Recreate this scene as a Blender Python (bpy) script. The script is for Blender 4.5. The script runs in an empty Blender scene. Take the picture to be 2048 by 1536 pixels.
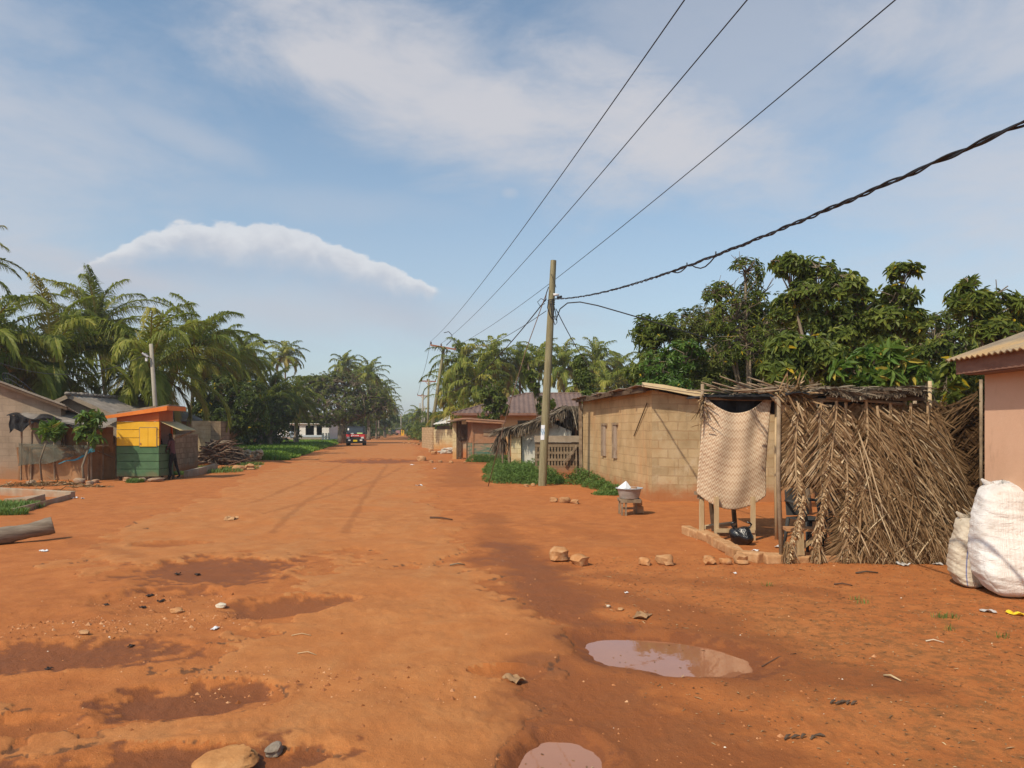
import bpy, bmesh, math, random
import numpy as np
from mathutils import Vector, Matrix

SC = bpy.context.scene
COL = SC.collection
R = math.radians
# camera model of the place: level camera 1.7 m above the road, looking along +Y
F, CX, HY, H = 1420.0, 1024.0, 857.0, 1.7
SUN_EL = R(48)
SUN_AZ = (0.66, 0.751)            # horizontal direction in which the light travels

def at(px, py, Y): return Vector(((px-CX)/F*Y, Y, H-(py-HY)/F*Y))
def gy(py): return F*H/(py-HY)
def gnd(px, py):
    Y = gy(py); return Vector(((px-CX)/F*Y, Y, 0))
def lerp(a, b, t): return a+(b-a)*t

# ------------------------------------------------------------------ node helpers
class NT:
    def __init__(s, nt): s.nt = nt
    def n(s, t, **kw):
        o = s.nt.nodes.new(t)
        for k, v in kw.items(): setattr(o, k, v)
        return o
    def link(s, a, b): s.nt.links.new(a, b)
    def setin(s, sock, v):
        if hasattr(v, 'is_output') or isinstance(v, bpy.types.NodeSocket): s.link(v, sock)
        elif v is not None:
            if isinstance(v, (tuple, list)) and len(v) == 3 and sock.type == 'RGBA': v = (*v, 1)
            sock.default_value = v
    def math(s, op, a, b=None, c=None, clamp=False):
        o = s.n('ShaderNodeMath', operation=op, use_clamp=clamp)
        s.setin(o.inputs[0], a)
        if b is not None: s.setin(o.inputs[1], b)
        if c is not None: s.setin(o.inputs[2], c)
        return o.outputs[0]
    def mr(s, v, a, b, c=0., d=1., smooth=True):
        o = s.n('ShaderNodeMapRange', interpolation_type='SMOOTHSTEP' if smooth else 'LINEAR')
        for i, x in enumerate((v, a, b, c, d)): s.setin(o.inputs[i], x)
        return o.outputs[0]
    def mix(s, f, a, b, mode='MIX'):
        o = s.n('ShaderNodeMix', data_type='RGBA', blend_type=mode)
        s.setin(o.inputs[0], f); s.setin(o.inputs[6], a); s.setin(o.inputs[7], b)
        return o.outputs[2]
    def noise(s, vec, scale, detail=5., rough=.6, dist=0.):
        o = s.n('ShaderNodeTexNoise')
        if vec is not None: s.link(vec, o.inputs['Vector'])
        o.inputs['Scale'].default_value = scale; o.inputs['Detail'].default_value = detail
        o.inputs['Roughness'].default_value = rough; o.inputs['Distortion'].default_value = dist
        return o.outputs[0]
    def ramp(s, f, cols):
        o = s.n('ShaderNodeValToRGB'); e = o.color_ramp.elements
        n = len(cols)
        cols = [(c if len(c) == 2 else (i/(n-1), c)) for i, c in enumerate(cols)]
        e[0].position = cols[0][0]; e[0].color = (*cols[0][1], 1)
        e[1].position = cols[-1][0]; e[1].color = (*cols[-1][1], 1)
        for p, c in cols[1:-1]:
            x = e.new(p); x.color = (*c, 1)
        s.link(f, o.inputs[0]); return o.outputs[0]
    def mapping(s, vec, scale=(1, 1, 1), loc=(0, 0, 0), rot=(0, 0, 0)):
        o = s.n('ShaderNodeMapping'); s.link(vec, o.inputs[0])
        o.inputs['Scale'].default_value = scale; o.inputs['Location'].default_value = loc
        o.inputs['Rotation'].default_value = rot
        return o.outputs[0]
    def attr(s, name):
        o = s.n('ShaderNodeAttribute', attribute_name=name); return o.outputs['Fac']
    def bump(s, h, strength=.4, dist=.02):
        o = s.n('ShaderNodeBump'); o.inputs['Strength'].default_value = strength
        o.inputs['Distance'].default_value = dist; s.link(h, o.inputs['Height']); return o.outputs[0]

def newmat(name):
    m = bpy.data.materials.new(name); m.use_nodes = True
    m.node_tree.nodes.clear(); t = NT(m.node_tree)
    out = t.n('ShaderNodeOutputMaterial'); b = t.n('ShaderNodeBsdfPrincipled')
    t.link(b.outputs[0], out.inputs[0])
    return m, t, b, out

def mat(name, cols, scale=3., rough=.85, bump=.3, bscale=None, stretch=(1, 1, 1), coord='Object', spec=.3,
        bdist=.01, metal=0., extra=None, detail=6., contrast=(.28, .72)):
    m, t, b, out = newmat(name)
    tc = t.n('ShaderNodeTexCoord')
    v = t.mapping(tc.outputs[coord], stretch)
    n = t.noise(v, scale, detail, .65)
    f = t.mr(n, contrast[0], contrast[1], smooth=False)
    c = t.ramp(f, cols)
    if extra: c = extra(t, tc, c)
    t.link(c, b.inputs['Base Color'])
    b.inputs['Roughness'].default_value = rough
    b.inputs['Specular IOR Level'].default_value = spec
    b.inputs['Metallic'].default_value = metal
    if bump:
        n2 = t.noise(v, bscale or scale*6, 5, .7)
        t.link(t.bump(n2, bump, bdist), b.inputs['Normal'])
    return m

def dirt_foot(col=(.36, .13, .045), z0=.05, z1=.55, amt=.85):
    """splashed laterite on the foot of a wall (a stain with its own ragged outline)"""
    def ex(t, tc, c):
        g = t.n('ShaderNodeNewGeometry'); s = t.n('ShaderNodeSeparateXYZ'); t.link(g.outputs['Position'], s.inputs[0])
        n = t.noise(g.outputs['Position'], 2.2, 6, .7)
        z = t.math('ADD', s.outputs[2], t.math('MULTIPLY', t.math('SUBTRACT', n, .5), -.9))
        return t.mix(t.math('MULTIPLY', t.mr(z, z1, z0), amt), c, col)
    return ex

# ------------------------------------------------------------------ object helpers
def tag(o, label=None, cat=None, group=None, kind=None):
    if label: o['label'] = label
    if cat: o['category'] = cat
    if group: o['group'] = group
    if kind: o['kind'] = kind
    return o

def thing(name, label, cat, loc=(0, 0, 0), group=None):
    o = bpy.data.objects.new(name, None); COL.objects.link(o)
    o.location = loc; o.empty_display_size = .2
    return tag(o, label, cat, group)

def dup(root, loc=None, rotz=None, scale=None, label=None, group=None):
    r = root.copy(); COL.objects.link(r)
    if loc is not None: r.location = loc
    if rotz is not None: r.rotation_euler = (0, 0, rotz)
    if scale is not None: r.scale = (scale,)*3 if not hasattr(scale, '__len__') else scale
    if label: r['label'] = label
    if group: r['group'] = group
    for ch in list(root.children):
        c = ch.copy(); COL.objects.link(c); c.parent = r
        for g in ch.children:
            d = g.copy(); COL.objects.link(d); d.parent = c
    return r

def link_mesh(name, me, mats, parent=None, origin=None):
    o = bpy.data.objects.new(name, me); COL.objects.link(o)
    for m in (mats if isinstance(mats, (list, tuple)) else [mats]): me.materials.append(m)
    if parent is not None:
        o.parent = parent
    elif origin is not None: o.location = origin
    return o

def abs_loc(o):
    v = Vector(o.location)
    while o.parent is not None:
        o = o.parent; v += Vector(o.location)
    return v

def yawm(a): return Matrix.Rotation(a, 3, 'Z')

class MB:
    def __init__(s): s.v = []; s.f = []; s.uv = []; s.m = []
    def add(s, vs, fs, uvs=None, mi=0):
        b = len(s.v); s.v += [Vector(x) for x in vs]
        for i, f in enumerate(fs):
            s.f.append(tuple(b+k for k in f)); s.m.append(mi)
            if uvs is not None: s.uv.append(uvs[i])
            else:
                p = [Vector(vs[k]) for k in f]
                n = (p[1]-p[0]).cross(p[2]-p[0])
                ax = max(range(3), key=lambda k: abs(n[k]))
                q = [k for k in range(3) if k != ax]
                s.uv.append([(x[q[0]], x[q[1]]) for x in p])
        return s
    def box(s, c, size, rot=None, mi=0, jit=0, rng=None):
        M = rot if isinstance(rot, Matrix) else yawm(rot or 0)
        c = Vector(c); hx, hy, hz = [x/2 for x in size]
        L = [Vector((sx*hx, sy*hy, sz*hz)) for sz in (-1, 1) for sy in (-1, 1) for sx in (-1, 1)]
        if jit:
            rng = rng or random
            L = [p+Vector((rng.uniform(-jit, jit), rng.uniform(-jit, jit), rng.uniform(-jit, jit))) for p in L]
        fs = [(0, 2, 3, 1), (4, 5, 7, 6), (0, 1, 5, 4), (2, 6, 7, 3), (0, 4, 6, 2), (1, 3, 7, 5)]
        ax = [2, 2, 1, 1, 0, 0]; uvs = []
        for f, a in zip(fs, ax):
            q = [k for k in range(3) if k != a]
            uvs.append([(L[k][q[0]]+c[q[0]]*0+c.dot(M.col[q[0]]), L[k][q[1]]+c.dot(M.col[q[1]])) for k in f])
        return s.add([c+M@p for p in L], fs, uvs, mi)
    def bar(s, a, b, w, h, mi=0, up=(0, 0, 1), jit=0, rng=None):
        a, b = Vector(a), Vector(b); d = b-a; L = d.length; d.normalize()
        up = Vector(up)
        if abs(d.dot(up)) > .98: up = Vector((0, 1, 0))
        sx = up.cross(d).normalized(); uz = d.cross(sx)
        M = Matrix((d, sx, uz)).transposed()
        return s.box((a+b)/2, (L, w, h), M, mi, jit, rng)
    def tube(s, pts, r, n=8, mi=0, cap=True, sq=None):
        pts = [Vector(p) for p in pts]; k = len(pts)
        rs = r if hasattr(r, '__len__') else [r]*k
        t0 = (pts[1]-pts[0]).normalized()
        u = t0.orthogonal().normalized(); vs = []; L = 0; Ls = []
        for i, p in enumerate(pts):
            t = ((pts[min(i+1, k-1)]-pts[max(i-1, 0)])).normalized()
            u = (u-t*u.dot(t)).normalized(); w = t.cross(u)
            if i: L += (p-pts[i-1]).length
            Ls.append(L)
            for j in range(n):
                a = 2*math.pi*j/n
                vs.append(p+(u*math.cos(a)+w*math.sin(a))*rs[i])
        fs = []; uvs = []
        for i in range(k-1):
            for j in range(n):
                j2 = (j+1) % n
                fs.append((i*n+j, i*n+j2, (i+1)*n+j2, (i+1)*n+j))
                uvs.append([(j/n, Ls[i]), ((j+1)/n, Ls[i]), ((j+1)/n, Ls[i+1]), (j/n, Ls[i+1])])
        if cap:
            fs.append(tuple(range(n))[::-1]); uvs.append([(0, 0)]*n)
            fs.append(tuple((k-1)*n+j for j in range(n))); uvs.append([(0, 0)]*n)
        return s.add(vs, fs, uvs, mi)
    def grid(s, fn, nu, nv, mi=0, thick=None, uvs=(1, 1)):
        """fn(u,v)->point; thick: vector offset giving the sheet a real thickness"""
        P = [[Vector(fn(i/nu, j/nv)) for i in range(nu+1)] for j in range(nv+1)]
        vs = [p for row in P for p in row]; W = nu+1
        fs = [(j*W+i, j*W+i+1, (j+1)*W+i+1, (j+1)*W+i) for j in range(nv) for i in range(nu)]
        uv = lambda k: ((k % W)/nu*uvs[0], (k//W)/nv*uvs[1])
        U = [[uv(k) for k in f] for f in fs]
        if thick is not None:
            t = Vector(thick); N = len(vs)
            vs2 = [p+t for p in vs]
            fs2 = [tuple(N+k for k in f[::-1]) for f in fs]
            U2 = [[uv(k) for k in f[::-1]] for f in fs]
            edge = [k for k in range(W)] + [j*W+nu for j in range(1, nv+1)] + [nv*W+i for i in range(nu-1, -1, -1)] + [j*W for j in range(nv-1, 0, -1)]
            fe = []; ue = []
            for a, b in zip(edge, edge[1:]+edge[:1]):
                fe.append((b, a, N+a, N+b)); ue.append([uv(b), uv(a), uv(a), uv(b)])
            vs, fs, U = vs+vs2, fs+fs2+fe, U+U2+ue
        return s.add(vs, fs, U, mi)
    def prism(s, poly, ext, mi=0):
        """poly: list of 3-D points (planar), ext: extrusion vector"""
        n = len(poly); p = [Vector(x) for x in poly]; e = Vector(ext)
        vs = p+[x+e for x in p]
        fs = [tuple(range(n))[::-1], tuple(n+i for i in range(n))]+[(i, (i+1) % n, n+(i+1) % n, n+i) for i in range(n)]
        return s.add(vs, fs, None, mi)
    def rock(s, c, r, rng, sub=2, mi=0, flat=.7, box=0.):
        bm = bmesh.new(); bmesh.ops.create_icosphere(bm, subdivisions=sub, radius=1)
        rs = r if hasattr(r, '__len__') else (r, r, r*flat)
        ph = [rng.uniform(0, 6) for _ in range(6)]; yaw = yawm(rng.uniform(0, 6))
        vs = []
        for v in bm.verts:
            d = v.co.normalized()
            if box:
                m = max(abs(d.x), abs(d.y), abs(d.z)); q = d/m
                d = d.lerp(q*.85, box)
            k = 1+.16*math.sin(3*d.x+ph[0])*math.cos(3*d.y+ph[1])+.1*math.sin(5*d.z+ph[2]+2*d.x)+rng.uniform(-.05, .05)
            vs.append(Vector(c)+yaw@Vector((d.x*rs[0]*k, d.y*rs[1]*k, d.z*rs[2]*k)))
        fs = [tuple(x.index for x in f.verts) for f in bm.faces]; bm.free()
        return s.add(vs, fs, None, mi)
    def build(s, name, mats, parent=None, smooth=False, origin=None, bevel=0, label=None):
        off = abs_loc(parent) if parent is not None else (Vector(origin) if origin is not None else Vector((0, 0, 0)))
        me = bpy.data.meshes.new(name)
        me.from_pydata([tuple(v-off) for v in s.v], [], s.f)
        uvl = me.uv_layers.new(name='UVMap')
        flat = [c for f in s.uv for p in f for c in p]
        uvl.data.foreach_set('uv', flat)
        me.polygons.foreach_set('material_index', s.m)
        if smooth is True: me.polygons.foreach_set('use_smooth', [True]*len(s.f))
        me.update()
        o = link_mesh(name, me, mats, parent, origin)
        if smooth == 'auto':
            me.polygons.foreach_set('use_smooth', [True]*len(s.f)); me.set_sharp_from_angle(angle=R(40))
        if bevel:
            b = o.modifiers.new('bevel', 'BEVEL'); b.width = bevel; b.segments = 2; b.limit_method = 'ANGLE'
        if label: o['label'] = label
        return o

    def each(s, name, mats, parent, smooth=False, bevel=0):
        """one object per separate piece"""
        par = list(range(len(s.v)))
        def find(i):
            while par[i] != i: par[i] = par[par[i]]; i = par[i]
            return i
        for f in s.f:
            for k in f[1:]: par[find(k)] = find(f[0])
        groups = {}
        for i, f in enumerate(s.f): groups.setdefault(find(f[0]), []).append(i)
        out = []
        for fs in groups.values():
            m = MB(); mp = {}
            for i in fs:
                for k in s.f[i]:
                    if k not in mp: mp[k] = len(m.v); m.v.append(s.v[k])
                m.f.append(tuple(mp[k] for k in s.f[i])); m.uv.append(s.uv[i]); m.m.append(s.m[i])
            out.append(m.build(name, mats, parent, smooth, None, bevel))
        return out

def base_of(mb):
    xs = [v.x for v in mb.v]; ys = [v.y for v in mb.v]; zs = [v.z for v in mb.v]
    return Vector(((min(xs)+max(xs))/2, (min(ys)+max(ys))/2, min(zs)))

def single(name, mb, mats, label, cat, group=None, smooth=False, bevel=0, kind=None):
    o = mb.build(name, mats, origin=base_of(mb), smooth=smooth, bevel=bevel)
    return tag(o, label, cat, group, kind)

def quads(name, V, mats, parent=None, tint=None, mi=None, origin=None, smooth=False):
    """V: (N,4,3) array in world coordinates"""
    V = np.asarray(V, dtype=np.float64)
    off = abs_loc(parent) if parent is not None else (Vector(origin) if origin is not None else Vector((0, 0, 0)))
    V = V-np.array(off)[None, None, :]
    N = len(V); me = bpy.data.meshes.new(name)
    me.vertices.add(N*4); me.vertices.foreach_set('co', V.reshape(-1).astype(np.float32))
    me.loops.add(N*4); me.loops.foreach_set('vertex_index', np.arange(N*4, dtype=np.int32))
    me.polygons.add(N); me.polygons.foreach_set('loop_start', np.arange(0, N*4, 4, dtype=np.int32))
    me.polygons.foreach_set('loop_total', np.full(N, 4, dtype=np.int32))
    if mi is not None: me.polygons.foreach_set('material_index', np.asarray(mi, dtype=np.int32))
    if tint is not None:
        a = me.attributes.new('tint', 'FLOAT', 'POINT'); a.data.foreach_set('value', np.repeat(np.asarray(tint, dtype=np.float32), 4))
    me.update(calc_edges=True)
    return link_mesh(name, me, mats, parent, origin)

# ------------------------------------------------------------------ numpy value noise
def _h(ix, iy, s):
    n = (ix.astype(np.int64)*374761393+iy.astype(np.int64)*668265263+s*974711) & 0x7fffffff
    n = ((n ^ (n >> 13))*1274126177) & 0x7fffffff
    n = (n ^ (n >> 16)) & 0xffff
    return n/65535.0
def vnoise(x, y, s=0):
    ix, iy = np.floor(x), np.floor(y); fx, fy = x-ix, y-iy
    fx = fx*fx*(3-2*fx); fy = fy*fy*(3-2*fy)
    a, b, c, d = _h(ix, iy, s), _h(ix+1, iy, s), _h(ix, iy+1, s), _h(ix+1, iy+1, s)
    return a+(b-a)*fx+(c-a)*fy+(a-b-c+d)*fx*fy
def fbm(x, y, s=0, o=4):
    t = 0; a = .5; 
    for i in range(o):
        t = t+a*vnoise(x, y, s+i); x = x*2.03+17; y = y*2.03+5; a *= .5
    return t/(1-.5**o)
def sstep(a, b, x):
    t = np.clip((x-a)/(b-a), 0, 1); return t*t*(3-2*t)
EXPOSURE = 0.08
SKY_STRENGTH = .15
VEIL_C = (2.9, 3.25, 3.85); CLOUD_C = (4.05, 4.0, 4.2); UNDER_C = (2.6, 3.0, 3.75); LOWB_C = (3.6, 3.6, 3.9); CUM_C = (5.2, 5.1, 5.1)
HAZE = .0007
# ================================================================== camera, light, sky
cd = bpy.data.cameras.new('camera'); cam = bpy.data.objects.new('camera', cd); COL.objects.link(cam)
cd.sensor_width = 36; cd.lens = 36*F/2048; cd.shift_y = (HY-768)/2048
cd.clip_start = .1; cd.clip_end = 6000
cam.location = (0, 0, H); cam.rotation_euler = (R(90), 0, 0); SC.camera = cam
sd = bpy.data.lights.new('sun', 'SUN'); sun = bpy.data.objects.new('sun', sd); COL.objects.link(sun)
sd.energy = 3.9; sd.angle = R(.53); sd.color = (1, .885, .71)
dv = Vector((SUN_AZ[0]*math.cos(SUN_EL), SUN_AZ[1]*math.cos(SUN_EL), -math.sin(SUN_EL)))
sun.rotation_euler = dv.to_track_quat('-Z', 'Y').to_euler(); sun.location = (-20, -20, 30)
vs_ = SC.view_settings; vs_.view_transform = 'Standard'; vs_.look = 'None'; vs_.exposure = EXPOSURE; vs_.gamma = 1

def make_world():
    w = bpy.data.worlds.new('World'); SC.world = w; w.use_nodes = True
    w.node_tree.nodes.clear(); t = NT(w.node_tree)
    out = t.n('ShaderNodeOutputWorld'); bg = t.n('ShaderNodeBackground'); t.link(bg.outputs[0], out.inputs[0])
    sky = t.n('ShaderNodeTexSky', sky_type='NISHITA'); sky.sun_disc = False
    sky.sun_elevation = SUN_EL; sky.sun_rotation = math.atan2(-SUN_AZ[0], -SUN_AZ[1]) % (2*math.pi)
    sky.air_density = 1.0; sky.dust_density = 1.1; sky.ozone_density = 2.0
    bg.inputs['Strength'].default_value = SKY_STRENGTH
    tc = t.n('ShaderNodeTexCoord'); sp = t.n('ShaderNodeSeparateXYZ'); t.link(tc.outputs['Generated'], sp.inputs[0])
    x, y, z = sp.outputs
    az = t.math('ARCTAN2', x, y); el = t.math('ARCSINE', z)
    cv = t.n('ShaderNodeCombineXYZ'); t.link(az, cv.inputs[0]); t.link(el, cv.inputs[1]); v = cv.outputs[0]
    def AZ(px): return math.atan2(px-CX, F)
    def EL(py, px=1024): return math.atan2(HY-py, math.hypot(F, px-CX))
    # drifting distortion so that the cloud edges are wispy
    n1 = t.noise(t.mapping(v, (1, 2.1, 1), rot=(0, 0, R(-12))), 3.2, 8, .62, .5)
    n2 = t.noise(t.mapping(v, (1, 2.6, 1), (3, 1, 0), (0, 0, R(14))), 9, 8, .65, .4)
    nf = t.noise(v, 30, 6, .65, .2)
    d1 = t.math('SUBTRACT', n1, .5); d2 = t.math('SUBTRACT', n2, .5); d3 = t.math('SUBTRACT', nf, .5)
    def blob(px, py, rx, ry, slope, soft0=.15, soft1=1.45, amp=.85, amp2=.32):
        a = t.math('SUBTRACT', az, AZ(px)); e = t.math('SUBTRACT', el, EL(py, px))
        e = t.math('ADD', e, t.math('MULTIPLY', a, slope))
        a = t.math('DIVIDE', a, rx/F); e = t.math('DIVIDE', e, ry/F)
        r = t.math('SQRT', t.math('ADD', t.math('MULTIPLY', a, a), t.math('MULTIPLY', e, e)))
        r = t.math('ADD', r, t.math('MULTIPLY', d1, -amp*2)); r = t.math('ADD', r, t.math('MULTIPLY', d2, -amp2*2))
        return t.mr(r, soft1, soft0)
    def mx(a, b): return t.math('MAXIMUM', a, b)
    hi = blob(900, 190, 520, 140, .30)
    hi = mx(hi, blob(1230, 240, 380, 120, .32))
    hi = mx(hi, blob(700, 130, 280, 90, .1, .2, 1.3))
    hi = mx(hi, t.math('MULTIPLY', blob(1500, 110, 420, 190, .1, .1, 1.5), .5))
    hi = mx(hi, t.math('MULTIPLY', blob(1930, 60, 320, 110, .2, .1, 1.4), .8))
    hi = mx(hi, t.math('MULTIPLY', blob(1960, 385, 240, 75, 0, .1, 1.4), .5))
    hi = mx(hi, t.math('MULTIPLY', blob(1560, 370, 95, 50, .2, .1, 1.4), .5))
    hi = mx(hi, t.math('MULTIPLY', blob(340, 260, 150, 32, .25, .1, 1.6), .42))
    hi = mx(hi, t.math('MULTIPLY', blob(1020, 385, 24, 14, 0, .2, 1.4, .4, .4), .5))
    hi = mx(hi, t.math('MULTIPLY', blob(1970, 540, 300, 40, 0, .1, 1.6), .4))
    hi = mx(hi, t.math('MULTIPLY', blob(560, 400, 330, 30, .0, .1, 1.6), .18))
    hi = mx(hi, t.math('MULTIPLY', blob(2500, 300, 500, 300, .0), .8))
    hi = mx(hi, t.math('MULTIPLY', blob(-500, 200, 500, 300, .0), .7))
    hi = t.math('MULTIPLY', hi, t.mr(t.math('ADD', n1, t.math('MULTIPLY', d2, .5)), .25, .6, .72, 1.0))
    skyc = t.mix(1., sky.outputs[0], (1.09, 1.11, 1.0), 'MULTIPLY')
    # thin general veil that pales the sky towards the horizon
    veil = t.mr(el, R(30), R(0), 0, .66)
    veil = t.math('MULTIPLY', veil, t.mr(n1, .3, .7, .85, 1.1))
    c = t.mix(veil, skyc, VEIL_C)
    c = t.mix(t.math('MULTIPLY', hi, .88), c, CLOUD_C)
    # the cumulus bank: crisp lit top edge, soft blue-grey underside
    def curve(v_, pts, x0, x1, y1):
        o = t.n('ShaderNodeFloatCurve'); cm = o.mapping.curves[0]
        P = [((px-x0)/(x1-x0), q/y1) for px, q in pts]
        cm.points[0].location = P[0]; cm.points[-1].location = P[-1]
        for p_ in P[1:-1]: cm.points.new(*p_)
        o.mapping.update(); t.link(v_, o.inputs['Value']); return o.outputs[0]
    pxv = t.math('ADD', t.math('MULTIPLY', t.math('TANGENT', az), F), CX)            # bearing measured along the horizon
    pos = t.math('DIVIDE', t.math('SUBTRACT', pxv, 100.), 850., clamp=True)
    drop = t.math('MULTIPLY', curve(pos, [(100, 128), (210, 82), (262, 52), (330, 22), (400, 8), (470, 6), (545, 0), (615, 9), (700, 38), (780, 62), (850, 92), (885, 112), (950, 150)], 100, 950, 150.), 150./F)
    thick = t.math('MULTIPLY', curve(pos, [(100, 4), (190, 12), (260, 38), (330, 48), (420, 52), (520, 66), (620, 58), (700, 44), (800, 36), (860, 20), (890, 3), (950, 0)], 100, 950, 80.), 80./F)
    bil = t.noise(t.mapping(v, (1, 1.3, 1)), 34, 5, .55, .3); d4 = t.math('SUBTRACT', bil, .5)
    top = t.math('SUBTRACT', EL(446, 545), drop)
    top = t.math('ADD', top, t.math('MULTIPLY', d2, .022)); top = t.math('ADD', top, t.math('MULTIPLY', d4, .02)); top = t.math('ADD', top, t.math('MULTIPLY', d3, .009))
    dep = t.math('SUBTRACT', top, el)
    thick = t.math('MULTIPLY', thick, t.math('ADD', 1.2, t.math('MULTIPLY', d1, 2.0)))
    thick = t.math('ADD', thick, t.math('MULTIPLY', t.math('MULTIPLY', d2, .05), t.mr(thick, 0, .02)))
    rel = t.math('DIVIDE', dep, t.math('MAXIMUM', thick, .002))
    cum = t.math('MULTIPLY', t.mr(dep, -.001, .0045), t.mr(rel, 1.45, .35))
    cum = t.math('MULTIPLY', cum, t.mr(thick, .001, .014))
    ua = t.math('ABSOLUTE', t.math('SUBTRACT', pos, .5))
    under = t.math('MULTIPLY', t.math('MULTIPLY', t.mr(dep, .0, .03), t.mr(dep, .10, .055)), t.mr(ua, .5, .33))
    c = t.mix(t.math('MULTIPLY', under, .42), c, UNDER_C)
    lowb = t.math('MULTIPLY', blob(560, 620, 480, 48, .05, .0, 1.7), .55)
    lowb = t.math('MAXIMUM', lowb, t.math('MULTIPLY', blob(260, 560, 220, 30, .12, .0, 1.7), .7))
    c = t.mix(lowb, c, LOWB_C)
    sh = t.math('ADD', t.mr(rel, .1, .9), t.math('MULTIPLY', d4, 1.6), clamp=True)
    lit = t.mix(sh, CUM_C, CLOUD_C)
    c = t.mix(t.math('MULTIPLY', cum, .70), c, lit)
    t.link(c, bg.inputs['Color'])
make_world()
def make_haze():
    m = bpy.data.materials.new('thin_air'); m.use_nodes = True; m.node_tree.nodes.clear(); t = NT(m.node_tree)
    o = t.n('ShaderNodeOutputMaterial'); v = t.n('ShaderNodeVolumePrincipled'); t.link(v.outputs[0], o.inputs['Volume'])
    v.inputs['Color'].default_value = (.88, .90, .93, 1); v.inputs['Density'].default_value = HAZE; v.inputs['Anisotropy'].default_value = .2
    mb = MB(); mb.box((0, 0, 6.5), (7600, 7600, 15.2)); tag(mb.build('haze', m, origin=(0, 0, 6.5)), 'thin haze of dusty air over the road', 'haze', kind='stuff')
if HAZE: make_haze()

# ================================================================== ground
def interp(y, pts):
    return np.interp(y, [p[0] for p in pts], [p[1] for p in pts])
ROAD_L = [(-5, -3.4), (0, -4.2), (10.4, -5.9), (17, -7.4), (38, -11.3), (86, -19.8), (200, -39), (1000, -170), (3000, -500)]
ROAD_R = [(-5, 1.2), (0, .9), (5, .35), (10.8, -.9), (17, -1.9), (33, -4.4), (56, -7.5), (105, -14.8), (200, -30), (1000, -158), (3000, -480)]
# (x, y, rx, ry, yaw, depth, wetness)
HOLES = []
def hole(px, py, rx, ry, depth, wet, yaw=0.):
    p = gnd(px, py); HOLES.append((p.x, p.y, rx, ry, yaw, depth, wet))
hole(420, 1143, .98, .95, .028, .8, -.15)
hole(575, 1212, .62, .36, .022, .7, .2)
hole(330, 1200, .7, .5, .04, .15)
hole(110, 1312, .95, .38, .024, .85, .12)
hole(378, 1396, .50, .30, .03, .95, .1)
hole(370, 1532, .75, .26, .024, .9, .15)
hole(760, 922, 2.6, 2.6, .06, .75)
hole(1010, 1345, .25, .12, .02, .1)
hole(330, 1090, .5, .3, .02, .3)
hole(40, 1450, .3, .15, .03, .5)
PUD = [(1.15, 5.40, .80, .50, -.46, .06, 1.), (.26, 3.62, .26, .34, .1, .05, 1.)]
HOLES += PUD

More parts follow.
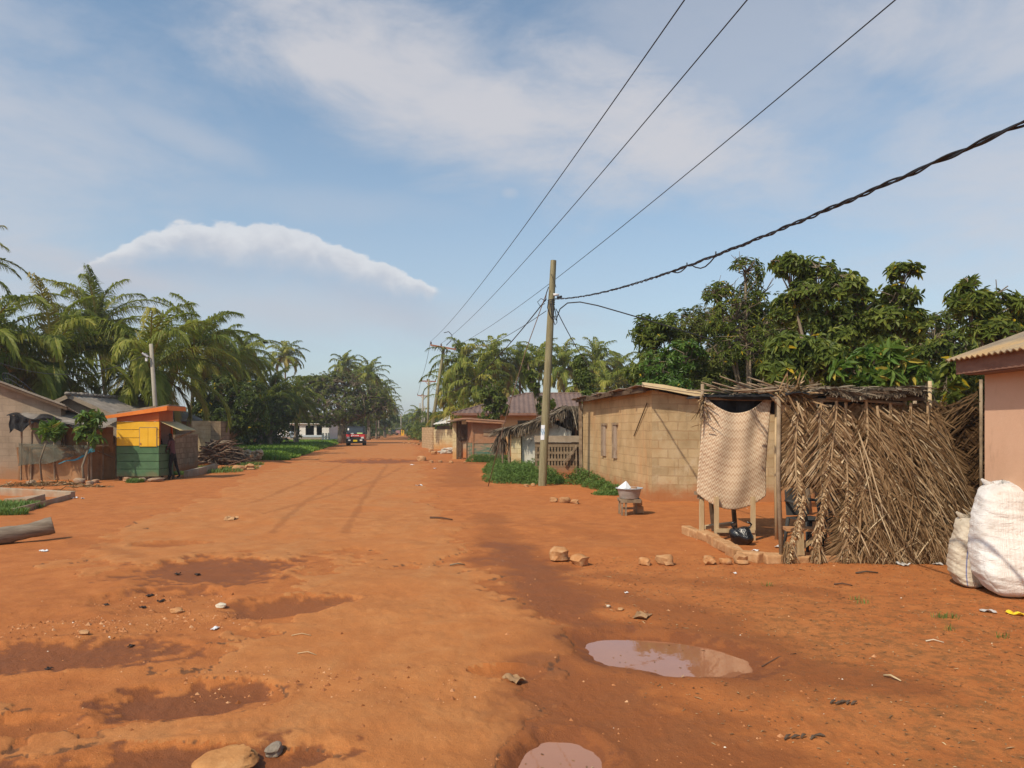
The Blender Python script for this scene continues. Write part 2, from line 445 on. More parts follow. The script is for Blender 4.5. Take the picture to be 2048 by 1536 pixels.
def fields(x, y):
    """height, wetness, road paleness of the ground at x, y"""
    d1 = fbm(x*.9, y*.9, 3, 4)-.5; d2 = fbm(x*3.1, y*3.1, 11, 4)-.5; d3 = fbm(x*11, y*11, 21, 3)-.5
    r = np.hypot(x, y); near = sstep(60, 15, r)
    z = (d1*.085+d2*.022)*near*sstep(-2, 6, y)+d3*.008*sstep(18, 6, r)+(fbm(x*26, y*26, 41, 3)-.5)*.010*sstep(12, 5, r)*(.35+1.3*sstep(.45, .6, fbm(x*.7+3, y*.9, 51, 3)))
    pf = np.ones_like(x)
    for (hx, hy, rx, ry, yaw, dep, wt) in PUD:
        pf = np.minimum(pf, sstep(.7, 1.9, np.hypot((x-hx)/rx, (y-hy)/ry)+d2*.8))
    z = z*pf
    z = z*(1-.6*sstep(1.5, 3.5, x))
    wet = np.zeros_like(x)
    for i, (hx, hy, rx, ry, yaw, dep, wt) in enumerate(HOLES):
        c, s = math.cos(yaw), math.sin(yaw)
        u = ((x-hx)*c+(y-hy)*s)/rx; v = (-(x-hx)*s+(y-hy)*c)/ry
        q = np.sqrt(u*u+v*v)+(d2*.9+d1*.5+d3*.4)*(.22 if hx == PUD[0][0] else .5)
        m = sstep(1.12, .62, q)
        z = z-dep*m+.012*np.exp(-((q-1.2)/.16)**2)*sstep(30, 8, r)
        wet = np.maximum(wet, wt*sstep(1.04, .86, q+d3*1.1+d2*.4))
        if i >= len(HOLES)-2: wet = np.maximum(wet, .62*sstep(2.0, 1.0, q+d2*.8))
    # damp tracks right of the road crown
    def seg(x0, y0, x1, y1, w, amt):
        nonlocal wet
        L2 = (x1-x0)**2+(y1-y0)**2
        t = np.clip(((x-x0)*(x1-x0)+(y-y0)*(y1-y0))/L2, 0, 1)
        dd = np.hypot(x-x0-t*(x1-x0), y-y0-t*(y1-y0))/w+(d1*1.2+d2*.9+d3*.5)
        wet = np.maximum(wet, amt*sstep(1.1, .35, dd))
    seg(-.5, 14, -.1, 10.2, .4, .4); seg(-.1, 10.2, .50, 6.6, .62, .78); seg(.50, 6.6, .75, 5.6, .5, .75); seg(1.7, 5.1, 2.6, 4.6, .5, .6); seg(.6, 7.6, 1.8, 6.3, .45, .55)
    seg(.25, 5.2, .45, 3.0, .34, .68); seg(.55, 4.4, 1.3, 3.0, .7, .66); seg(1.0, 8.2, 3.2, 7.4, .28, .4)
    seg(-1.4, 21, -2.6, 36, .9, .35); seg(-3.6, 36, .2, 33.0, .9, .55); seg(1.3, 6.4, 2.0, 5.6, .35, .45)
    seg(-7.5, 11.5, -4.8, 9.2, .22, .3); seg(.8, 12.5, 1.6, 11, .35, .25)
    # tyre tracks on the road
    for (x0, y0, x1, y1, x2, y2) in ((-3.9, 11.5, -5.2, 18, -6.2, 30), (-2.7, 11.5, -3.6, 17, -5.8, 33), (-4.9, 14, -3.9, 20, -4.9, 32), (-5.9, 16, -6.6, 24, -8.4, 36)):
        for k in range(6):
            def B(t): return ((1-t)**2*x0+2*t*(1-t)*x1+t*t*x2, (1-t)**2*y0+2*t*(1-t)*y1+t*t*y2)
            a, b = B(k/6), B((k+1)/6)
            L2 = (b[0]-a[0])**2+(b[1]-a[1])**2
            t = np.clip(((x-a[0])*(b[0]-a[0])+(y-a[1])*(b[1]-a[1]))/L2, 0, 1)
            dd = np.hypot(x-a[0]-t*(b[0]-a[0]), y-a[1]-t*(b[1]-a[1]))/.085+d2*1.5
            wet = np.maximum(wet, .34*sstep(1.1, .3, dd))
    wet = wet*sstep(-.35, .0, .12+d2+.6*wet)
    # the worn crust of the road
    L = interp(y, ROAD_L); Rr = interp(y, ROAD_R)
    e = (d1*1.5+d2*.7+d3*.35)
    e = e*np.where(r > 30, 1.5, 1)
    inside = np.minimum(x-L, Rr-x)/.8+e*1.1
    # the crust has broken away on the near left
    q = np.sqrt(((x+3.9)/2.15)**2+((y-6.9)/3.25)**2)
    cut = (q-1)*1.6+e*1.2
    inside = np.minimum(inside, cut)
    for (hx, hy, rx, ry, yaw, dep, wt) in HOLES:
        inside = np.minimum(inside, (np.sqrt(((x-hx)/rx)**2+((y-hy)/ry)**2)-1.15)*1.5+e)
    road = inside+.0
    global LIP
    LIP = np.exp(-((inside-.012)/.04)**2)*sstep(.47, .60, fbm(x*.55+9, y*.55, 61, 3))*sstep(26, 14, r)*sstep(.3, .55, fbm(x*6, y*6, 71, 2))
    step = .011*sstep(0, .05, inside)+.02*sstep(0, 3, inside)
    z = z+step*sstep(150, 60, r)
    return z, wet, road

def gz(x, y):
    return float(fields(np.array([x], float), np.array([y], float))[0][0])
def G(px, py):
    p = gnd(px, py); p.z = gz(p.x, p.y); return p

def dirt_material(name, road):
    m, t, b, out = newmat(name)
    g = t.n('ShaderNodeNewGeometry'); p = g.outputs['Position']
    big = t.noise(p, .55, 6, .6, .4); mid = t.noise(p, 3.2, 8, .68, .3); fine = t.noise(p, 34, 6, .7)
    flow = t.noise(t.mapping(p, (1, .16, 1), rot=(0, 0, R(-9))), 2.2, 7, .66, .6)
    if road:
        c = t.ramp(t.mr(mid, .25, .75, smooth=False), [(.37, .135, .048), (.45, .18, .068), (.52, .235, .10)])
        c = t.mix(t.mr(flow, .45, .72, 0, .6), c, (.46, .22, .10))
        c = t.mix(t.mr(big, .45, .7, 0, .8), c, (.46, .165, .055))
    else:
        c = t.ramp(t.mr(mid, .22, .78, smooth=False), [(.30, .098, .034), (.43, .148, .049), (.52, .205, .075)])
        c = t.mix(t.mr(big, .5, .72, 0, .75), c, (.44, .175, .066))
        s = t.n('ShaderNodeSeparateXYZ'); t.link(p, s.inputs[0])
        # greyish grit and old chaff on the right-hand yard
        yard = t.math('MULTIPLY', t.mr(s.outputs[0], 1.0, 2.6), t.mr(s.outputs[1], 9.5, 6.0))
        grit = t.math('MULTIPLY', t.mr(t.noise(p, 8, 9, .8), .46, .58), yard)
        c = t.mix(t.math('MULTIPLY', grit, .75), c, (.20, .095, .04))
    c = t.mix(t.mr(fine, .55, .75, 0, .35), c, (.56, .27, .12))
    c = t.mix(t.mr(fine, .42, .3, 0, .5), c, (.24, .078, .027))
    wet = t.attr('wet')
    wf = t.math('ADD', wet, t.math('MULTIPLY', t.math('SUBTRACT', mid, .5), .35), clamp=True)
    wf = t.math('MULTIPLY', wf, t.mr(wet, 0, .12))
    c = t.mix(t.mr(wf, .0, .9, 0, .92, smooth=False), c, t.mix(t.mr(mid, .3, .7), (.20, .062, .022), (.165, .055, .024)))
    c = t.mix(1., c, (.99, .95, .76), 'MULTIPLY')
    c = t.mix(t.mr(t.attr('lip'), .25, .8, 0, .8), c, (.085, .045, .026))
    c = t.mix(t.mr(t.noise(p, 150, 3, .6), .3, .7, 0, .28), c, (.22, .085, .03))
    t.link(c, b.inputs['Base Color'])
    t.link(t.mr(wf, .3, 1., .95, .62), b.inputs['Roughness'])
    b.inputs['Specular IOR Level'].default_value = .22
    h = t.math('ADD', t.math('MULTIPLY', mid, .6), t.math('MULTIPLY', fine, .3))
    h = t.math('ADD', h, t.math('MULTIPLY', t.noise(p, 110, 4, .7), .2))
    t.link(t.bump(h, .75, .04 if not road else .03), b.inputs['Normal'])
    return m
M_ground = dirt_material('laterite_dirt', False)
M_road = dirt_material('worn_road_crust', True)

def make_ground():
    rad = [2.6]
    while rad[-1] < 3500:
        r = rad[-1]; rad.append(r*(1.0062 if r < 14 else 1.011 if r < 60 else 1.03 if r < 300 else 1.15))
    rad = np.array(rad)
    ang = np.concatenate([np.radians(np.arange(-180, -44, 4)), np.radians(np.arange(-44, 44, .17)), np.radians(np.arange(44, 180.1, 4))])
    A, Q = np.meshgrid(ang, rad)
    X = np.sin(A)*Q; Y = np.cos(A)*Q
    Z, W, RD = fields(X, Y); lipv = LIP.reshape(-1)
    nr, na = X.shape
    co = np.stack([X, Y, Z], -1).reshape(-1, 3)
    i, j = np.meshgrid(np.arange(nr-1), np.arange(na-1), indexing='ij')
    a = (i*na+j).ravel(); fa = np.stack([a, a+1, a+na+1, a+na], 1)
    # centre disc under the camera
    rm = RD.reshape(-1)[fa].mean(1) > 0
    w = W.reshape(-1)
    for name, sel, m in (('ground', ~rm, M_ground), ('road', rm, M_road)):
        f = fa[sel]; used = np.unique(f); mp = np.zeros(len(co), np.int32); mp[used] = np.arange(len(used))
        me = bpy.data.meshes.new(name); N = len(used); K = len(f)
        vco = co[used]; fi = mp[f]
        extra = name == 'ground'
        if extra:   # close the small disc below the camera
            vco = np.vstack([vco, [[0, 0, -.02]]])
            ring = mp[np.arange(na)]
        me.vertices.add(len(vco)); me.vertices.foreach_set('co', vco.reshape(-1).astype(np.float32))
        ok = [(ring[k], N, ring[k+1]) for k in range(na-1)] if extra and np.isin(np.arange(na), used).all() else []
        loops = np.concatenate([fi[:, ::-1].reshape(-1), np.array(ok, dtype=np.int32).reshape(-1)]).astype(np.int32)
        tot = np.concatenate([np.full(K, 4), np.full(len(ok), 3)]).astype(np.int32)
        st = np.concatenate([[0], np.cumsum(tot)[:-1]]).astype(np.int32)
        me.loops.add(len(loops)); me.loops.foreach_set('vertex_index', loops)
        me.polygons.add(len(tot)); me.polygons.foreach_set('loop_start', st); me.polygons.foreach_set('loop_total', tot)
        me.polygons.foreach_set('use_smooth', np.ones(len(tot), bool))
        at_ = me.attributes.new('wet', 'FLOAT', 'POINT')
        wv = w[used]; wv = np.append(wv, 0) if extra else wv
        at_.data.foreach_set('value', wv.astype(np.float32))
        lv = lipv[used]; lv = np.append(lv, 0) if extra else lv
        at2 = me.attributes.new('lip', 'FLOAT', 'POINT'); at2.data.foreach_set('value', lv.astype(np.float32))
        me.update(calc_edges=True)
        tag(link_mesh(name, me, m), kind='structure')
make_ground()

# rain puddles
PUD_Z = []
def make_puddles():
    m, t, b, out = newmat('muddy_water')
    g = t.n('ShaderNodeNewGeometry')
    n = t.noise(g.outputs['Position'], 6, 4, .5)
    t.link(t.ramp(n, [(.30, .125, .06), (.36, .155, .08)]), b.inputs['Base Color'])
    b.inputs['Roughness'].default_value = .02; b.inputs['IOR'].default_value = 1.5; b.inputs['Specular IOR Level'].default_value = .9
    b.inputs['Coat Weight'].default_value = .0; b.inputs['Coat Roughness'].default_value = .02
    wn = t.noise(g.outputs['Position'], 9, 2, .5); t.link(t.bump(wn, .02, .02), b.inputs['Normal'])
    for k, (hx, hy, rx, ry, yaw, dep, wt) in enumerate(PUD):
        c, s = math.cos(yaw), math.sin(yaw)
        lev = .25*max(0, 0)+min(gz(hx+.75*rx*math.cos(q)*c-.75*ry*math.sin(q)*s, hy+.75*rx*math.cos(q)*s+.75*ry*math.sin(q)*c) for q in [i*.3 for i in range(21)])+.012
        lev = max(lev, gz(hx, hy)+.012)
        PUD_Z.append(lev)
        mb = MB(); n = 48; vs = [(hx, hy, lev)]
        for i in range(n):
            q = 2*math.pi*i/n; u, v = 1.5*rx*math.cos(q), 1.5*ry*math.sin(q)
            vs.append((hx+u*c-v*s, hy+u*s+v*c, lev))
        mb.add(vs, [(0, 1+i, 1+(i+1) % n) for i in range(n)])
        o = mb.build('puddle_water', m, origin=(hx, hy, lev)); tag(o, kind='structure')
make_puddles()
# ================================================================== materials
rng = random.Random(7)
def brick_extra(col=(.20, .13, .075), w=.45, h=.2, mortar=.014, amt=.75, vary=.35):
    def ex(t, tc, c):
        v = tc.outputs['UV']
        nz = t.n('ShaderNodeTexNoise'); t.link(v, nz.inputs['Vector']); nz.inputs['Scale'].default_value = 3.; nz.inputs['Detail'].default_value = 4
        off = t.n('ShaderNodeVectorMath', operation='SCALE'); t.link(nz.outputs['Color'], off.inputs[0]); off.inputs['Scale'].default_value = .07
        ad = t.n('ShaderNodeVectorMath', operation='ADD'); t.link(v, ad.inputs[0]); t.link(off.outputs[0], ad.inputs[1])
        b = t.n('ShaderNodeTexBrick'); t.link(ad.outputs[0], b.inputs['Vector'])
        b.inputs['Scale'].default_value = 1; b.inputs['Brick Width'].default_value = w; b.inputs['Row Height'].default_value = h
        b.inputs['Mortar Size'].default_value = mortar; b.inputs['Mortar Smooth'].default_value = .35
        b.inputs['Color1'].default_value = (1, 1, 1, 1); b.inputs['Color2'].default_value = (1-vary, 1-vary, 1-vary, 1); b.inputs['Mortar'].default_value = (.8, .8, .8, 1)
        c = t.mix(1., c, b.outputs['Color'], 'MULTIPLY')
        gate = t.mr(t.noise(v, 1.7, 5, .7), .33, .6)
        return t.mix(t.math('MULTIPLY', t.math('MULTIPLY', b.outputs['Fac'], gate), amt), c, col)
    return ex
def both(*fs):
    def ex(t, tc, c):
        for f in fs: c = f(t, tc, c)
        return c
    return ex
def blotch(col, scale=1.2, a=.5, b=.62, amt=.6, stretch=(1, 1, 1)):
    def ex(t, tc, c):
        g = t.n('ShaderNodeNewGeometry')
        return t.mix(t.math('MULTIPLY', t.mr(t.noise(t.mapping(g.outputs['Position'], stretch), scale, 7, .7, .4), a, b), amt), c, col)
    return ex
FOOT = dirt_foot()
M_block = mat('sandcrete_block', [(.35, .245, .13), (.47, .345, .19), (.54, .41, .245)], 2.2, .93, .5, 26, spec=.1,
              extra=both(brick_extra((.30, .18, .09), .46, .21, .016, .55, .22), blotch((.52, .42, .28), 1.6, .5, .66, .6), blotch((.25, .18, .10), 2.4, .56, .7, .55, (2, 2, .3)), blotch((.42, .25, .12), 1.1, .55, .72, .5), FOOT))
M_render = mat('weathered_render', [(.33, .225, .115), (.45, .315, .165), (.52, .38, .215)], 1.5, .93, .4, 22, spec=.1,
               extra=both(brick_extra((.29, .17, .085), .46, .21, .012, .3, .08), blotch((.50, .27, .12), 1.3, .5, .7, .55, (1, 1, .35)), blotch((.24, .17, .11), 2.5, .6, .72, .5, (1.5, 1.5, .3)), FOOT))
M_gable = mat('aged_grey_render', [(.20, .155, .11), (.28, .22, .16), (.34, .27, .2)], 1.2, .93, .35, 20, spec=.1,
              extra=both(brick_extra((.22, .165, .12), .46, .21, .012, .3, .08), blotch((.21, .165, .13), 1.4, .52, .7, .5, (1.2, 1.2, .3)), dirt_foot((.30, .16, .08), .05, .8)))
M_fenceblk = mat('grey_block_wall', [(.19, .14, .085), (.26, .19, .12), (.32, .245, .16)], 3, .93, .4, 26, spec=.1, extra=both(brick_extra((.15, .10, .06), .4, .2, .02, .8, .25), FOOT))
M_yellowwall = mat('yellowed_whitewash', [(.54, .43, .22), (.68, .57, .33), (.72, .64, .43)], 2.2, .9, .3, spec=.15, extra=both(brick_extra((.33, .22, .1), .45, .2, .016, .5, .15), dirt_foot((.52, .26, .09), .1, 1.0)))
M_whitewall = mat('stained_whitewash', [(.40, .35, .26), (.60, .56, .46), (.68, .65, .57)], 2.4, .9, .35, spec=.15, extra=both(blotch((.16, .13, .1), 2.8, .56, .68, .7), dirt_foot((.4, .3, .18), 0, .5)))
M_pink = mat('salmon_wall_paint', [(.55, .335, .215), (.62, .39, .26), (.66, .43, .29)], 1.1, .88, .25, 30, spec=.2,
             extra=both(blotch((.44, .27, .18), .8, .5, .75, .5), blotch((.34, .20, .13), 2.2, .62, .72, .5, (1, 1, .25)), dirt_foot((.45, .2, .09), 0, .6)))
M_concrete = mat('old_concrete', [(.24, .19, .14), (.34, .275, .2), (.42, .34, .25)], 3, .93, .5, spec=.1, extra=dirt_foot((.36, .15, .06), -.1, .3, .7))
M_mud = mat('dried_mud_block', [(.34, .17, .075), (.44, .24, .115), (.52, .32, .17)], 7, .95, .8, 30, spec=.05)
M_brickbit = mat('broken_mud_brick', [(.36, .155, .06), (.46, .23, .10), (.56, .36, .2)], 9, .95, .9, 40, spec=.05)
M_stone = mat('grey_stone', [(.16, .13, .10), (.27, .22, .17), (.36, .30, .23)], 9, .9, .9, spec=.15)
M_palebit = mat('pale_stone', [(.45, .36, .25), (.6, .52, .4), (.68, .62, .5)], 12, .9, .5, spec=.1)
M_woodgrey = mat('weathered_timber', [(.14, .095, .06), (.26, .19, .125), (.36, .28, .19)], 5, .88, .5, 30, (1, 1, 1), spec=.15)
M_woodpale = mat('pale_timber', [(.36, .245, .13), (.48, .35, .2), (.56, .43, .27)], 7, .8, .3, 30, (1, 1, .2), spec=.2)
M_wooddark = mat('dark_timber', [(.05, .032, .02), (.10, .065, .04), (.15, .10, .065)], 6, .85, .4, spec=.15)
M_pole = mat('treated_pole_wood', [(.145, .125, .07), (.235, .21, .122), (.31, .285, .18)], 3, .85, .6, 22, (6, 6, .45), spec=.15, bdist=.02)
M_crossarm = mat('rusty_crossarm', [(.20, .075, .04), (.33, .14, .08), (.40, .2, .12)], 7, .8, .3, spec=.3)
M_palegrey = mat('pale_grey_pole', [(.24, .21, .165), (.32, .285, .225), (.38, .34, .28)], 3, .8, .2)
M_wire = mat('black_cable', [(.012, .012, .013), (.02, .02, .022)], 9, .55, 0, spec=.4)
M_guy = mat('rusty_guy_wire', [(.10, .06, .04), (.2, .12, .08)], 9, .7, 0)
M_porcelain = mat('brown_porcelain', [(.10, .05, .03), (.14, .07, .04)], 9, .25, 0, spec=.6)
def tinroof(name, cols, rust, ramt=.7): return mat(name, cols, 1.6, .62, .15, 30, (1, 1, 1), 'Object', .35, extra=both(blotch(rust, 1.4, .45, .65, ramt, (.6, 1.6, 1))))
M_tinbrown = tinroof('brown_ribbed_roof', [(.135, .085, .066), (.17, .11, .086), (.205, .14, .112)], (.11, .062, .046), .4)
M_tinrust = tinroof('rusty_tin', [(.19, .14, .10), (.27, .215, .165), (.34, .28, .22)], (.20, .085, .035))
M_asbestos = mat('weathered_asbestos_sheet', [(.15, .12, .09), (.24, .195, .145), (.31, .255, .19)], 2.4, .92, .5, spec=.1, extra=both(blotch((.45, .29, .13), .7, .5, .62, .75, (.5, .5, 1)), blotch((.13, .10, .08), 5, .56, .68, .6)))
M_tile = mat('grey_roof_tile', [(.15, .13, .11), (.23, .20, .17), (.30, .265, .22)], 3, .92, .4, spec=.1)
M_whitetin = mat('white_tin_sheet', [(.52, .50, .46), (.64, .62, .58), (.7, .69, .66)], 2, .55, .1)
M_cream = mat('cream_fascia_board', [(.58, .44, .24), (.66, .52, .3), (.7, .57, .36)], 2.5, .8, .15)
M_fascia = mat('brown_fascia_board', [(.16, .075, .05), (.22, .115, .08), (.27, .15, .1)], 3, .8, .3, stretch=(1, 1, 3))
M_orange = mat('orange_paint', [(.58, .145, .017), (.66, .18, .022), (.70, .22, .035)], 3, .55, .12, spec=.35, extra=blotch((.36, .10, .02), 5, .62, .72, .5))
M_orange_d = mat('deep_orange_paint', [(.40, .085, .014), (.47, .11, .018), (.5, .135, .024)], 3, .6, .12, spec=.3)
M_yellow = mat('yellow_paint', [(.63, .33, .016), (.71, .40, .02), (.74, .44, .035)], 2.5, .55, .12, spec=.35, extra=both(blotch((.55, .33, .06), 3.2, .52, .7, .6, (1, 1, .5)), blotch((.4, .2, .03), 9, .64, .72, .6)))
M_green = mat('green_paint', [(.045, .105, .045), (.065, .14, .062), (.085, .17, .08)], 2.6, .6, .15, spec=.35, extra=both(blotch((.09, .145, .085), 3, .5, .7, .6, (1, 1, .4)), dirt_foot((.2, .11, .05), .05, .35, .5)))
M_pinkwall_in = mat('pale_pink_panel', [(.5, .38, .36), (.56, .44, .42)], 2, .8, .1)
M_oldred = mat('faded_red_paint', [(.24, .115, .06), (.32, .165, .09), (.37, .21, .12)], 3, .85, .3, spec=.15, extra=blotch((.23, .16, .11), 3, .52, .66, .6))
M_oldgreen = mat('peeling_green_paint', [(.06, .125, .085), (.085, .16, .11), (.12, .19, .13)], 4, .8, .3, spec=.15, extra=both(blotch((.30, .205, .135), 3.4, .46, .54, .95, (.5, 1, 2.2)), dirt_foot((.28, .17, .09), .05, .5)))
M_thatch_in = mat('thatch_bed', [(.055, .04, .028), (.12, .088, .06), (.20, .155, .105)], 9, .95, .8, 40, (1, 5, 1), spec=.05, bdist=.03)
M_tarp = mat('black_plastic_tarp', [(.010, .010, .011), (.017, .017, .018), (.028, .028, .029)], 4, .62, .5, 7, spec=.25, bdist=.04)
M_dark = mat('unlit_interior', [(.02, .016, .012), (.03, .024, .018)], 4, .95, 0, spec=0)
M_sackcloth = mat('brown_sacking', [(.22, .115, .055), (.31, .17, .085), (.37, .215, .115)], 2.2, .95, .4, 60, spec=.05, extra=blotch((.20, .135, .085), 1.6, .5, .7, .6))
M_metalgrey = mat('dull_aluminium', [(.26, .24, .22), (.36, .335, .31), (.44, .42, .39)], 4, .45, .15, metal=.35, spec=.4, stretch=(1, 1, 4))
M_whitecloth = mat('white_plastic_wrap', [(.66, .66, .66), (.74, .74, .74)], 3, .5, .2, 12)
M_clay = mat('brown_clay', [(.40, .22, .11), (.5, .3, .17)], 4, .8, .2)
M_bluegrey = mat('blue_rope_cloth', [(.03, .17, .25), (.05, .24, .33)], 5, .7, .2)
M_whiteplas = mat('white_plastic_scrap', [(.6, .6, .6), (.72, .72, .72)], 20, .4, .2)
M_yellowplas = mat('yellow_plastic_scrap', [(.68, .48, .02), (.76, .56, .03)], 20, .4, .3)
M_clear = mat('cloudy_clear_plastic', [(.42, .40, .38), (.52, .5, .48)], 20, .25, .2, spec=.6)
M_blackplas = mat('black_plastic', [(.008, .008, .009), (.014, .014, .016)], 6, .22, .6, 8, spec=.6, bdist=.03)
M_chair = mat('dark_grey_plastic', [(.035, .034, .033), (.055, .053, .05)], 6, .75, .05)
M_paper = mat('poster_paper', [(.52, .55, .58), (.66, .68, .7)], 7, .7, .05)
M_skin = mat('dark_skin', [(.035, .018, .011), (.05, .026, .016)], 9, .5, 0, spec=.35)
M_top = mat('plum_cloth', [(.10, .045, .05), (.14, .065, .07)], 9, .9, .1)
M_trouser = mat('black_cloth', [(.012, .011, .012), (.022, .02, .02)], 9, .9, .1)
M_hair = mat('black_hair', [(.006, .005, .005), (.012, .01, .01)], 30, .8, .3)
M_paleblue = mat('pale_blue_cloth', [(.42, .5, .6), (.5, .58, .66)], 9, .9, .1)
M_dry = None
def tintmat(name, cols, rough=.6, trans=.0, spec=.3, bump=0, noise=0.0):
    m, t, b, out = newmat(name)
    f = t.attr('tint')
    g = t.n('ShaderNodeNewGeometry')
    n = t.noise(g.outputs['Position'], 1.1, 4, .6)
    f = t.math('ADD', f, t.math('MULTIPLY', t.math('SUBTRACT', n, .5), noise), clamp=True)
    c = t.ramp(f, cols); t.link(c, b.inputs['Base Color'])
    b.inputs['Roughness'].default_value = rough; b.inputs['Specular IOR Level'].default_value = spec
    if trans:
        tr = t.n('ShaderNodeBsdfTranslucent'); ms = t.n('ShaderNodeMixShader'); ms.inputs[0].default_value = trans
        t.link(t.mix(.35, c, (.30, .40, .03)), tr.inputs['Color'])
        t.link(b.outputs[0], ms.inputs[1]); t.link(tr.outputs[0], ms.inputs[2]); t.link(ms.outputs[0], out.inputs[0])
    return m
M_palm = tintmat('palm_leaf', [(0, (.040, .060, .012)), (.35, (.11, .150, .024)), (.7, (.225, .250, .036)), (.9, (.36, .32, .055)), (1, (.36, .27, .09))], .5, .42, .2)
M_rachis = mat('palm_midrib', [(.26, .22, .04), (.36, .29, .065), (.42, .33, .1)], 2, .5, 0)
M_palmtrunk = mat('palm_trunk_bark', [(.13, .10, .075), (.22, .175, .13), (.30, .245, .19)], 3, .92, .6, 14, (1, 1, 7), spec=.1, bdist=.03)
M_bark = mat('tree_bark', [(.10, .075, .05), (.19, .15, .105), (.27, .22, .16)], 6, .92, .5, 20, (1, 1, .3), spec=.1)
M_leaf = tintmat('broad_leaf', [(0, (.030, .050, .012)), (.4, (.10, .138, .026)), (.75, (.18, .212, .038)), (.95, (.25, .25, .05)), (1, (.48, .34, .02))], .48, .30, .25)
M_leaf_l = tintmat('young_leaf', [(0, (.045, .10, .016)), (.5, (.085, .165, .025)), (.9, (.14, .21, .035)), (1, (.40, .31, .05))], .45, .3, .4)
M_leaf_d = tintmat('small_leaf', [(0, (.040, .056, .014)), (.5, (.125, .148, .034)), (1, (.22, .23, .06))], .55, .28, .3)
M_grass = tintmat('grass_blade', [(0, (.09, .17, .02)), (.5, (.15, .27, .03)), (1, (.25, .32, .055))], .6, .3, .25, noise=.6)
M_weed = tintmat('weed_leaf', [(0, (.06, .115, .026)), (.5, (.115, .195, .045)), (1, (.19, .27, .07))], .6, .25, .25, noise=.8)
M_thatch = tintmat('dry_thatch', [(0, (.06, .045, .032)), (.5, (.16, .125, .088)), (1, (.34, .285, .21))], .9, 0, .1)
M_frond = tintmat('dry_palm_frond', [(0, (.060, .032, .015)), (.35, (.17, .10, .048)), (.7, (.345, .228, .125)), (1, (.57, .44, .28))], .85, .08, .06, noise=.25)

# ================================================================== generic plants
def nrm(a): return a/np.maximum(np.linalg.norm(a, axis=-1, keepdims=True), 1e-9)

def frond_quads(base, az, e0, droop, L, nleaf, rs, ll=.85, w=.05, wind=(0, 0, 0), grav=1., t0=.12, twist=0., npt=16, taper_exp=1.7):
    base = np.array(base, float)
    ts = np.linspace(0, 1, npt); e = e0-droop*ts**taper_exp
    azs = az+twist*ts
    T = np.stack([np.sin(azs)*np.cos(e), np.cos(azs)*np.cos(e), np.sin(e)], 1)+np.outer(ts**1.5, wind)
    T = nrm(T)
    P = base+np.vstack([[0, 0, 0], np.cumsum((T[:-1]+T[1:])/2*(L/(npt-1)), 0)])
    tl = np.linspace(t0, .995, nleaf)
    out = []
    k = np.clip((tl*(npt-1)).astype(int), 0, npt-2); fr = tl*(npt-1)-k
    pos = P[k]*(1-fr)[:, None]+P[k+1]*fr[:, None]; tan = nrm(T[k]*(1-fr)[:, None]+T[k+1]*fr[:, None])
    side0 = np.array([math.cos(az), -math.sin(az), 0.])
    S = side0[None, :]-tan*(tan@side0)[:, None]; S = nrm(S); Nn = np.cross(S, tan)
    Nn = np.where(Nn[:, 2:3] < 0, -Nn, Nn)
    prof = np.clip(.42+1.6*tl, 0, 1)*np.clip(1.25-.85*tl, .3, 1)
    tips = []
    for sg in (-1, 1):
        a = R(34)+R(36)*tl+rs.normal(0, .13, nleaf)
        d = S*(sg*np.cos(a))[:, None]+tan*np.sin(a)[:, None]+Nn*(.25+rs.normal(0, .1, nleaf))[:, None]
        d = nrm(d); ln = ll*prof*rs.uniform(.85, 1.1, nleaf)
        g = grav*rs.uniform(.5, 1.6, nleaf)
        d1 = nrm(d+np.array([0, 0, -1.])[None]*(.35*g)[:, None]+np.array(wind)[None]*.5)
        d2 = nrm(d+np.array([0, 0, -1.])[None]*(1.5*g)[:, None]+np.array(wind)[None])
        m = pos+d1*(ln*.5)[:, None]; q = m+d2*(ln*.5)[:, None]
        W = nrm(tan-d*(np.sum(tan*d, 1))[:, None])
        wv = w*rs.uniform(.8, 1.2, nleaf)[:, None]
        out.append(np.stack([pos-W*wv*.35, pos+W*wv*.35, m+W*wv*.5, m-W*wv*.5], 1))
        out.append(np.stack([m-W*wv*.5, m+W*wv*.5, q+W*wv*.08, q-W*wv*.08], 1))
    V = np.concatenate(out)
    # midrib: three-sided, tapering
    rq = []
    r = np.linspace(.06, .012, npt)*(L/4.8)
    S2 = nrm(side0[None]-T*(T@side0)[:, None]); N2 = np.cross(S2, T)
    ring = [P+S2*r[:, None], P-S2*r[:, None], P-N2*np.sign(N2[:, 2:3]+1e-6)*r[:, None]]
    for a_, b_ in ((0, 1), (1, 2), (2, 0)):
        rq.append(np.stack([ring[a_][:-1], ring[b_][:-1], ring[b_][1:], ring[a_][1:]], 1))
    return V, np.concatenate(rq)

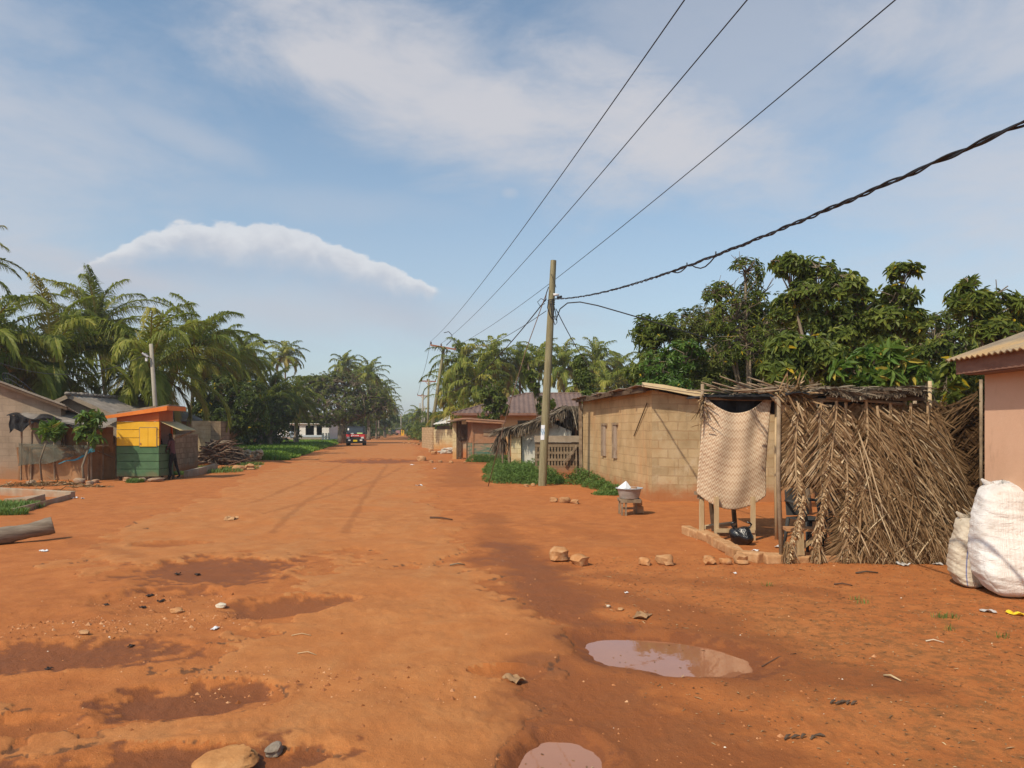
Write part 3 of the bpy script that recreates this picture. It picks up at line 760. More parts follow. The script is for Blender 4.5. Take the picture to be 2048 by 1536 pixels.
def palm_crown(top, seed, n=32, L=4.8, nleaf=84, ll=1.12, w=.062, wind=(.12, 0, 0), e_hi=86, e_lo=-30, dry=2, grav=1., young=0.):
    rs = np.random.RandomState(seed); V = []; Tn = []; MI = []
    for i in range(n):
        f = (i+.5)/n
        e0 = R(e_hi+(e_lo-e_hi)*f**.9)+rs.normal(0, .09)
        az = i*2.39996+rs.normal(0, .25)+seed
        droop = .8+1.05*(1-abs(f-.45))*rs.uniform(.75, 1.25)
        Lf = L*rs.uniform(.85, 1.08)*(.78+.3*math.sin(math.pi*min(1, f+.2)))
        v, r = frond_quads(np.array(top)+rs.normal(0, .05, 3), az, e0, droop, Lf, nleaf, rs, ll, w, wind, grav, twist=rs.normal(0, .2))
        tint = np.clip(rs.normal(.60+young, .16)+(.14 if f > .7 else 0)+rs.normal(0, .05, len(v)), 0, .97)
        if i >= n-dry: tint = np.full(len(v), .97)
        V += [v, r]; Tn += [tint, np.full(len(r), .8)]; MI += [np.zeros(len(v), int), np.ones(len(r), int)]
    return np.concatenate(V), np.concatenate(Tn), np.concatenate(MI)

def palm(name, label, base, top, seed, group, r=.15, nuts=0, **kw):
    base, top = Vector(base), Vector(top)
    t = thing(name, label, 'palm tree', base, group)
    V, T, MI = palm_crown(top, seed, **kw)
    quads('crown', V, [M_palm, M_rachis], t, T, MI)
    mb = MB(); n = 14; pts = []; rad = []
    for i in range(n+1):
        f = i/n; p = base.lerp(top, f); p.x += (base.x-top.x)*.35*math.sin(math.pi*f); p.y += .1*math.sin(3*f)
        p.z += -.1 if i == 0 else 0
        pts.append(p); rad.append(r*(1.45-.65*min(1, f*4) if f < .25 else .82-.14*f)*(1+.05*(i % 2)))
    mb.tube(pts, rad, 9); mb.build('trunk', M_palmtrunk, t, smooth=True)
    rg = random.Random(seed)
    if nuts:
        mb = MB()
        for i in range(nuts):
            a = i*2.4; q = rg.uniform(.18, .34)
            mb.rock(top+Vector((math.cos(a)*q, math.sin(a)*q, -.25-rg.uniform(0, .3))), (.10, .10, .13), rg, 1)
        mb.build('coconut_cluster', M_coco, t, smooth=True)
    return t
M_coco = mat('coconut_husk', [(.28, .16, .02), (.36, .24, .04), (.2, .2, .04)], 4, .5, 0)

def leaf_quads(pos, d, up, ln, wd, fold=.25, curl=.25):
    """arrays -> two folded quads per leaf"""
    d = nrm(d); s = nrm(np.cross(d, up)); n = np.cross(s, d)
    ln = ln[:, None]; wd = wd[:, None]
    tip = pos+d*ln-n*ln*curl
    m1 = pos+d*ln*.32+n*ln*.02; m2 = pos+d*ln*.68-n*ln*curl*.35
    l1 = m1+s*wd*.5+n*wd*fold; r1 = m1-s*wd*.5+n*wd*fold
    l2 = m2+s*wd*.42+n*wd*fold; r2 = m2-s*wd*.42+n*wd*fold
    return np.concatenate([np.stack([pos, r1, r2, tip], 1), np.stack([pos, tip, l2, l1], 1)])

def rosettes(C, axis, k, ln, wd, rs, spread=.95, grav=.35, fold=.2, curl=.25):
    n = len(C); ax = nrm(axis)
    ref = nrm(np.cross(ax, rs.normal(0, 1, (n, 3)))); ref2 = np.cross(ax, ref)
    P, D, U = [], [], []
    for i in range(k):
        a = 2*math.pi*i/k*1.0+rs.uniform(-.4, .4, n)
        rad = ref*np.cos(a)[:, None]+ref2*np.sin(a)[:, None]
        d = rad*spread+ax*rs.uniform(.1, .8, n)[:, None]+np.array([0, 0, -grav])
        P.append(C+ax*rs.uniform(-.06, .02, n)[:, None]); D.append(d); U.append(ax+rs.normal(0, .25, (n, 3)))
    P, D, U = map(np.concatenate, (P, D, U)); m = len(P)
    L = ln*rs.uniform(.65, 1.15, m); W = wd*rs.uniform(.75, 1.15, m)
    return leaf_quads(P, D, U, L, W, fold, curl)

def broadleaf(name, label, base, lobes, seed, group=None, leaf=(.2, .075), k=7, n_ros=500, trunk_r=.1, leafmat=None, tint=(.5, .16),
              yellow=.01, grav=.4, cat='tree', twig_r=.008, barkmat=None, sec=9, shell=.55, fork=.35, bare=0, parts=('trunk', 'crown'), light_top=.0):
    rs = np.random.RandomState(seed); rg = random.Random(seed)
    base = Vector(base); t = thing(name, label, cat, base, group)
    lob = [(Vector(c), rr if hasattr(rr, '__len__') else (rr, rr, rr)) for c, rr in lobes]
    cen = sum((c for c, _ in lob), Vector())/len(lob)
    frk = base.lerp(Vector((cen.x, cen.y, cen.z)), fork); frk.x = lerp(base.x, cen.x, fork*.6)
    mb = MB(); mb.tube([base-Vector((0, 0, .1)), base.lerp(frk, .5)+Vector((rg.uniform(-.1, .1), rg.uniform(-.1, .1), 0)), frk], [trunk_r*1.25, trunk_r, trunk_r*.85], 8)
    vol = np.array([r[0]*r[1]*r[2] for _, r in lob])**.6; vol /= vol.sum()
    Cs = []; As = []
    for (c, r), v in zip(lob, vol):
        p1 = frk.lerp(c, .5)+Vector((rg.uniform(-.15, .15), rg.uniform(-.15, .15), rg.uniform(-.1, .2)))
        mb.tube([frk, p1, c], [trunk_r*.6, trunk_r*.42, trunk_r*.26], 6)
        nodes = [c, p1.lerp(c, .6)]
        for i in range(sec):
            d = Vector(rs.normal(0, 1, 3)).normalized(); e = c+Vector((d.x*r[0], d.y*r[1], d.z*r[2]))*rg.uniform(.5, .8)
            md = c.lerp(e, .5)+Vector(rs.normal(0, .06, 3))
            mb.tube([c.lerp(p1, rg.uniform(0, .4)), md, e], [trunk_r*.22, trunk_r*.15, twig_r*1.3], 4, cap=False); nodes += [md, e]
        n = max(3, int(n_ros*v))
        d = nrm(rs.normal(0, 1, (n, 3))); rr = rs.uniform(shell, 1.05, n)**.8
        # clumps: pull the points to a set of denser patches so that gaps stay open
        nc = max(3, n//14); cl = nrm(rs.normal(0, 1, (nc, 3))); idx = rs.randint(0, nc, n); d = nrm(d*.62+cl[idx])
        C = np.array(c)+d*np.array(r)*rr[:, None]
        N = np.array([tuple(x) for x in nodes])
        for q in range(n):
            j = np.argmin(((N-C[q])**2).sum(1))
            if q % 2 == 0 or n < 120: mb.tube([N[j], C[q]], [twig_r*1.2, twig_r*.6], 3, cap=False)
        Cs.append(C); As.append(d+np.array([0, 0, .55]))
    for i in range(bare):
        c, r = rg.choice(lob); d = Vector((rg.uniform(-1, 1), rg.uniform(-1, .2), rg.uniform(-.4, 1))).normalized()
        e = c+Vector((d.x*r[0], d.y*r[1], d.z*r[2]))*rg.uniform(.9, 1.15)
        m_ = c.lerp(e, .55)+Vector(rs.normal(0, .3, 3))*min(r)*.4
        mb.tube([c, m_, e], [trunk_r*.3, trunk_r*.18, twig_r], 4, cap=False)
        for _ in range(2):
            e2 = m_.lerp(e, .4)+Vector(rs.normal(0, 1, 3))*min(r)*.4; mb.tube([m_, e2], [trunk_r*.12, twig_r*.8], 3, cap=False)
    C = np.concatenate(Cs); A = np.concatenate(As)
    V = rosettes(C, A, k, leaf[0], leaf[1], rs, grav=grav)
    m = len(C)*k
    T = np.clip(rs.normal(tint[0], tint[1]*.6, m)+np.tile(rs.normal(0, tint[1]*.7, len(C)), k), 0, .93)
    if light_top:
        hz = np.tile((C[:, 2]-C[:, 2].min())/np.ptp(C[:, 2]), k); T = np.clip(T+light_top*(hz-.5), 0, .93)
    T[rs.rand(m) < yellow] = 1.
    mb.build(parts[0], barkmat or M_bark, t, smooth=True)
    quads(parts[1], V, leafmat or M_leaf, t, np.concatenate([T, T]))
    return t
M_slab = mat('tan_flat_rock', [(.36, .155, .055), (.47, .225, .085), (.55, .30, .13)], 5, .95, .8, 26, spec=.05)
M_dryleaf = mat('dry_brown_leaf', [(.24, .13, .06), (.36, .22, .11)], 9, .8, .2)
M_charcoal = mat('charred_flake', [(.02, .016, .014), (.05, .035, .03)], 9, .9, .3)
M_pebble = tintmat('pebble', [(0, (.20, .07, .025)), (.5, (.44, .19, .08)), (.9, (.55, .32, .17)), (1, (.68, .62, .52))], .9, 0, .1)
M_chaff = tintmat('dry_chaff', [(0, (.10, .055, .03)), (.5, (.26, .15, .075)), (1, (.55, .42, .24))], .9, 0, .1)
# ================================================================== LEFT SIDE
def plank_wall(mb, a, b, z0, z1, h, th, mi=0, rng=rng, slope=(0, 0), gap=.016, jit=.005):
    """horizontal boards from a to b (xy), bottom z0, top z1 (+slope at the ends)"""
    n = max(1, round((z1-z0)/h)); hh = (z1-z0)/n
    for i in range(n):
        z = z0+hh*(i+.5); o = Vector((rng.uniform(-jit, jit), rng.uniform(-jit, jit), 0))
        mb.bar(Vector((a[0], a[1], z))+o, Vector((b[0], b[1], z))+o, th, hh-gap, mi)
def corr_sheet(mb, p00, p10, p01, p11, pitch=.15, amp=.02, thick=.006, mi=0, sag=0., nv=4, along='v', wob=0., rg=rng):
    """corrugated sheet between four corners; ridges run along v (p00->p01)"""
    p00, p10, p01, p11 = map(Vector, (p00, p10, p01, p11))
    nrmv = (p10-p00).cross(p01-p00).normalized()
    if nrmv.z < 0: nrmv = -nrmv
    W = (p10-p00).length; nu = max(4, int(W/pitch*6)); ph = [rg.uniform(-1, 1) for _ in range(8)]
    def fn(u, v):
        p = p00.lerp(p10, u).lerp(p01.lerp(p11, u), v)
        w = wob*(math.sin(u*5+ph[0]*3)+math.sin(v*4+u*9+ph[1]*3)*.5)
        return p+nrmv*(amp*math.sin(u*W/pitch*2*math.pi)-sag*math.sin(math.pi*v)+w)
    mb.grid(fn, nu, nv, mi, thick=-nrmv*thick, uvs=(W, (p01-p00).length))

# ---- the kiosk
def make_kiosk():
    x0, x1, y0, y1 = -12.96, -11.58, 23.3, 24.25
    t = thing('kiosk', 'yellow and green wooden kiosk with orange sloping roof and awning', 'kiosk', ((x0+x1)/2, y0+.4, 0))
    zb, zs, zy = .12, 1.126, 1.93
    mb = MB()
    plank_wall(mb, (x0, y0), (x1, y0), zb, zs, .25, .04, 0)
    plank_wall(mb, (x1-.02, y0+.03), (x1-.02, y1), zb, zs, .25, .04, 0)
    plank_wall(mb, (x0, y1), (x1, y1), zb, zs, .25, .04, 0)
    plank_wall(mb, (x0+.02, y0+.03), (x0+.02, y1), zb, zs, .25, .04, 0)
    mb.build('lower_wall', M_green, t)
    mb = MB()
    plank_wall(mb, (x0, y0-.004), (x1+.004, y0-.004), zs+.002, zy, .27, .04, 0)
    plank_wall(mb, (x0+.02, y0+.03), (x0+.02, y1), zs+.002, zy, .27, .04, 0)
    mb.build('upper_wall', M_yellow, t)
    mb = MB(); mb.box((x1-.03, y0+.05, 1.53), (.07, .05, .8)); mb.box((x1-.03, y1-.03, 1.53), (.06, .06, .8))
    mb.each('corner_post', M_orange_d, t)
    mb = MB(); mb.box(((x0+x1)/2, y1+.0, 1.53), (x1-x0-.1, .03, .8)); mb.build('back_panel', M_pinkwall_in, t)
    mb = MB(); mb.box((x1-.16, (y0+y1)/2, zs+.02), (.42, y1-y0-.05, .04)); mb.build('counter', M_green, t)
    # orange gable boards under the roof
    mb = MB()
    mb.prism([(x0, y0+.016, zy+.004), (x1, y0+.016, zy+.004), (x1, y0+.016, 2.32), (x0, y0+.016, 2.07)], (0, -.036, 0))
    mb.prism([(x1-.03, y0+.03, zy+.004), (x1-.03, y1, zy+.004), (x1-.03, y1, 2.32), (x1-.03, y0+.03, 2.32)], (.03, 0, 0))
    mb.build('gable_board', M_orange_d, t)
    # roof: sheet, fascia
    xr0, xr1, yr0, yr1, zr0, zr1 = -13.3, -11.24, 23.16, 24.42, 2.11, 2.44
    mb = MB(); mb.prism([(xr0, yr0, zr0), (xr1, yr0, zr1), (xr1, yr0, zr1+.02), (xr0, yr0, zr0+.02)], (0, yr1-yr0, 0)); mb.build('roof', M_tinrust, t)
    mb = MB()
    mb.prism([(xr0, yr0, zr0-.10), (xr1, yr0, zr1-.15), (xr1, yr0, zr1-.003), (xr0, yr0, zr0-.003)], (0, -.03, 0))
    mb.prism([(xr1-.003, yr0, zr1-.15), (xr1-.003, yr1, zr1-.15), (xr1-.003, yr1, zr1-.003), (xr1-.003, yr0, zr1-.003)], (.03, 0, 0))
    mb.build('fascia', M_orange, t)
    mb = MB(); rg = random.Random(3)
    for (xx, yy, l, a) in ((-12.2, 23.6, .8, .1), (-11.9, 23.9, .9, -.2), (-12.9, 23.7, .5, .3), (-11.6, 24.1, .5, 1.2)):
        zz = lerp(zr0, zr1, (xx-xr0)/(xr1-xr0))+.07
        mb.box((xx, yy, zz), (l, .14, .07), Matrix.Rotation(-.16, 3, 'Y')@yawm(a), 0, .01, rg)
    mb.each('roof_weight', M_woodgrey, t)
    # shutter hatch in the front
    hx0, hx1, hz0, hz1 = at(281, 893, 23.3).x, at(314, 893, 23.3).x, 1.11, 1.72
    h = MB()
    for a, b in ((hx0, (hx0+hx1)/2-.005), ((hx0+hx1)/2+.005, hx1)): h.box(((a+b)/2, y0-.035, (hz0+hz1)/2), (b-a, .025, hz1-hz0))
    ho = h.build('hatch', M_yellow, t)
    mb = MB()
    for xx in (hx0-.012, hx1+.012): mb.box((xx, y0-.03, (hz0+hz1)/2), (.02, .02, hz1-hz0+.04))
    mb.box(((hx0+hx1)/2, y0-.03, hz1+.014), (hx1-hx0, .02, .02)); mb.build('hatch_frame', M_woodgrey, ho)
    mb = MB(); mb.box((hx0+.03, y0-.055, 1.2), (.03, .02, .06)); mb.build('latch', M_crossarm, ho)
    # awning flap on the right
    a = MB(); A0, A1 = Vector((x1+.01, y0+.05, 1.93)), Vector((x1+.01, y1+.3, 1.93)); ex = Vector((.66, 0, -.29))
    corr_sheet(a, A0, A1, A0+ex, A1+ex, .08, .008, .008)
    aw = a.build('awning', M_awn, t, smooth='auto')
    mb = MB(); mb.bar(A1+ex+Vector((0, -.1, -.02)), (x1+.06, y1-.05, 1.35), .04, .04); mb.build('prop_stick', M_woodgrey, aw)
    mb = MB()
    for i, px in enumerate((240, 300, 322, 335, 343)):
        mb.box((at(px, 960, 23.4+.15*i).x, 23.42+.18*i, .06), (.06, .06, .15))
    mb.each('foot', M_wooddark, t)
    return t
M_awn = mat('yellowed_awning_sheet', [(.42, .31, .12), (.52, .41, .2), (.58, .48, .28)], 3, .6, .1)
make_kiosk()
for k, (px, py, sx, lab) in enumerate(((253, 963, .3, 'pale concrete block under the left corner of the yellow kiosk'), (282, 965, .32, 'rounded pale block under the middle of the yellow kiosk'),
                                       (310, 964, .55, 'long pale block under the right corner of the yellow kiosk'), (189, 965, .2, 'small tilted block between the net fence and the kiosk'))):
    p = G(px, py); mb = MB(); rg = random.Random(k)
    mb.rock((p.x, p.y+.05, p.z+.06), (sx*.5, .14, .075), rg, 2, 0, box=.75)
    single('concrete_block', mb, M_concrete, lab, 'block', 'blocks propping up the kiosk', smooth='auto')

# ---- grey gable building at the far left
def make_leftbuilding():
    Y = 23.75; xr = at(122, 805, Y).x; x0 = -24.0
    t = thing('grey_building', 'grey rendered building at the left edge with a sagging tin roof', 'building', (-19, Y, 0))
    z = lambda x: 2.62+(xr-x)*.37
    mb = MB()
    mb.prism([(x0, Y, -.1), (xr, Y, -.1), (xr, Y, z(xr)-.12), (x0, Y, z(x0)-.12)], (0, .25, 0)); mb.build('wall', M_gable, t)
    mb = MB(); e = Vector((at(146, 800, Y).x, Y-.35, 0)); 
    corr_sheet(mb, (x0, Y-.35, z(x0)-.02), (x0, Y+5.8, z(x0)-2.3), (e.x, Y-.35, z(e.x)-.02), (e.x, Y+5.8, z(e.x)-2.3), .09, .012, .01, wob=.03, nv=16)
    mb.build('roof', M_tinrust, t, smooth='auto')
    mb = MB(); mb.bar((x0, Y-.30, z(x0)-.11), (e.x, Y-.30, z(e.x)-.11), .05, .12); mb.each('rafter', M_wooddark, t)
make_leftbuilding()
def make_dish():
    c = Vector((-19.0, 27.5, 2.55)); t = thing('satellite_dish', 'dark mesh satellite dish rising behind the grey building roof', 'satellite dish', (c.x, c.y, 0))
    mb = MB(); rot = Matrix.Rotation(R(38), 3, 'Y')@Matrix.Rotation(R(-35), 3, 'X')
    for i in range(7):
        r = .2+i*.19; mb.tube([c+rot@Vector((r*math.cos(a*.3141593), r*math.sin(a*.3141593), .22*r*r)) for a in range(21)], .02, 4)
    for i in range(28):
        a = i*2*math.pi/28; mb.tube([c+rot@Vector((r*math.cos(a), r*math.sin(a), .22*r*r)) for r in (.1, .5, 1., 1.35)], .014, 3)
    mb.build('mesh_bowl', M_wire, t)
    mb = MB(); mb.tube([(c.x, c.y, 0), (c.x, c.y, c.z)], .05, 8); mb.build('mast', M_palegrey, t)
make_dish()
# ---- tiled gable house behind
def make_tilehouse():
    Y0, Y1 = 29.5, 37.; xl, xr, xm = -20.5, -15.9, -18.2; ze, zr = 2.15, 3.1
    t = thing('tiled_house', 'low house with grey tile roof and lumpy ridge behind the kiosk', 'house', (xm, Y0, 0))
    mb = MB(); mb.prism([(xl+.35, Y0, 0), (xr-.35, Y0, 0), (xr-.35, Y0, ze), (xm, Y0, zr-.08), (xl+.35, Y0, ze)], (0, Y1-Y0-.3, 0)); mb.build('wall', M_gable, t)
    mb = MB()
    for s, xe in ((-1, xl), (1, xr)):
        corr_sheet(mb, (xm, Y0-.35, zr), (xm, Y1, zr), (xe, Y0-.35, ze-.08), (xe, Y1, ze-.08), .3, .02, .03)
    ro = mb.build('roof', M_tile, t, smooth='auto')
    mb = MB(); rg = random.Random(2); y = Y0-.4
    while y < Y1: mb.rock((xm, y, zr+.03), (.13, .17, .09), rg, 2, 0, box=.3); y += .3
    mb.build('ridge_tile', M_tile, ro, smooth=True)
    mb = MB(); mb.bar((xm, Y0-.37, zr-.07), (xl, Y0-.37, ze-.16), .04, .16); mb.bar((xm, Y0-.37, zr-.07), (xr, Y0-.37, ze-.16), .04, .16)
    mb.build('bargeboard', M_gable, t)
make_tilehouse()
# ---- net fence and lean-to
def make_leanto():
    Y = 23.25; xa, xb, xc = at(38, 960, Y).x, at(183, 960, Y).x, at(230, 960, 24.2).x
    t = thing('lean_to_stall', 'ragged lean-to stall with dark tarpaulin roof and brown sacking sides', 'stall', ((xa+xb)/2, Y+.4, 0))
    mb = MB(); rg = random.Random(5)
    def cloth(x, f, zt, zb, y):
        def fn(u, v):
            xx = lerp(x, f, u); return (xx, y+.05*math.sin(u*13)+.03*math.sin(u*29+v*5)+(1-v)*.04, lerp(zb, zt+.05*math.sin(u*7), v))
        return fn
    mb.grid(cloth(xa-.1, xb, 1.08, -.03, Y+.06), 48, 10, 0, (0, .012, 0))
    mb.grid(lambda u, v: (lerp(xb, xc, u), lerp(Y+.06, 24.2, u)+.05*math.sin(u*9)+.02*math.sin(u*23), lerp(-.03, 1.1+.04*math.sin(u*8), v)), 20, 10, 0, (0, .012, 0))
    mb.build('side_cloth', M_sackcloth, t)
    mb = MB(); mb.grid(lambda u, v: (lerp(xa-.1, xb+.3, u), Y+.72, lerp(.9, 1.75, v)), 2, 2, 0, (0, .02, 0)); mb.build('back_cloth', M_sackcloth, t)
    mb = MB()
    for px, zt, yy in ((42, 2.1, Y), (62, 2.0, Y+.1), (75, 1.9, Y+.6), (110, 1.75, Y+.05), (126, 1.85, Y+.6), (176, 1.8, Y+.05), (183, 1.3, Y-.02), (205, 1.3, 23.7), (232, 1.4, 24.3)):
        x = at(px, 960, yy).x; mb.tube([(x, yy, -.1), (x+rg.uniform(-.04, .04), yy, zt*.5), (x+rg.uniform(-.06, .06), yy, zt)], .03, 6)
    mb.bar((xb-.1, Y-.03, 1.12), (xb+.4, Y+.3, 1.14), .05, .04); mb.bar((xb+.1, Y+.2, .95), (xc, 24.1, .72), .03, .03); mb.bar((xa, Y+.02, 1.1), (xb, Y+.02, 1.07), .03, .03)
    mb.each('post', M_woodgrey, t)
    mb = MB()
    corr_sheet(mb, (xa-.1, Y-.2, 2.1), (xa-.1, Y+1.9, 2.45), (xb+.5, Y-.15, 1.78), (xb+.5, Y+1.9, 2.0), .12, .012, .01, wob=.06, nv=14)
    mb.build('roof', M_leanroof, t, smooth='auto')
    mb = MB()
    mb.grid(lambda u, v: (lerp(xa-.25, xa+1.3, u), Y-.22+v*.9, 2.14+.05*math.sin(u*9+v*4)-u*.15+v*.1), 20, 10, 0, (0, 0, -.03))
    mb.grid(lambda u, v: (lerp(xa-.15, xa+.45, u)+.02*math.sin(v*9), Y-.24+.04*math.sin(u*14), lerp(2.14, 1.55+.10*math.sin(u*7)+.3*u, v)-u*.1), 14, 8, 0, (0, .012, 0))
    mb.grid(lambda u, v: (lerp(xa+.5, xb+.4, u)+.02*math.sin(v*9), Y-.17+.04*math.sin(u*14), lerp(2.02-.25*u, 1.82-.2*u+.1*math.sin(u*27), v)), 34, 6, 0, (0, .012, 0))
    mb.build('tarpaulin', M_tarp, t)
    return t
M_leanroof = mat('grey_mossy_sheet', [(.12, .10, .085), (.19, .165, .14), (.26, .23, .2)], 3, .9, .4)
make_leanto()
def make_net():
    m, tt, b, out = newmat('green_blue_net')
    tc = tt.n('ShaderNodeTexCoord'); n = tt.noise(tc.outputs['Object'], 3, 5, .6)
    tt.link(tt.ramp(n, [(.06, .065, .045), (.11, .115, .085), (.16, .15, .11)]), b.inputs['Base Color']); b.inputs['Roughness'].default_value = .8
    b.inputs['Alpha'].default_value = .5
    Y = 23.12; xa, xb = at(36, 900, Y).x, at(186, 900, Y).x
    mb = MB()
    mb.grid(lambda u, v: (lerp(xa, xb, u), Y+.035*math.sin(u*11+v*3)+.02*math.sin(u*27+v*8), lerp(lerp(.48, .95, u**1.6)+.03*math.sin(u*12), lerp(1.22, 1.14, u), v)), 40, 8, 0, (0, .008, 0))
    t = thing('fence_net', 'translucent grey green net strung across the front of the lean-to', 'net', ((xa+xb)/2, Y, 0))
    mb.build('netting', m, t)
    mb = MB(); mb.grid(lambda u, v: (lerp(at(118, 920, Y).x, at(190, 905, Y).x, u), Y-.03+.02*math.sin(u*20), lerp(.55, 1.0, u**1.3)+.04*math.sin(u*9)+(v-.5)*(.03+.12*u*u)), 24, 4, 0, (0, .012, 0))
    mb.build('blue_edge', M_bluegrey, t)
make_net()
# ---- two saplings in front
broadleaf('leafy_sapling', 'small sapling with long drooping leaves beside the grey building', G(107, 962)+Vector((0, -.55, 0)),
          [((at(103, 852, 22.5).x, 22.5, at(103, 852, 22.5).z), (.42, .42, .33))], 31, 'saplings by the lean-to', (.34, .085), 8, 26, .025, M_leaf_l, (.5, .2), .02, .5, 'sapling', .008, sec=5, shell=.1, fork=.75)
broadleaf('leafy_sapling', 'taller sapling with broad dark leaves close to the kiosk wall', G(180, 964)+Vector((0, -.3, 0)),
          [((at(176, 868, 22.6).x, 22.6, at(185, 872, 22.6).z), (.4, .4, .36)), ((at(184, 838, 22.6).x, 22.6, at(190, 838, 22.6).z), (.36, .36, .3))], 32, 'saplings by the lean-to', (.28, .11), 7, 46, .035, M_leaf_l, (.55, .2), .02, .35, 'sapling', .009, sec=6, shell=.15, fork=.6)
# ---- block wall and chunk behind the kiosk, kerb, piles
def make_leftwall():
    t = thing('block_wall', 'low block wall running back behind the kiosk awning', 'wall', (-11.9, 27, 0))
    mb = MB(); mb.bar((at(346, 900, 26).x, 26., .72), (at(392, 900, 28.6).x, 28.6, .72), .15, 1.5); mb.build('blockwork', M_fenceblk, t)
    Y = 34
    t = thing('water_tank_wall', 'square block structure with a sunlit top behind the block wall', 'wall', (at(410, 900, Y).x, Y, 0))
    mb = MB(); x0, x1 = at(383, 900, Y).x, at(422, 900, Y).x; mb.box(((x0+x1)/2, Y+.5, 1.02), (x1-x0, 1., 2.1)); mb.build('blockwork', M_block, t)
    mb = MB(); mb.box((x1+.24, Y+.5, 1.0), (.48, 1.05, 2.09)); mb.build('pier', M_fenceblk, t)
    a, b = gnd(372, 955), gnd(432, 941)
    mb = MB(); mb.bar((a.x, a.y, .07), (b.x, b.y, .09), .16, .34, jit=.02); single('kerb', mb, M_concrete, 'low concrete kerb running from the kiosk to the firewood pile', 'kerb')
    o = COL.objects['kerb']; del o['category']; o['kind'] = 'structure'; del o['label']
make_leftwall()
def make_piles():
    c = gnd(432, 931); rg = random.Random(8); mb = MB()
    for i in range(230):
        lay = i/230; w = 1.35*(1-.6*lay**1.6)
        x = c.x+rg.uniform(-w, w)*.7; y = c.y+.6+rg.uniform(-.6, .6)*(1-.4*lay); z = .06+lay*.98
        L = rg.uniform(.7, 1.6)*(1-.35*lay); a = rg.gauss(.1, .6); el_ = rg.gauss(-.05, .2)
        d = Vector((math.cos(a)*math.cos(el_), math.sin(a)*math.cos(el_), math.sin(el_)))*L/2
        m_ = Vector((x, y, z+rg.uniform(0, .12)))
        mb.tube([Vector((x, y, z))-d, m_, Vector((x, y, z))+d], [rg.uniform(.02, .05), rg.uniform(.02, .045), rg.uniform(.008, .02)], 5, rg.choice((0, 0, 0, 1, 1, 2)))
    single('firewood_pile', mb, [M_fire1, M_fire2, M_fire3], 'heap of dry palm stalks and sticks stacked by the block wall', 'firewood pile')
    c = gnd(486, 923); mb = MB()
    for i in range(34):
        mb.rock((c.x+rg.uniform(-.55, .5), c.y+.3+rg.uniform(-.4, .4), .08+rg.uniform(0, .35)), rg.uniform(.08, .2), rg, 1, rg.choice((0, 1)), .8)
    
    for i in range(26): mb.rock((c.x+.38+rg.gauss(0, .2), c.y+.35+rg.gauss(0, .15), .12+rg.uniform(0, .42)), rg.uniform(.1, .17), rg, 1, 0, .85)
    single('rubble_pile', mb, [M_palebit2, M_brickbit], 'pale pile of shells and rubble beside the firewood', 'rubble pile')
M_fire1 = mat('grey_brown_stick', [(.06, .04, .028), (.13, .092, .062)], 6, .9, .3)
M_fire2 = mat('red_brown_stick', [(.075, .036, .022), (.13, .07, .042)], 6, .9, .3)
M_fire3 = mat('bleached_stick', [(.2, .145, .095), (.3, .23, .16)], 6, .9, .3)
M_palebit2 = mat('pale_rubble', [(.26, .18, .11), (.42, .32, .2), (.5, .4, .28)], 6, .95, .8)
make_piles()
# ---- street lamp pole
def make_lamp():
    Y = 27.5; b = at(320, 945, Y); b.z = 0; top = at(302, 688, Y)
    t = thing('lamp_pole', 'slim leaning pole with a white street lamp among the palms', 'lamp pole', b)
    mb = MB(); mb.tube([b-Vector((0, 0, .1)), top], [.10, .07], 10); mb.build('pole', M_palegrey, t, smooth=True)
    a = at(301, 716, Y-.1); mb = MB(); mb.tube([a, at(290, 706, Y-.2)], .02, 6); ar = mb.build('bracket', M_metalgrey, t)
    mb = MB(); mb.bar(at(296, 714, Y-.2), at(284, 706, Y-.3), .11, .07); mb.build('lamp_head', M_whiteplas, t, bevel=.02)
    mb = MB(); mb.box(at(293, 719, Y-.18), (.07, .07, .13)); mb.build('control_box', M_whiteplas, t)
    return t
make_lamp()
# ---- the concrete drain and the fallen palm log
def make_drain():
    t = thing('concrete_drain', 'broken concrete drain with low walls at the left roadside', 'drain', gnd(90, 1005))
    mb = MB(); a, b, c, d = gnd(146, 996), gnd(-70, 986), gnd(140, 998), gnd(24, 1030)
    mb.bar((a.x, a.y, .05), (b.x, b.y, .08), .12, .24, jit=.02); mb.bar((c.x, c.y, .0), (d.x, d.y, .02), .13, .22, jit=.03)
    e, f = gnd(52, 1004), gnd(30, 1010); mb.bar((e.x, e.y+.3, .02), (f.x, f.y, .02), .5, .22, jit=.03)
    mb.each('drain_wall', M_concrete, t, bevel=.012)
make_drain()
def make_log():
    mb = MB(); pts = []; n = 26
    A, B, C = Vector((-9.0, 9.5, .09)), Vector((-7.75, 10.3, .0)), Vector((-6.98, 10.8, .23))
    for i in range(n+1):
        f = i/n; pts.append((1-f)**2*A+2*f*(1-f)*B+f*f*C)
    zz = [gz(p.x, p.y) for p in pts]
    pts = [Vector((p.x, p.y, p.z+zz[n//2])) for p in pts]
    mb.tube(pts, [.118+.006*(i % 2)+.012*math.sin(i*.8) for i in range(n+1)], 14)
    single('palm_log', mb, M_palmtrunk, 'cut palm trunk lying on the dirt at the left edge', 'log', smooth='auto')
make_log()

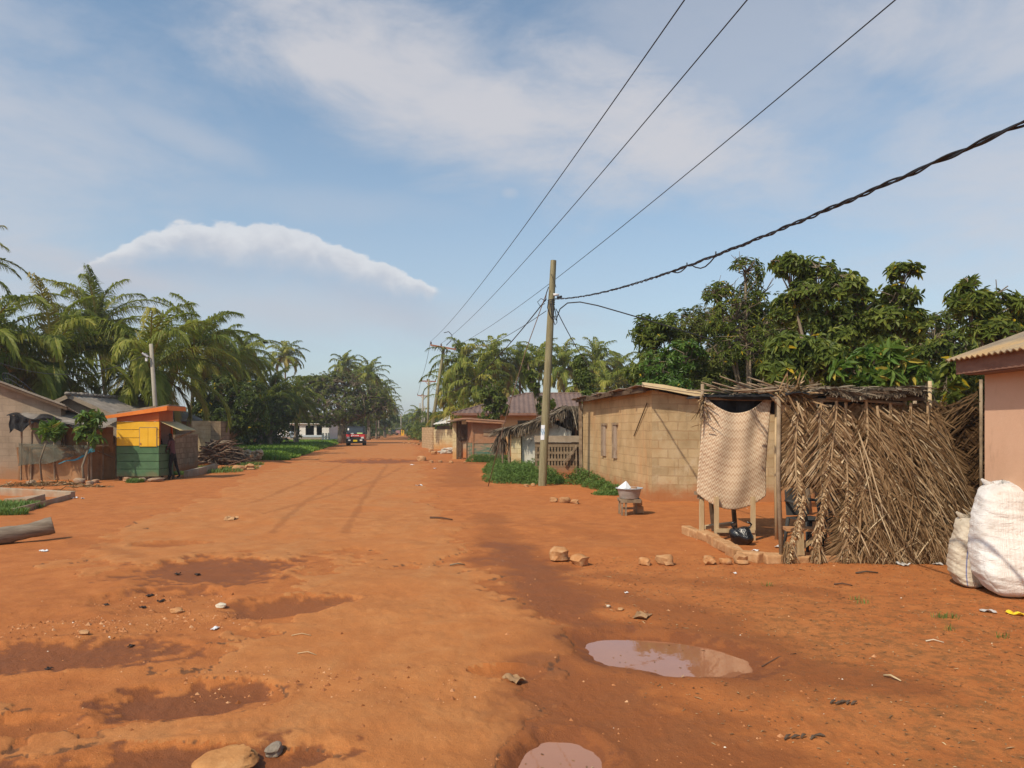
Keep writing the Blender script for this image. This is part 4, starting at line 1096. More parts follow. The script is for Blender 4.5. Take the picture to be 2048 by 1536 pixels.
# ---- people
def person(name, label, loc, face, h, mats, lean=0., arms=((-.02, .28), (-.02, .28)), step=.1, group=None, crouch=0):
    """one skinned body, cut into skin / top / trousers / hair by height"""
    t = thing(name, label, 'person', loc, group)
    s = h/1.7
    V = [(0, 0, .92), (0, 0, 1.05), (0, 0, 1.25), (0, .0, 1.40), (0, .01, 1.50), (0, .02, 1.60), (0, .02, 1.69)]
    Rr = [(.135, .10), (.12, .09), (.15, .10), (.13, .085), (.05, .05), (.078, .092), (.045, .055)]
    E = [(i, i+1) for i in range(6)]
    def chain(start, pts, rad):
        k = start
        for p, r in zip(pts, rad):
            V.append(p); Rr.append((r, r)); E.append((k, len(V)-1)); k = len(V)-1
        return k
    for sg, st in ((-1, step), (1, -step)):
        chain(0, [(sg*.095, 0, .86), (sg*.10, st*.6+.03, .48), (sg*.105, st, .09), (sg*.12, st+.13, .035)], [.088, .058, .04, .035])
    for sg, (fx, fy) in zip((-1, 1), arms):
        k = chain(3, [(sg*.19, 0, 1.38), (sg*(.23+max(0, fx)), fy*.3, 1.12), (sg*(.22+fx), fy, .95), (sg*(.22+fx), fy+.05, .89)], [.052, .042, .030, .030])
        for q in range(5):
            chain(k, [(sg*(.20+fx+.012*q), fy+.07+.01*q, .84), (sg*(.2+fx+.012*q), fy+.09, .80+(.03 if q in (0, 4) else 0))], [.009, .008])
    me = bpy.data.meshes.new('body'); me.from_pydata(V, E, []); o = bpy.data.objects.new('body_cage', me); COL.objects.link(o)
    sk = o.modifiers.new('skin', 'SKIN'); sk.use_smooth_shade = True
    for v, r in zip(me.skin_vertices[0].data, Rr): v.radius = r
    me.skin_vertices[0].data[0].use_root = True
    sb = o.modifiers.new('sub', 'SUBSURF'); sb.levels = 1; sb.render_levels = 1
    dg = bpy.context.evaluated_depsgraph_get()
    m2 = bpy.data.meshes.new_from_object(o.evaluated_get(dg)); bpy.data.objects.remove(o)
    rot = yawm(face); sh = Matrix(((1, 0, 0), (0, 1, lean), (0, 0, 1)))
    for p in m2.polygons:
        c = sum((m2.vertices[i].co for i in p.vertices), Vector())/len(p.vertices)
        arm = abs(c.x) > .17 and c.z < 1.2
        p.material_index = 0 if (c.z > 1.45 or arm or c.z < .1) else (1 if c.z > .93 else 2)
        if c.z > 1.60 and c.y < .06 or c.z > 1.68: p.material_index = 3
    for v in m2.vertices: v.co = rot@(sh@v.co)*s
    m2.name = 'body'
    bo = link_mesh('body', m2, mats, t)
    # face
    hc = Vector(loc)+rot@(sh@Vector((0, .02, 1.6)))*s
    f = rot@Vector((0, 1, 0)); sd_ = rot@Vector((1, 0, 0))
    mb = MB(); mb.rock(hc+f*.092*s, (.012*s, .012*s, .018*s), random.Random(1), 1); mb.build('nose', mats[0], t, smooth=True)
    for q in (-1, 1): mb = MB(); mb.rock(hc+sd_*.08*s*q, (.012*s, .018*s, .03*s), random.Random(1), 1); mb.build('ear', mats[0], t, smooth=True)
    return t
person('person', 'slim person in dark trousers and plum top leaning at the kiosk counter', (at(351, 960, 24.05).x, 24.05, 0), R(95), 1.56, [M_skin, M_top, M_trouser, M_hair], .10, ((.05, .25), (.02, .3)), .12)
person('person', 'person standing inside the yellow kiosk behind the counter', (at(324, 900, 23.95).x-.1, 23.85, .12), R(-80), 1.58, [M_skin, M_trouser, M_trouser, M_hair], 0)
person('person', 'distant person in pale blue clothes walking past the white building', (at(583, 882, 84).x, 84, 0), R(200), 1.6, [M_skin, M_paleblue, M_paleblue, M_hair], 0, step=.16)

# ---- grass verge, white building
def blades(name, label, region, n, h, seed, m=None, w=.012, cat='grass'):
    rs = np.random.RandomState(seed)
    P = region(rs, n); n = len(P)
    a = rs.uniform(0, 6.283, n); ln = h*rs.uniform(.5, 1.2, n)*P[:, 3]; lean_ = rs.uniform(.1, .7, n)
    b = P[:, :3]; d = np.stack([np.cos(a)*lean_, np.sin(a)*lean_, np.ones(n)], 1)
    s = np.stack([-np.sin(a), np.cos(a), np.zeros(n)], 1)*(w*rs.uniform(.7, 1.4, n)*P[:, 4])[:, None]
    mid = b+d*(ln*.55)[:, None]; tip = mid+(d+np.stack([np.cos(a)*lean_, np.sin(a)*lean_, -.3*np.ones(n)], 1))*(ln*.35)[:, None]
    V = np.concatenate([np.stack([b-s, b+s, mid+s*.8, mid-s*.8], 1), np.stack([mid-s*.8, mid+s*.8, tip+s*.1, tip-s*.1], 1)])
    T = np.clip(rs.normal(.5, .2, n), 0, 1)
    o = quads(name, V, m or M_grass, tint=np.concatenate([T, T]))
    return tag(o, label, cat, kind='stuff')
def verge(rs, n):
    # strip between the left edge of the road and the trees, Y 38..84
    Y = 38+46*rs.rand(n)**1.1; L = interp(Y, ROAD_L)
    w = np.interp(Y, [38, 45, 60, 84], [1.6, 5.5, 8, 6]); X = L-.5-.5*fbm(Y*.7, Y*0, 5)-w*rs.rand(n)**1.3
    sc = np.interp(Y, [38, 84], [1, 1.5])
    return np.stack([X, Y, np.zeros(n), np.ones(n)*np.clip((L-.3-X)/1.5, .35, 1.), sc*1.6], 1)
blades('grass', 'bright green grass verge in front of the white building', verge, 30000, .5, 3, w=.018)
def kiosk_verge(rs, n):
    out = []
    for (px, py, r) in ((445, 944, .8), (478, 938, .8), (395, 938, .7), (270, 966, .25), (12, 1014, .5), (30, 1018, .5), (352, 950, .3), (500, 930, .6), (20, 1030, .3)):
        g = gnd(px, py); k = n//9; a = rs.rand(k)*6.28; q = r*rs.rand(k)**.6
        out.append(np.stack([g.x+np.cos(a)*q, g.y+np.sin(a)*q, np.zeros(k), np.ones(k)*.55, np.ones(k)*.8], 1))
    return np.concatenate(out)
blades('grass', 'short tufts of grass around the kiosk and drain', kiosk_verge, 4500, .32, 4, M_weed)
def make_whitebuilding():
    Y = 86.; t = thing('white_building', 'long low white building with dark openings behind the grass verge', 'building', (-25, Y, 0))
    x0, x1 = at(525, 870, Y).x, at(658, 870, Y).x; zt, zb = 2.05, 0.9
    ops = [(578, 599), (611, 628), (633, 644)]
    mb = MB(); mb.box(((x0+x1)/2, Y+.1, zb/2), (x1-x0, .2, zb)); mb.box(((x0+x1)/2, Y+.1, zt+.13), (x1-x0, .2, .26+.0))
    edges = [x0]+[at(p, 870, Y).x for o in ops for p in o]+[x1]
    for a, b in zip(edges[::2], edges[1::2]): mb.box(((a+b)/2, Y+.1, (zb+zt)/2), (b-a, .2, zt-zb-.004))
    for x in (x0+.1, x1-.1): mb.box((x, Y+3, 1.1), (.2, 5.8, 2.2))
    mb.build('wall', M_white, t)
    mb = MB(); mb.box(((x0+x1)/2, Y+3, 2.28), (x1-x0+.3, 6.6, .07)); mb.build('roof', M_white, t)
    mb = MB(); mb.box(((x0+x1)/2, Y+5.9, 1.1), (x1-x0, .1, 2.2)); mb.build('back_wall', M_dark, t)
    mb = MB(); mb.box(((x0+x1)/2, Y-.04, .78), (x1-x0, .06, .22)); mb.build('dado_band', M_dado, t)
    t2 = thing('garden_wall', 'low rough stone wall in front of the white building', 'wall', (-25, 83, 0))
    mb = MB(); mb.bar((at(528, 880, 83).x, 83, .28), (at(648, 880, 84).x, 84, .28), .25, .6, jit=.03); mb.build('blockwork', M_concrete, t2)
    mb = MB()
    for px in (646, 652, 658): mb.box((at(px, 880, 82.5).x, 82.5, .55), (.22, .22, 1.25))
    mb.each('gate_post', M_white, t2)
M_white = mat('white_paint', [(.66, .64, .58), (.74, .72, .68)], 2, .8, .1)
M_dado = mat('pale_blue_band', [(.42, .48, .55), (.5, .55, .6)], 2, .8, .1)
make_whitebuilding()
# ================================================================== RIGHT SIDE
C0 = Vector((3.27, 16.6, 0)); CL = Vector((2.33, 23.4, 0)); CR = Vector((8.2, 16.35, 0))
def onwall(px, py, a, b, off=0.):
    r = (px-CX)/F; dx, dy = b.x-a.x, b.y-a.y
    t = (r*a.y-a.x)/(dx-r*dy); p = a+(b-a)*t
    p = Vector((p.x, p.y, H-(py-HY)/F*p.y)); n = Vector((dy, -dx, 0)).normalized()
    if n.y > 0 and abs(n.y) > abs(n.x) or n.x > 0 and abs(n.x) >= abs(n.y): n = -n
    return p+n*off
def make_blockhouse():
    t = thing('block_house', 'tan sandcrete block house with low patched tin roof', 'house', C0)
    zt = lambda x: 2.66-.21*min(max(x-3.3, 0), 1.3)-.05*max(x-4.6, 0)
    mb = MB(); xs = [C0.x, 3.9, 4.6, 5.6, CR.x]
    yf = lambda x: lerp(C0.y, CR.y, (x-C0.x)/(CR.x-C0.x))
    mb.prism([(C0.x, C0.y, -.15)]+[(CR.x, CR.y, -.15)]+[(x, yf(x), zt(x)-.06) for x in xs[::-1]], (0, .18, 0)); mb.build('front_wall', M_block, t)
    d = (CL-C0).normalized(); n = Vector((d.y, -d.x, 0))
    a = C0+d*.004+Vector((-.004, 0, 0)); L = CL.copy()
    mb = MB(); mb.prism([(a.x, a.y, -.15), (L.x, L.y, -.15), (L.x, L.y, 2.62), (a.x, a.y, 2.60)], n*.18); mb.build('side_wall', M_render, t)
    mb = MB(); mb.bar((CL.x-.06, CL.y-.02, -.1), (CL.x-.09, CL.y-.02, 2.62), .10, .10); mb.each('corner_post', M_woodgrey, t)
    # roof: two flights of bent sheets
    mb = MB(); rg = random.Random(6); e = -d
    for i in range(8):   # strips across the depth, edges jogging along the side wall
        f0, f1 = i/8, (i+1)/8
        p0 = (C0-d*.35).lerp(CL+d*.15, f0); p1 = (C0-d*.35).lerp(CL+d*.15, f1)
        ov = -.22-rg.uniform(0, .14); z = lambda q: 2.70+rg.uniform(-.015, .025)-.03*abs(q-.2)
        A, B = p0+Vector((ov, 0, z(f0))), p1+Vector((ov, 0, z(f1)))
        corr_sheet(mb, A, B+Vector((0, .12, .0)), A+Vector((1.75, 0, -.27)), B+Vector((1.75, .12, -.27)), .08, .01, .006, wob=.012, nv=6, rg=rg)
        corr_sheet(mb, A+Vector((1.6, 0, -.235)), B+Vector((1.6, .12, -.235)), A+Vector((5.6, 0, -.47)), B+Vector((5.6, .12, -.47)), .08, .01, .006, wob=.012, nv=6, rg=rg)
    mb.build('roof', M_tinrust, t, smooth='auto')
    mb = MB()
    mb.bar(C0-d*.1+Vector((-.2, 0, 2.60)), CL+Vector((-.2, 0, 2.62)), .06, .11, jit=.01)
    for i in range(5):
        q = .12+.2*i; p = C0.lerp(CL, q); mb.bar(p+Vector((-.34, 0, 2.65)), p+Vector((1.2, 0, 2.5)), .05, .07)
    mb.bar(C0.lerp(CL, .35)+Vector((-.27, 0, 2.63)), C0.lerp(CL, .75)+Vector((-.26, 0, 2.60)), .05, .13, jit=.02)
    mb.each('eave_timber', M_wooddark, t)
    mb = MB(); y = C0.y-.34
    xs = [2.98, 3.5, 4.0, 4.5, 5.2, 6.2]; zz = [2.76, 2.70, 2.60, 2.50, 2.46, 2.42]
    for i in range(len(xs)-1):
        mb.prism([(xs[i], y, zz[i]-.10-.02*(i > 0)), (xs[i+1], y, zz[i+1]-.12), (xs[i+1], y, zz[i+1]), (xs[i], y, zz[i])], (0, .02, 0))
    mb.build('fascia', M_cream, t)
    # two narrow shuttered window slots
    for (xa, xb, ya, yb) in ((1206, 1215, 851, 912), (1228, 1237, 850, 917)):
        p0, p1 = onwall(xa, ya, C0, CL, .02), onwall(xb, yb, C0, CL, .02)
        c = (p0+p1)/2; dirv = (CL-C0).normalized(); w = (Vector((p0.x, p0.y, 0))-Vector((p1.x, p1.y, 0))).length
        M = Matrix((dirv, Vector((-dirv.y, dirv.x, 0)), Vector((0, 0, 1)))).transposed()
        mb = MB(); mb.box(c, (w*.52, .05, p0.z-p1.z), M, 0, .006); so = mb.build('shutter', M_shutter, t)
        mb = MB(); mb.box(c+dirv*w*.40+Vector((-.01, 0, 0)), (w*.2, .07, p0.z-p1.z+.03), M); mb.box(c+Vector((-.012, 0, (p0.z-p1.z)/2+.03)), (w, .07, .06), M); mb.build('frame', M_woodgrey, so)
    mb = MB(); a, b = onwall(1298, 806, C0, CL, .05), onwall(1270, 872, C0, CL, .03); mb.tube([a, b], .014, 5); mb.build('stick', M_wooddark, t)  # thin dark line on the side wall, built as a slim rod
    return t
M_shutter = mat('bleached_shutter_board', [(.27, .2, .14), (.36, .28, .21)], 6, .9, .4, stretch=(1, 1, .2), extra=blotch((.18, .1, .05), 5, .5, .68, .6))
make_blockhouse()

# ---- perforated block fence between hut and block house
def make_ventwall():
    Y = 24.6; x0, x1 = at(1070, 900, Y).x, at(1162, 900, Y).x
    t = thing('block_fence', 'weathered block fence with rows of vertical slots', 'fence', ((x0+x1)/2, Y, 0))
    mb = MB(); w = x1-x0; xc = (x0+x1)/2
    for z0, z1 in ((-.1, .42), (.58, .66), (.82, .9), (1.06, 1.22)): mb.box((xc, Y, (z0+z1)/2), (w, .14, z1-z0))
    n = int(w/.105)
    for row in ((.42, .58), (.66, .82), (.9, 1.06)):
        for i in range(n): mb.box((x0+w*(i+.5)/n, Y, sum(row)/2), (w/n*.58, .128, row[1]-row[0]-.002))
    mb.box((xc, Y+.09, .7), (w, .03, .8))
    mb.build('blockwork', M_fenceblk, t)
    mb = MB(); mb.box((xc, Y-.02, 1.34), (w+.04, .2, .22)); mb.build('coping', M_concrete, t)
    mb = MB(); a = at(1152, 895, Y-.15); mb.bar(a, at(1127, 927, Y-.2), .05, .07); mb.bar(a+Vector((0, .02, .08)), (a.x+.02, a.y, 0), .05, .05); mb.each('prop', M_woodgrey, t)
make_ventwall()

# ---- thatch
def strips(P, D, ln, w, rs, sag=.25, up=(0, 0, 1)):
    """thin dry strips: (n,3) start, direction; bent by gravity"""
    D = nrm(D); n = len(P); ln = np.broadcast_to(ln, n)[:, None]; w = np.broadcast_to(w, n)[:, None]
    S = nrm(np.cross(D, np.array(up)+rs.normal(0, .5, (n, 3)))); dn = np.array([0, 0, -1.])
    p1 = P+D*ln*.4+dn*ln*sag*.12; p2 = P+D*ln*.75+dn*ln*sag*.42; p3 = P+D*ln+dn*ln*sag
    return np.concatenate([np.stack([P-S*w*.4, P+S*w*.4, p1+S*w*.5, p1-S*w*.5], 1), np.stack([p1-S*w*.5, p1+S*w*.5, p2+S*w*.45, p2-S*w*.45], 1),
                           np.stack([p2-S*w*.45, p2+S*w*.45, p3+S*w*.1, p3-S*w*.1], 1)])
def make_hut():
    Y0, Y1 = 26.6, 30.6
    t = thing('thatched_hut', 'small hut with sagging grey thatch and stained white wall', 'hut', (1., Y0, 0))
    xl, xm, xr = at(1000, 855, 27.2).x, at(1130, 820, 28.5).x, 3.6
    ze, zr = 1.62, 2.52
    mb = MB()
    mb.grid(lambda u, v: (lerp(xl, xm, u), lerp(Y0-.3, Y1, v)+.1*math.sin(u*7), lerp(ze, zr, u)-.14*math.sin(math.pi*u)+.05*math.sin(v*8+u*5)), 16, 12, 0, (0, 0, -.12))
    mb.grid(lambda u, v: (lerp(xm, xr, u), lerp(Y0+.2, Y1, v)+.1*math.sin(u*7), lerp(zr, zr-.05, u)+.05*math.sin(v*8+u*5)), 10, 10, 0, (0, 0, -.12))
    mb.build('thatch', M_thatch_in, t, smooth=True)
    rs = np.random.RandomState(3); n = 2600; u, v = rs.rand(n), rs.rand(n)
    P = np.stack([xl+(xm-xl)*u, Y0-.35+(Y1-Y0)*v, ze+(zr-ze)*u-.14*np.sin(np.pi*u)+.04+.05*np.sin(v*8+u*5)], 1)
    D = np.stack([-(xm-xl)*np.ones(n), rs.normal(0, .8, n)-.5, -(zr-ze)*np.ones(n)+rs.normal(0, .25, n)], 1)
    V = [strips(P, D, rs.uniform(.25, .6, n), .035, rs, .12)]; T = [np.tile(np.clip(rs.normal(.5, .22, n), 0, 1), 3)]
    # hanging fringe at the eaves
    n = 700; u = rs.rand(n); left = rs.rand(n) < .45
    P = np.where(left[:, None], np.stack([np.full(n, xl)+.05, Y0-.3+(Y1-Y0)*u, np.full(n, ze)], 1),
                 np.stack([xl+(xm-xl)*u, np.full(n, Y0-.34), ze+(zr-ze)*u-.14*np.sin(np.pi*u)], 1))
    D = np.stack([rs.normal(-.15, .25, n), rs.normal(-.1, .2, n), -np.ones(n)], 1)
    V.append(strips(P, D, np.where(left, rs.uniform(.3, 1.1, n), rs.uniform(.12, .45, n)), .04, rs, .05)); T.append(np.tile(np.clip(rs.normal(.4, .2, n), 0, 1), 3))
    n = 500; P = np.stack([rs.uniform(xm-.3, xr, n), np.full(n, Y0+.1)+rs.normal(0, .05, n), zr-.05+rs.normal(0, .04, n)], 1)
    D = np.stack([rs.normal(.25, .35, n), rs.normal(-.1, .2, n), -np.ones(n)], 1)
    V.append(strips(P, D, rs.uniform(.3, 1.0, n), .045, rs, .0)); T.append(np.tile(np.clip(rs.normal(.4, .25, n), 0, 1), 3))
    quads('thatch_straw', np.concatenate(V), M_thatch, t, np.concatenate(T))
    mb = MB(); a, b = at(1044, 900, Y0).x, at(1100, 900, Y0).x
    mb.prism([(a, Y0, -.1), (b+.8, Y0, -.1), (b+.8, Y0, 1.6), (b, Y0, 1.95), (a, Y0, 1.5)], (0, .15, 0)); mb.build('white_wall', M_whitewall, t)
    mb = MB(); a, b = at(1022, 900, Y0-.1).x, at(1042, 900, Y0-.1).x; mb.box(((a+b)/2, Y0, .72), (b-a, .3, 1.62)); mb.build('pillar', M_yellowwall, t)
    mb = MB()
    for x in (xl+.1, xl+.35, a-.1): mb.tube([(x, Y0-.1, -.1), (x+.03, Y0-.1, 1.6)], .035, 6)
    for x in (xm+.3, xm+.9): mb.tube([(x, Y0+.4, 0), (x, Y0+.4, 2.5)], .05, 6)
    mb.each('post', M_woodgrey, t)
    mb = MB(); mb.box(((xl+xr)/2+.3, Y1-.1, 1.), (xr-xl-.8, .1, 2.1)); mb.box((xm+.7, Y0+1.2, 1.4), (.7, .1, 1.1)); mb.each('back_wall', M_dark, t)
make_hut()

# ---- house with brown ribbed roof
def make_brownhouse():
    Y0, Y1 = 43., 51.; xl, xr = at(905, 828, Y0).x, 12.0; ze, zr = 2.62, 4.02
    t = thing('brown_roofed_house', 'ochre house under a brown ribbed hip roof', 'house', ((xl+xr)/2, Y0, 0))
    ym = (Y0+Y1)/2; rl = Vector((at(1050, 783, ym).x, ym, zr)); rr = Vector((xr-3, ym, zr))
    A, B, C_, D = Vector((xl, Y0-.4, ze)), Vector((xr, Y0-.4, ze)), Vector((xr, Y1+.4, ze)), Vector((xl, Y1+.4, ze))
    mb = MB()
    up = Vector((0, ym-Y0+.4, zr-ze)); nn = Vector((0, -(zr-ze), ym-Y0+.4)).normalized()
    def front(u, v):
        x = lerp(A.x, B.x, u); k = min(1, (x-A.x)/(rl.x-A.x), (B.x-x)/(B.x-rr.x)); return Vector((x, A.y, ze))+up*(k*v)+nn*.03*math.sin(x/.3*2*math.pi)
    mb.grid(front, 280, 3, 0, nn*-.02)
    mb.add([A+Vector((-.01, 0, 0)), D, rl+Vector((-.01, 0, .01)), A+Vector((-.01, 0, -.03)), D+Vector((0, 0, -.03)), rl+Vector((0, 0, -.03))], [(0, 2, 1), (3, 4, 5), (0, 1, 4, 3)])
    mb.add([rr, rl, C_, D], [(0, 1, 3, 2)]); mb.add([rr, B, C_], [(0, 1, 2)])
    ro = mb.build('roof', M_tinbrown, t, smooth='auto')
    mb = MB(); mb.tube([rl, rr], .07, 6); mb.tube([rl, A], .06, 6); mb.build('ridge_cap', M_tinbrown, ro)
    mb = MB(); mb.bar(A+Vector((.1, 0, -.06)), B+Vector((0, 0, -.06)), .04, .14); mb.build('fascia', M_fascia, t)
    mb = MB(); mb.box(((xl+xr)/2+.1, ym, 1.25), (xr-xl-.9, Y1-Y0-.3, 2.6)); mb.build('wall', M_ochre, t)
    # lower lean-to with orange end wall left of it
M_ochre = mat('ochre_wall_paint', [(.42, .25, .10), (.5, .31, .14), (.55, .36, .18)], 1.5, .9, .2, extra=FOOT)
make_brownhouse()

# ---- old red and green kiosk
def make_oldkiosk():
    Y = 36.6; x0, x1 = at(946, 900, Y).x, at(1002, 900, Y).x; xs, ys = at(936, 900, 37.7).x, 37.7
    t = thing('old_kiosk', 'weathered wooden kiosk with faded red top and peeling green boards', 'kiosk', ((x0+x1)/2, Y, 0))
    mb = MB(); plank_wall(mb, (x0, Y), (x1, Y), .12, .95, .21, .04); plank_wall(mb, (x0, Y+.03), (xs, ys), .12, .95, .21, .04); mb.build('lower_wall', M_oldgreen, t)
    mb = MB(); mb.bar((x0, Y, 1.5), (x1, Y, 1.5), .035, 1.09); mb.bar((x0, Y+.02, 1.5), (xs, ys, 1.5), .035, 1.09); mb.build('upper_wall', M_oldred, t)
    a, b = at(967, 860, Y).x, x1-.03
    mb = MB(); plank_wall(mb, (a, Y-.035), (b, Y-.035), 1.32, 1.68, .18, .02); mb.build('shutter', M_oldbrown, t)
    mb = MB()
    for x, y in ((x0, Y-.03), (x1, Y-.03)): mb.box((x, y, 1.05), (.07, .07, 1.95))
    for z in (.98, 1.95): mb.box(((x0+x1)/2, Y-.03, z), (x1-x0, .03, .06))
    mb.each('frame_post', M_oldred, t)
    mb = MB(); mb.prism([(x0-.35, Y-.45, 2.18), (x1+.25, Y-.45, 2.04), (x1+.25, Y-.45, 2.10), (x0-.35, Y-.45, 2.25)], (0, 2.2, 0)); mb.prism([(xs-.7, Y+.2, 2.13), (x0-.36, Y-.2, 2.19), (x0-.36, Y-.2, 2.25), (xs-.7, Y+.2, 2.2)], (0, 1.6, 0)); mb.build('roof', M_oldroof, t)
    mb = MB(); mb.prism([(x0-.33, Y-.42, 2.04), (x1+.2, Y-.42, 1.93), (x1+.2, Y-.42, 2.035), (x0-.33, Y-.42, 2.175)], (0, .03, 0)); mb.build('fascia', M_oldred, t)
    mb = MB()
    for x in (x0+.1, x1-.1): mb.box((x, Y+.1, .03), (.2, .2, .2))
    mb.each('foot', M_wooddark, t)
    # porch frame left of it
    Y2 = 39.5; q = lambda px: at(px, 900, Y2).x
    t2 = thing('market_shelter', 'open timber shelter with plank roof and cream half door', 'shelter', (q(925), Y2, 0))
    mb = MB()
    for px in (915, 921, 935): mb.box((q(px), Y2, 1.05), (.12, .12, 2.2))
    mb.box((q(926), Y2, 1.06), (q(937)-q(913), .06, .1)); mb.box((q(926), Y2, 1.8), (q(937)-q(913), .06, .1)); mb.each('post', M_wooddark, t2)
    mb = MB(); mb.box((q(928), Y2+.06, .55), (q(936)-q(921), .05, .95)); mb.build('half_door', M_creamdirty, t2)
    mb = MB(); mb.box((q(911), Y2+.1, 1.0), (.32, .3, 2.0)); mb.build('pillar', M_yellowwall, t2)
    mb = MB(); rg = random.Random(4)
    for i in range(9): mb.bar((q(897)+i*.03, Y2-.7+i*.25, 2.10+rg.uniform(-.04, .04)), (q(942), Y2-.6+i*.25, 2.25+rg.uniform(-.04, .05)), .22, .05)
    mb.build('roof', M_woodgrey, t2)
    mb = MB(); mb.box((q(926), Y2+1.4, 1.0), (q(937)-q(906), .06, 1.9)); mb.build('back_panel', M_wooddark, t2)
M_oldbrown = mat('worn_brown_board', [(.22, .14, .08), (.3, .2, .12), (.35, .25, .16)], 4, .9, .3)
M_oldroof = mat('reddish_roof_plank', [(.26, .14, .09), (.36, .22, .15)], 4, .85, .3)
M_creamdirty = mat('dirty_cream_board', [(.40, .29, .18), (.5, .38, .25)], 3, .85, .2, extra=dirt_foot((.5, .17, .05), .3, .75))
make_oldkiosk()

# ---- yellowed compound wall and the house behind it
def make_compound():
    Y = 58.; q = lambda px, y=Y: at(px, 900, y).x
    t = thing('compound_wall', 'sunlit yellowed block wall between the leaning pole and the old kiosk', 'wall', (q(885), Y, 0))
    mb = MB(); mb.box(((q(868)+q(916))/2, Y, .76), (q(916)-q(868), .2, 1.72)); mb.build('blockwork', M_yellowwall, t)
    mb = MB(); mb.bar((q(867), Y-.08, .85), (q(846, 64), 64., .85), .2, 1.9); mb.build('side_blockwork', M_mudwall, t)
    t = thing('white_roofed_shed', 'shed with white tin roof behind the yellowed compound wall', 'shed', (q(885, 64), 63, 0))
    a, b, Y1 = q(866, 62), q(945, 62), 62
    mb = MB(); corr_sheet(mb, (a, Y1-.5, 2.05), (b-1.5, Y1-.5, 2.25), (a+1.8, Y1+4, 3.3), (b-1.5, Y1+4, 3.5), .25, .02, .02); mb.build('roof', M_whitetin, t, smooth='auto')
    mb = MB(); mb.box(((a+b)/2, Y1+.5, .95), (b-a-.6, .2, 2.0)); mb.build('wall', M_gable, t)
    mb = MB(); mb.box(((q(902, 61)+q(944, 61))/2, 61., 2.7), (q(944, 61)-q(902, 61), 1.2, .75)); mb.build('ochre_panel', M_ochre, t)
    mb = MB(); rg = random.Random(5)
    for i in range(9): mb.bar((q(888, 59.5)+rg.uniform(0, 1), 59.4+rg.uniform(-.3, .5), 1.75+i*.07), (q(920, 59.5)+rg.uniform(-.8, .3), 59.4+rg.uniform(-.3, .5), 1.85+i*.08), .14, .06)
    single('plank_stack', mb, M_woodgrey, 'stack of planks above the yellowed wall', 'planks')
    c = gnd(904, 907); mb = MB()
    for i in range(30):
        a_ = rg.gauss(.1, .4); p = Vector((c.x+rg.uniform(-.6, .6), c.y+rg.uniform(-.4, .4), .08+rg.uniform(0, .35)*(1-abs(rg.uniform(-1, 1)))))
        d = Vector((math.cos(a_), math.sin(a_), rg.uniform(-.15, .2)))*rg.uniform(.25, .55); mb.tube([p-d, p+Vector((0, 0, rg.uniform(-.05, .1))), p+d], [.06, .055, .04], 6)
    single('branch_heap', mb, M_whitelog, 'heap of bleached white branches in front of the old kiosk shelter', 'branch heap')
M_mudwall = mat('crumbling_mud_wall', [(.38, .24, .12), (.5, .35, .2), (.58, .44, .28)], 4, .95, .5, extra=brick_extra((.25, .14, .06), .4, .2, .02, .7, .2))
M_whitelog = mat('bleached_branch', [(.42, .38, .31), (.58, .54, .47)], 5, .9, .3)
make_compound()

